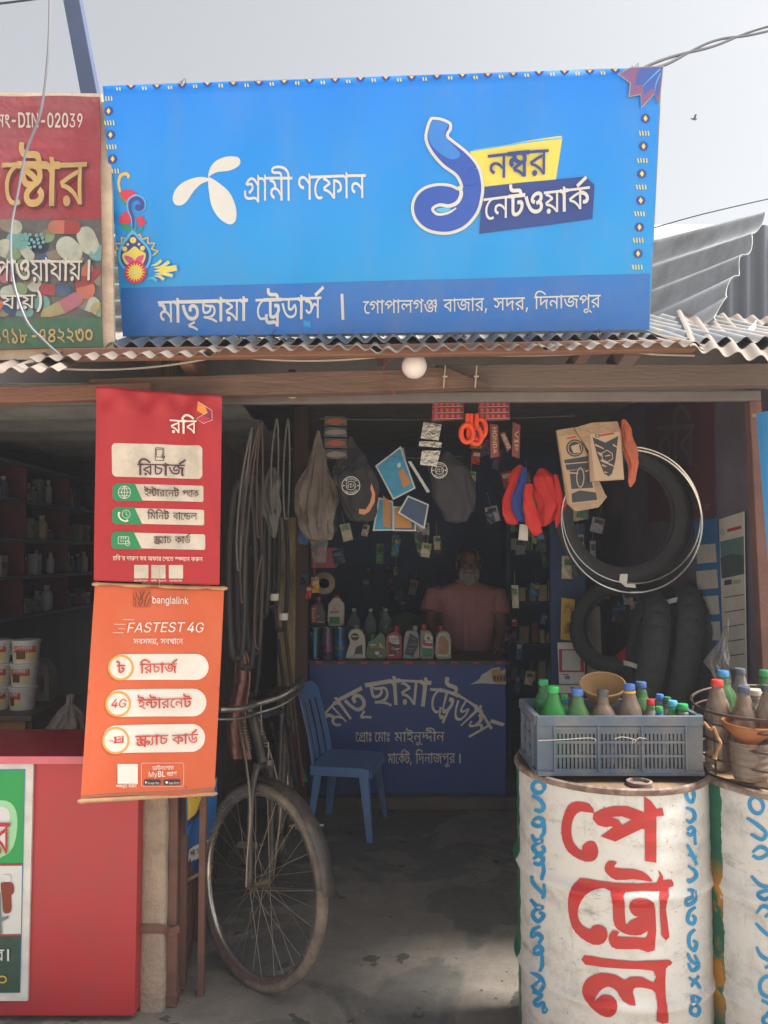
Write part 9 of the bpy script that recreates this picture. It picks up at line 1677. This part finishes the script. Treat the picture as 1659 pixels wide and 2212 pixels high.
for q, lab, Yq, lay in (([(280, 262), (560, 215), (1000, 1210), (1030, 1240), (900, 1400), (560, 1460), (440, 1340)], 'crumpled film pack with round black decal, left of the pair over the rims', 3.02,
      [(ink('decal_buff', (176, 148, 116)), [[(305, 350), (620, 310), (900, 1310), (480, 1345)]]), (ink('decal_black', (48, 50, 58)), [circ(550, 525, 128, 28), [(390, 700), (760, 640), (790, 830), (430, 850)], [(470, 860), (760, 830), (820, 1110), (500, 1130)], [(500, 1200), (620, 1150), (860, 1180), (880, 1290), (510, 1330)]]), (ink('decal_buff2', (184, 158, 126)), [ring(circ(550, 525, 105, 26), 10), [(490, 500), (610, 460), (630, 590), (530, 600)], ring(circ(630, 960, 60, 20, 150), 14), [(400, 755), (780, 720), (780, 735), (400, 770)], [(470, 880), (600, 890), (600, 905), (470, 900)], [(700, 860), (770, 840), (770, 855), (700, 880)]]), (bred, [[(430, 395), (570, 368), (570, 350), (430, 375)]])]),
     ([(545, 225), (800, 150), (1180, 130), (1230, 290), (1280, 990), (780, 1020), (760, 560)], 'crumpled film pack with shield shaped black decal, right of the pair over the rims', 3.0,
      [(ink('decal_pale', (186, 160, 132)), [[(775, 322), (1205, 280), (1278, 985), (840, 1008)]]), (ink('decal_black', (48, 50, 58)), [[(810, 365), (1000, 445), (1190, 345), (1150, 700), (1100, 900), (1050, 945), (980, 900), (880, 640)]]), (ink('decal_pale', (186, 160, 132)), [[(850, 460), (980, 530), (980, 545), (850, 490)], [(1110, 460), (1180, 510), (1180, 525), (1110, 490)], [(870, 580), (940, 600), (940, 660), (890, 600)], [(930, 690), (1120, 780), (1120, 800), (930, 720)], [(950, 760), (1020, 795), (1010, 805), (950, 790)], ring([(940, 600), (1020, 550), (1105, 600), (1110, 690), (1030, 740), (950, 700)][::-1], 12), [(990, 640), (1070, 620), (1075, 640), (1000, 650)], [(980, 870), (1030, 880), (1025, 895), (985, 890)]]), (bred, [[(920, 330), (1130, 295), (1130, 320), (920, 355)]]), (blk, [ring([(848, 325), (912, 318), (914, 365), (850, 370)], 9)])])):
    pts = w6(q); lay = [(m_, [([w6(c) for c in s_] if isinstance(s_[0], list) else w6(s_)) for s_ in ss]) for m_, ss in lay]
    panel('decal_pack', lab, 'decal pack', pts, Yq, kraft, lay, 'decal packs in film', .016)
sack('film_pouch', 'orange backed film pouch behind the decal packs', 'pouch', [(1348, 906, 4), (1352, 930, 14), (1358, 965, 17), (1368, 1000, 13), (1364, 1040, 9), (1362, 1052, 2)], 3.05, mat('orange_film', (206, 104, 70), .4, var=.35, scale=9, alpha=.85), .6, .5, None, 4, .1)
def hoop(name, label, c, rad, sec, m, nrm=(0, -1, 0), group=None, seg=80, fn=None, cat='rim'):
    c = V(c); nn = V(nrm).normalized(); xx = nn.orthogonal().normalized(); yy = nn.cross(xx); mb = MB(); K = len(sec); vs = []
    for i in range(seg):
        a = 2 * math.pi * i / seg; d = xx * math.cos(a) + yy * math.sin(a)
        for k, (w, r) in enumerate(sec): vs.append(c + d * (rad + r + (fn(i, k) if fn else 0)) + nn * w)
    mb.add(vs, [(i * K + k, ((i + 1) % seg) * K + k, ((i + 1) % seg) * K + (k + 1) % K, i * K + (k + 1) % K) for i in range(seg) for k in range(K)])
    return tag(mb.obj(name, m, smooth=True, ang=55), label, cat, group)
rim_sec = [(-.006, .004), (-.007, .007), (-.004, .008), (.004, .008), (.007, .007), (.006, .004), (.004, .001), (-.004, .001)]
rim_n = mat('new_chrome_rim', (204, 200, 192), .2, metal=.85, var=.05)
hoop('wheel_rim', 'bare chrome wheel rim hanging in front, nearer of two', at(1365, 1125, 3.3), .302, rim_sec, rim_n, (.05, -1, .02), 'bare wheel rims', 96)
hoop('wheel_rim', 'bare chrome wheel rim with red inner edge, just behind the front rim', at(1364, 1112, 3.42), .300, rim_sec, rim_n, (-.03, -1, .03), 'bare wheel rims', 96)
MB_ = panel('price_tag', 'white paper tag wrapped on the bottom of the wheel rims', 'tag', [(1340, 1240), (1356, 1240), (1354, 1262), (1372, 1262), (1374, 1270), (1352, 1268), (1338, 1256)], 3.27, paper)
rub = mat('new_tyre_rubber', (62, 62, 64), .85, var=.2, scale=9, bump=.3, bscale=80)
def tyre(label, c, rad, r_, nrm, blocks=True):
    sec = [(r_ * math.cos(2 * math.pi * k / 16), r_ * math.sin(2 * math.pi * k / 16)) for k in range(16) if not 9 <= k <= 15] + [(-r_ * .5, -r_ * .75), (-r_ * .35, -r_ * .6), (r_ * .35, -r_ * .6), (r_ * .5, -r_ * .75)]
    return hoop('tyre', label, c, rad, sec, rub, nrm, 'new tyres hung for sale', 240, lambda i, k: 0 if not 1 <= k <= 7 else -.009 if k in (2, 6) or (blocks and (i + 2 * abs(k - 4)) % 10 < 3) else 0, 'tyre')
tyre('wide dark tyre hanging flat behind the wheel rims', at(1345, 1112, 3.66), .285, .048, (.08, -1, 0), False)
tyre('block tread tyre hanging edge on, leftmost of the row below the rims', at(1396, 1405, 3.7), .23, .062, (-.93, .18, .16))
tyre('ribbed tyre with white band, second of the row below the rims', at(1434, 1400, 3.85), .25, .058, (-.93, .20, .20))
tyre('ribbed tyre with white band at its top, third of the row below the rims', at(1468, 1395, 3.72), .25, .060, (-.93, .22, .14))
tyre('dark tyre at the right end of the row, beside the blue notices', at(1512, 1370, 3.8), .27, .056, (-.92, .20, .12))
tyre('tyre hanging behind the row, over the red tin', at(1330, 1350, 4.1), .21, .05, (-.6, -.7, .3))
band_w = mat('tyre_band', (206, 200, 190), .6)
for i, (px, py, Y, lab, an) in enumerate(((1458, 1302, 3.6, 'white paper band round the top of the third tyre', .2), (1424, 1396, 3.7, 'white paper band round the second tyre', -.1), (1512, 1336, 3.62, 'white paper band round the right end tyre', .1), (1378, 1448, 3.62, 'white band with red letters low on the block tread tyre', -.5))):
    c = at(px, py, Y); dv = V((math.cos(an), 0, math.sin(an))) * .062
    o = MB().grid(lambda u, v: c + dv * (2 * u - 1) + V((0, .05 * (2 * u - 1) ** 2 - .012, .011 * (2 * v - 1) + .014 * (1 - (2 * u - 1) ** 2))), 12, 1, thick=.002).obj('paper_band', band_w, smooth=True); tag(o, lab, 'band', 'paper bands on the tyres')
black_t = mat('black_tube', (40, 37, 37), .6, var=.2); brown_h = mat('brown_hose', (74, 56, 48), .6, var=.25); grey_c = mat('grey_spiral', (92, 87, 82), .5, var=.2)
def loop(label, px, ptop, pbot, w, Y, r_, m, lean=0, name='inner_tube', grp='black inner tubes hung on the left'):
    pts = [at(px + lean, ptop, Y), at(px - w + lean * .4, ptop + (pbot - ptop) * .35, Y), at(px - w, ptop + (pbot - ptop) * .75, Y), at(px - w * .6, pbot - 6, Y), at(px, pbot, Y), at(px + w * .6, pbot - 6, Y + .03), at(px + w, ptop + (pbot - ptop) * .75, Y + .05), at(px + w + lean * .4, ptop + (pbot - ptop) * .35, Y + .05)]
    o = MB().tube(smooth_path(pts, 6, True), r_, 8, closed=True).obj(name, m, smooth=True); tag(o, label, 'tube' if name == 'inner_tube' else 'cable', grp)
places = ('at the far left beside the red banner', 'second from the red banner', 'third from the red banner', 'with pale label, over the handlebar', 'behind the checked cloth', 'with white tag left of the plank', 'right end against the plank')
for i, (px, t0, b0_, w, Y) in enumerate(((512, 1040, 1420, 16, 2.95), (532, 1010, 1440, 18, 3.05), (548, 1030, 1410, 16, 3.15), (566, 1020, 1330, 14, 3.3), (540, 1180, 1500, 20, 3.4), (586, 1040, 1310, 15, 3.6), (606, 1060, 1360, 14, 3.8))):
    loop('long black inner tube ' + places[i], px, t0, b0_, w, Y, .011, black_t)
for i, (px, t0, b0_, w, Y, ln, m_) in enumerate(((516, 925, 1230, 5, 2.85, 28, grey_c), (524, 918, 1300, 5, 2.9, 34, brown_h), (560, 910, 1160, 6, 3.0, 4, brown_h), (592, 905, 1110, 7, 3.15, 6, grey_c), (618, 905, 1120, 6, 3.2, 4, grey_c), (556, 1200, 1400, 7, 3.0, 10, brown_h))):
    loop(('pale', 'tan', 'brown', 'grey', 'light grey', 'long brown')[i] + ' thin cable looped over a hook above the bicycle', px, t0, b0_, w, Y, .0042, m_, ln, 'brake_cable', 'thin cables looped on hooks')
for i, (x0, y0) in enumerate(((592, 1283), (612, 1325))):
    o = MB().lathe([(.021, 0), (.022, .03)], 14, Matrix.Translation(at(x0, y0 + 14, 3.5))).obj('paper_label', paper, smooth=True); tag(o, ('upper', 'lower')[i] + ' white paper label round a black tube by the plank', 'label', 'labels on the tubes')
sack('shopping_bag', 'grey plastic bag hanging among the tubes above the handlebar', 'bag', [(588, 1010, 6), (586, 1040, 22), (582, 1075, 27), (584, 1110, 22), (590, 1140, 12), (592, 1160, 5), (592, 1163, 1)], 3.2, mat('ash_film', (84, 79, 76), .5, var=.25, alpha=.9, bump=.4, bscale=30), .4, .6, None, 5, .12)
chk = mat('checked_cloth', (168, 118, 108), .9, var=.35, scale=40, bump=.3, bscale=120)
o = MB().grid(lambda u, v: at(494 + 10 * (1 - v) + (44 - 14 * (1 - v)) * u + 6 * math.sin(v * 7), 1405 + 235 * v, 3.3 + .03 * math.sin(u * 9 + v * 3)), 16, 24, thick=.004).obj('checked_cloth', chk, smooth=True); tag(o, 'red and white checked cloth hanging behind the handlebar', 'cloth')
o = MB().box((at(620, 1200, 4.45).x, 4.45, .88), (.10, .03, 1.72)).obj('plank', plank_pale, bevel=.003); tag(o, 'pale stained plank standing behind the bicycle', 'plank')
o = MB().box((at(650, 1200, 4.55).x, 4.55, 1.2), (.085, .08, 2.4)).obj('wooden_post', wood_v, bevel=.003); tag(o, 'dark wooden post at the left end of the blue counter', 'post')
for i, (xa, ya, xb, yb, m_) in enumerate(((612, 1330, 655, 1700, brown_h), (600, 1380, 640, 1690, black_t), (620, 1540, 655, 1690, mat('red_tube', (150, 36, 40), .4)), (628, 1590, 662, 1690, mat('green_tube', (36, 110, 70), .4)), (586, 1560, 612, 1700, chrome))):
    o = MB().tube([at(xa, ya, 4.2), at(xb, yb, 4.05)], .010, 8).obj('rod', m_, smooth=True); tag(o, ('long brown', 'long black', 'red', 'green', 'shiny steel')[i] + ' tube leaning against the plank behind the bicycle', 'rod', 'rods leaning by the plank')
ppr = thing('parts_card', 'pale card with chainwheel in film above the oil bottles', 'card', at(700, 1240, 4.6))
MB().box(at(700, 1205, 4.6), (.15, .008, .12)).obj('card', mat('magenta_card', (150, 60, 76), .5), ppr)
MB().lathe([(.05, -.003), (.066, 0), (.05, .003), (.03, .003), (.03, -.003)], 40, Matrix.Translation(at(700, 1260, 4.57)) @ Matrix.Rotation(math.pi / 2, 4, 'X'), rfn=lambda a, z: 1 + .03 * math.sin(a * 40)).obj('chainwheel', hub_m, ppr, smooth=True)
blue_b = mat('shelf_blue', (42, 66, 110), .55, var=.15)
o = MB().box((at(1226, 1200, 4.4).x, 4.42, .85), (.2, .04, 1.7)).obj('blue_board', blue_b); tag(o, 'upright blue board carrying padlocks and payment cards', 'board')
pc_ = panel('padlock_card', 'yellow card with two brass padlocks on the blue board', 'card', [(1213, 1291), (1242, 1295), (1240, 1385), (1211, 1381)], 4.3, mat('card_yellow', (196, 160, 60), .5))
brass = mat('brass', (170, 130, 70), .35, metal=.7)
for y in (1318, 1362): MB().box(at(1226, y, 4.28), (.034, .018, .03)).tube([at(1226, y, 4.28) + V((.012 * math.cos(a), 0, .014 + .02 * math.sin(a))) for a in [math.pi * i / 8 for i in range(9)]], .003, 6).obj('padlock', brass, pc_, bevel=.001)
mag = ink('magenta', (176, 30, 92)); pws = mat('card_white', (206, 202, 198), .5)
panel('payment_card', 'white card with magenta square on the blue board', 'card', [(1204, 1388), (1262, 1388), (1264, 1478), (1208, 1478)], 4.3, pws, [(mag, [[(1207, 1402), (1260, 1402), (1262, 1452), (1208, 1452)]]), (pale_edge, [rrect(1214, 1405, 1254, 1448, 2)]), (bl, [[(1220, 1460), (1231, 1460), (1231, 1467), (1220, 1467)]]), (mag, [[(1215, 1456), (1228, 1456), (1228, 1458), (1215, 1458)], [(1236, 1393), (1246, 1395), (1240, 1400)]])], 'payment cards on the blue board')
panel('payment_card', 'second white and magenta card below, half behind the funnel', 'card', [(1194, 1480), (1262, 1480), (1262, 1530), (1196, 1530)], 4.28, pws, [(mag, [[(1196, 1497), (1262, 1497), (1262, 1530), (1196, 1530)], [(1232, 1483), (1246, 1487), (1236, 1493)]])], 'payment cards on the blue board')
panel('paper_strip', 'tall pale paper strip right of the blue board', 'paper', [(1266, 1305), (1296, 1310), (1302, 1490), (1268, 1490)], 4.35, mat('old_paper', (160, 146, 132), .8, var=.15))
ps_ = thing('parts_shelf', 'dim blue shelf of small parts right of the shopkeeper', 'shelf', at(1150, 1400, 5.6))
for y in (1190, 1300, 1390, 1470): MB().box(at(1160, y, 5.7), (.50, .25, .015)).obj('shelf_board', blue_b, ps_)
for x in (1092, 1228): MB().box((at(x, 1200, 5.7).x, 5.7, 1.0), (.02, .25, 1.85)).obj('upright', blue_b, ps_)
rs2 = random.Random(5)
for row, y in enumerate((1190, 1300, 1390, 1470)):
    x = 1102
    while x < 1212:
        w = rs2.randint(10, 20); h = rs2.uniform(.06, .15); ci = rs2.randrange(8); p = at(x + w / 2, y, 5.6)
        o = MB().box(p + V((0, 0, h / 2 + .008)), (w * mpp(5.6), .08, h)).obj('parts_box', mat('pack_%d' % ci, pal[ci], .55, var=.15), bevel=.002)
        tag(o, '%s small parts box on the dim shelf behind the shopkeeper' % words[ci], 'box', 'parts boxes alike on the dim shelf, ' + words[ci]); x += w + rs2.randint(2, 8)
class SideWall:
    n = V((-1, 0, 0))
    def __init__(s, x): s.x = x
    def loc(s, px, py, off=0): r = ray(px, py); return V((0, 0, EYE)) + r * ((s.x - off) / r.x)
def wallsheet(name, label, cat, x, pts, m, layers):
    sf = SideWall(x); t = thing(name, label, cat, sf.loc(*pts[0])); MB().prism([sf.loc(*p) for p in pts], V((.004, 0, 0))).obj('sheet', m, t); decals('print', t, sf, layers, .001, gap=.0006)
wallsheet('wall_banner', 'dim maroon wall banner high on the right wall behind the rims', 'banner', 1.482, [(1395, 880), (1542, 862), (1545, 1118), (1400, 1130)], mat('maroon_banner', (96, 46, 56), .6, var=.15), [(ink('banner_grey', (104, 92, 100)), ptext('রবি', (1420, 1010), (1500, 1005), 90, .02) + ptext('4.5G', (1440, 1060), (1490, 1058), 26, .03, latin=True) + ptext('পুর', (1500, 1105), (1535, 1103), 14, .02))])
wallsheet('notice_sheet', 'blue notice sheet with white text boxes on the right wall', 'notice', 1.480, [(1500, 1130), (1548, 1118), (1566, 1408), (1516, 1420)], mat('notice_blue', (44, 112, 170), .5, var=.1), [(paper, [[(1504, 1178 + 56 * k), (1546 + 3 * k, 1174 + 56 * k), (1549 + 3 * k, 1214 + 56 * k), (1507, 1218 + 56 * k)] for k in range(4)])])
wallsheet('calendar', 'white wall calendar with landscape photo beside the rusty post', 'calendar', 1.470, [(1553, 1122), (1606, 1105), (1612, 1470), (1576, 1440), (1562, 1420)], mat('calendar_paper', (204, 198, 190), .6, var=.08, dirt=((150, 144, 138), .4, 9)), [(ink('cal_green', (84, 120, 116)), [[(1556, 1170), (1607, 1158), (1608, 1240), (1560, 1250)]]), (ink('cal_dark', (62, 78, 74)), [[(1557, 1205), (1580, 1196), (1607, 1200), (1608, 1240), (1560, 1250)]]), (bred, [[(1572, 1143), (1602, 1135), (1602, 1142), (1572, 1150)]]), (ink('cal_navy', (60, 66, 90)), [[(1566, 1254), (1582, 1251), (1582, 1262), (1566, 1265)], ring(circ(1562, 1150, 4, 14, 6), 1)] + [[(1566, 1290 + 32 * k), (1609, 1283 + 32 * k), (1609, 1285 + 32 * k), (1566, 1292 + 32 * k)] for k in range(5)]), (board_one, ptext('2025', (1585, 1262), (1602, 1259), 8, .03, latin=True))])
p0, p1 = at(1626, 880, 2.74), ground_at(1658, 1950, 0.0); p1 = V((p0.x + .045, 2.74, 0))
o = MB().bar(p0 + V((0, 0, .02)), p1, .042, .042, up=(0, -1, 0)).obj('rusty_post', rust, bevel=.003); tag(o, 'tall rusty steel post at the right edge of the shopfront', 'post')
Q6 = Quad((1633, 894), (1760, 872), (1790, 1250), (1662, 1262), 2.45); Q6.disp = lambda u, v: .02 * math.sin(u * 5 + v * 2)
eb = thing('edge_banner', 'plain blue cloth banner hanging at the right edge of the photo', 'banner', Q6.bl); slab(Q6, -.0015, 0, 'cloth', cloth('sky_blue_cloth', (26, 116, 176)), eb, 12, 16); MB().tube([at(1626, 898, 2.45), at(1780, 868, 2.45)], .006, 8).obj('rod', rodm, eb)
rt = MB().lathe([(.05, 0), (.055, .12), (.03, .13)], 16, Matrix.Translation(at(1345, 1432, 4.0)) @ Matrix.Rotation(.9, 4, 'Y')).obj('red_tin', mat('red_tin_paint', (186, 36, 44), .4), smooth=True); tag(rt, 'tipped red tin lying among the tyres', 'tin')
lw_ = MB()
for a, b in (((690, 905), (1240, 898)), ((840, 985), (1000, 985))): lw_.tube(sag(at(*a, 3.3), at(*b, 3.3), .01), .0015, 5)
tag(lw_.obj('hanging_wire', spoke_m), 'thin wires strung under the ceiling for hanging goods', 'wire')
tone = ((176, 60, 56), (60, 110, 160), (190, 180, 160), (196, 150, 60), (70, 120, 84), (150, 150, 156), (90, 70, 110), (60, 60, 66)); tone_n = ('red', 'blue', 'cream', 'ochre', 'green', 'silver grey', 'violet', 'black')
rs3 = random.Random(8); kq = 0
for x0, x1, y0, y1, Y0, Y1, cnt in ((640, 760, 1000, 1290, 4.0, 4.5, 12), (1090, 1200, 1000, 1330, 4.3, 5.2, 16), (770, 960, 1130, 1200, 4.2, 5.0, 10), (1225, 1300, 1060, 1260, 3.8, 4.2, 9), (1000, 1090, 930, 1120, 3.6, 4.4, 9), (1290, 1400, 1260, 1330, 4.1, 4.3, 6), (780, 960, 1220, 1330, 6.2, 6.3, 14), (1090, 1180, 1330, 1480, 5.0, 5.3, 8)):
    for _ in range(cnt):
        px, py, Y, ci = rs3.uniform(x0, x1), rs3.uniform(y0, y1), rs3.uniform(Y0, Y1), rs3.randrange(8); w, h = rs3.uniform(.03, .07), rs3.uniform(.05, .13); p = at(px, py, Y); a = rs3.uniform(-.25, .25); kq += 1
        M = Matrix.Translation(p) @ Matrix.Rotation(a, 4, 'Y') @ Matrix.Rotation(rs3.uniform(-.5, .5), 4, 'Z')
        mb = MB().grid(lambda u, v: M @ V((w * (u - .5), -.008 * math.sin(u * math.pi) * math.sin(v * math.pi) + .003 * math.sin(u * 9 + v * 14 + kq), h * (v - .5))), 6, 8, thick=.003).grid(lambda u, v: M @ V((w * .7 * (u - .5), -.0125 - .002 * math.sin(v * 9 + kq), h * (.1 + .25 * v))), 3, 2, mi=1).tube([M @ V((0, 0, h * .5)), M @ V((0, 0, h * .5 + .08))], .001, 4)
        o = mb.obj('small_packet', [mat('tone_%d' % ci, tone[ci], .4, var=.3, scale=20), mat('tone_%d' % ((ci + 2) % 8), tone[(ci + 2) % 8], .4, var=.3, scale=20)]); tag(o, 'small %s packet hanging in the dim clutter inside the shop' % tone_n[ci], 'packet', 'small hanging packets alike, ' + tone_n[ci])
rg = random.Random(3); mb = MB()
for _ in range(260):
    x, y = rg.uniform(-1.1, 1.2), 2.2 + 2.3 * rg.random() ** 1.8; r = rg.uniform(.002, .007); mb.ball((x, y, r * .5), (r, r * rg.uniform(.6, 1), r * .6), 6, 4)
tag(mb.obj('gravel', mat('grit', (128, 118, 106), .9, var=.4, scale=30), smooth=True), kind='stuff')
hz = bpy.data.materials.new('veil_air'); hz.use_nodes = True; hz.node_tree.nodes.clear()  # added haze volume; stands in for the glare veil and lifts the blacks
pv_ = hz.node_tree.nodes.new('ShaderNodeVolumePrincipled'); pv_.inputs['Density'].default_value = .007; pv_.inputs['Color'].default_value = (.8, .84, .9, 1); pv_.inputs['Anisotropy'].default_value = .2
ho = hz.node_tree.nodes.new('ShaderNodeOutputMaterial'); hz.node_tree.links.new(pv_.outputs[0], ho.inputs['Volume'])
o = MB().box((0, 0, 3.4), (312, 312, 9.2)).obj('haze', hz); tag(o, kind='stuff')
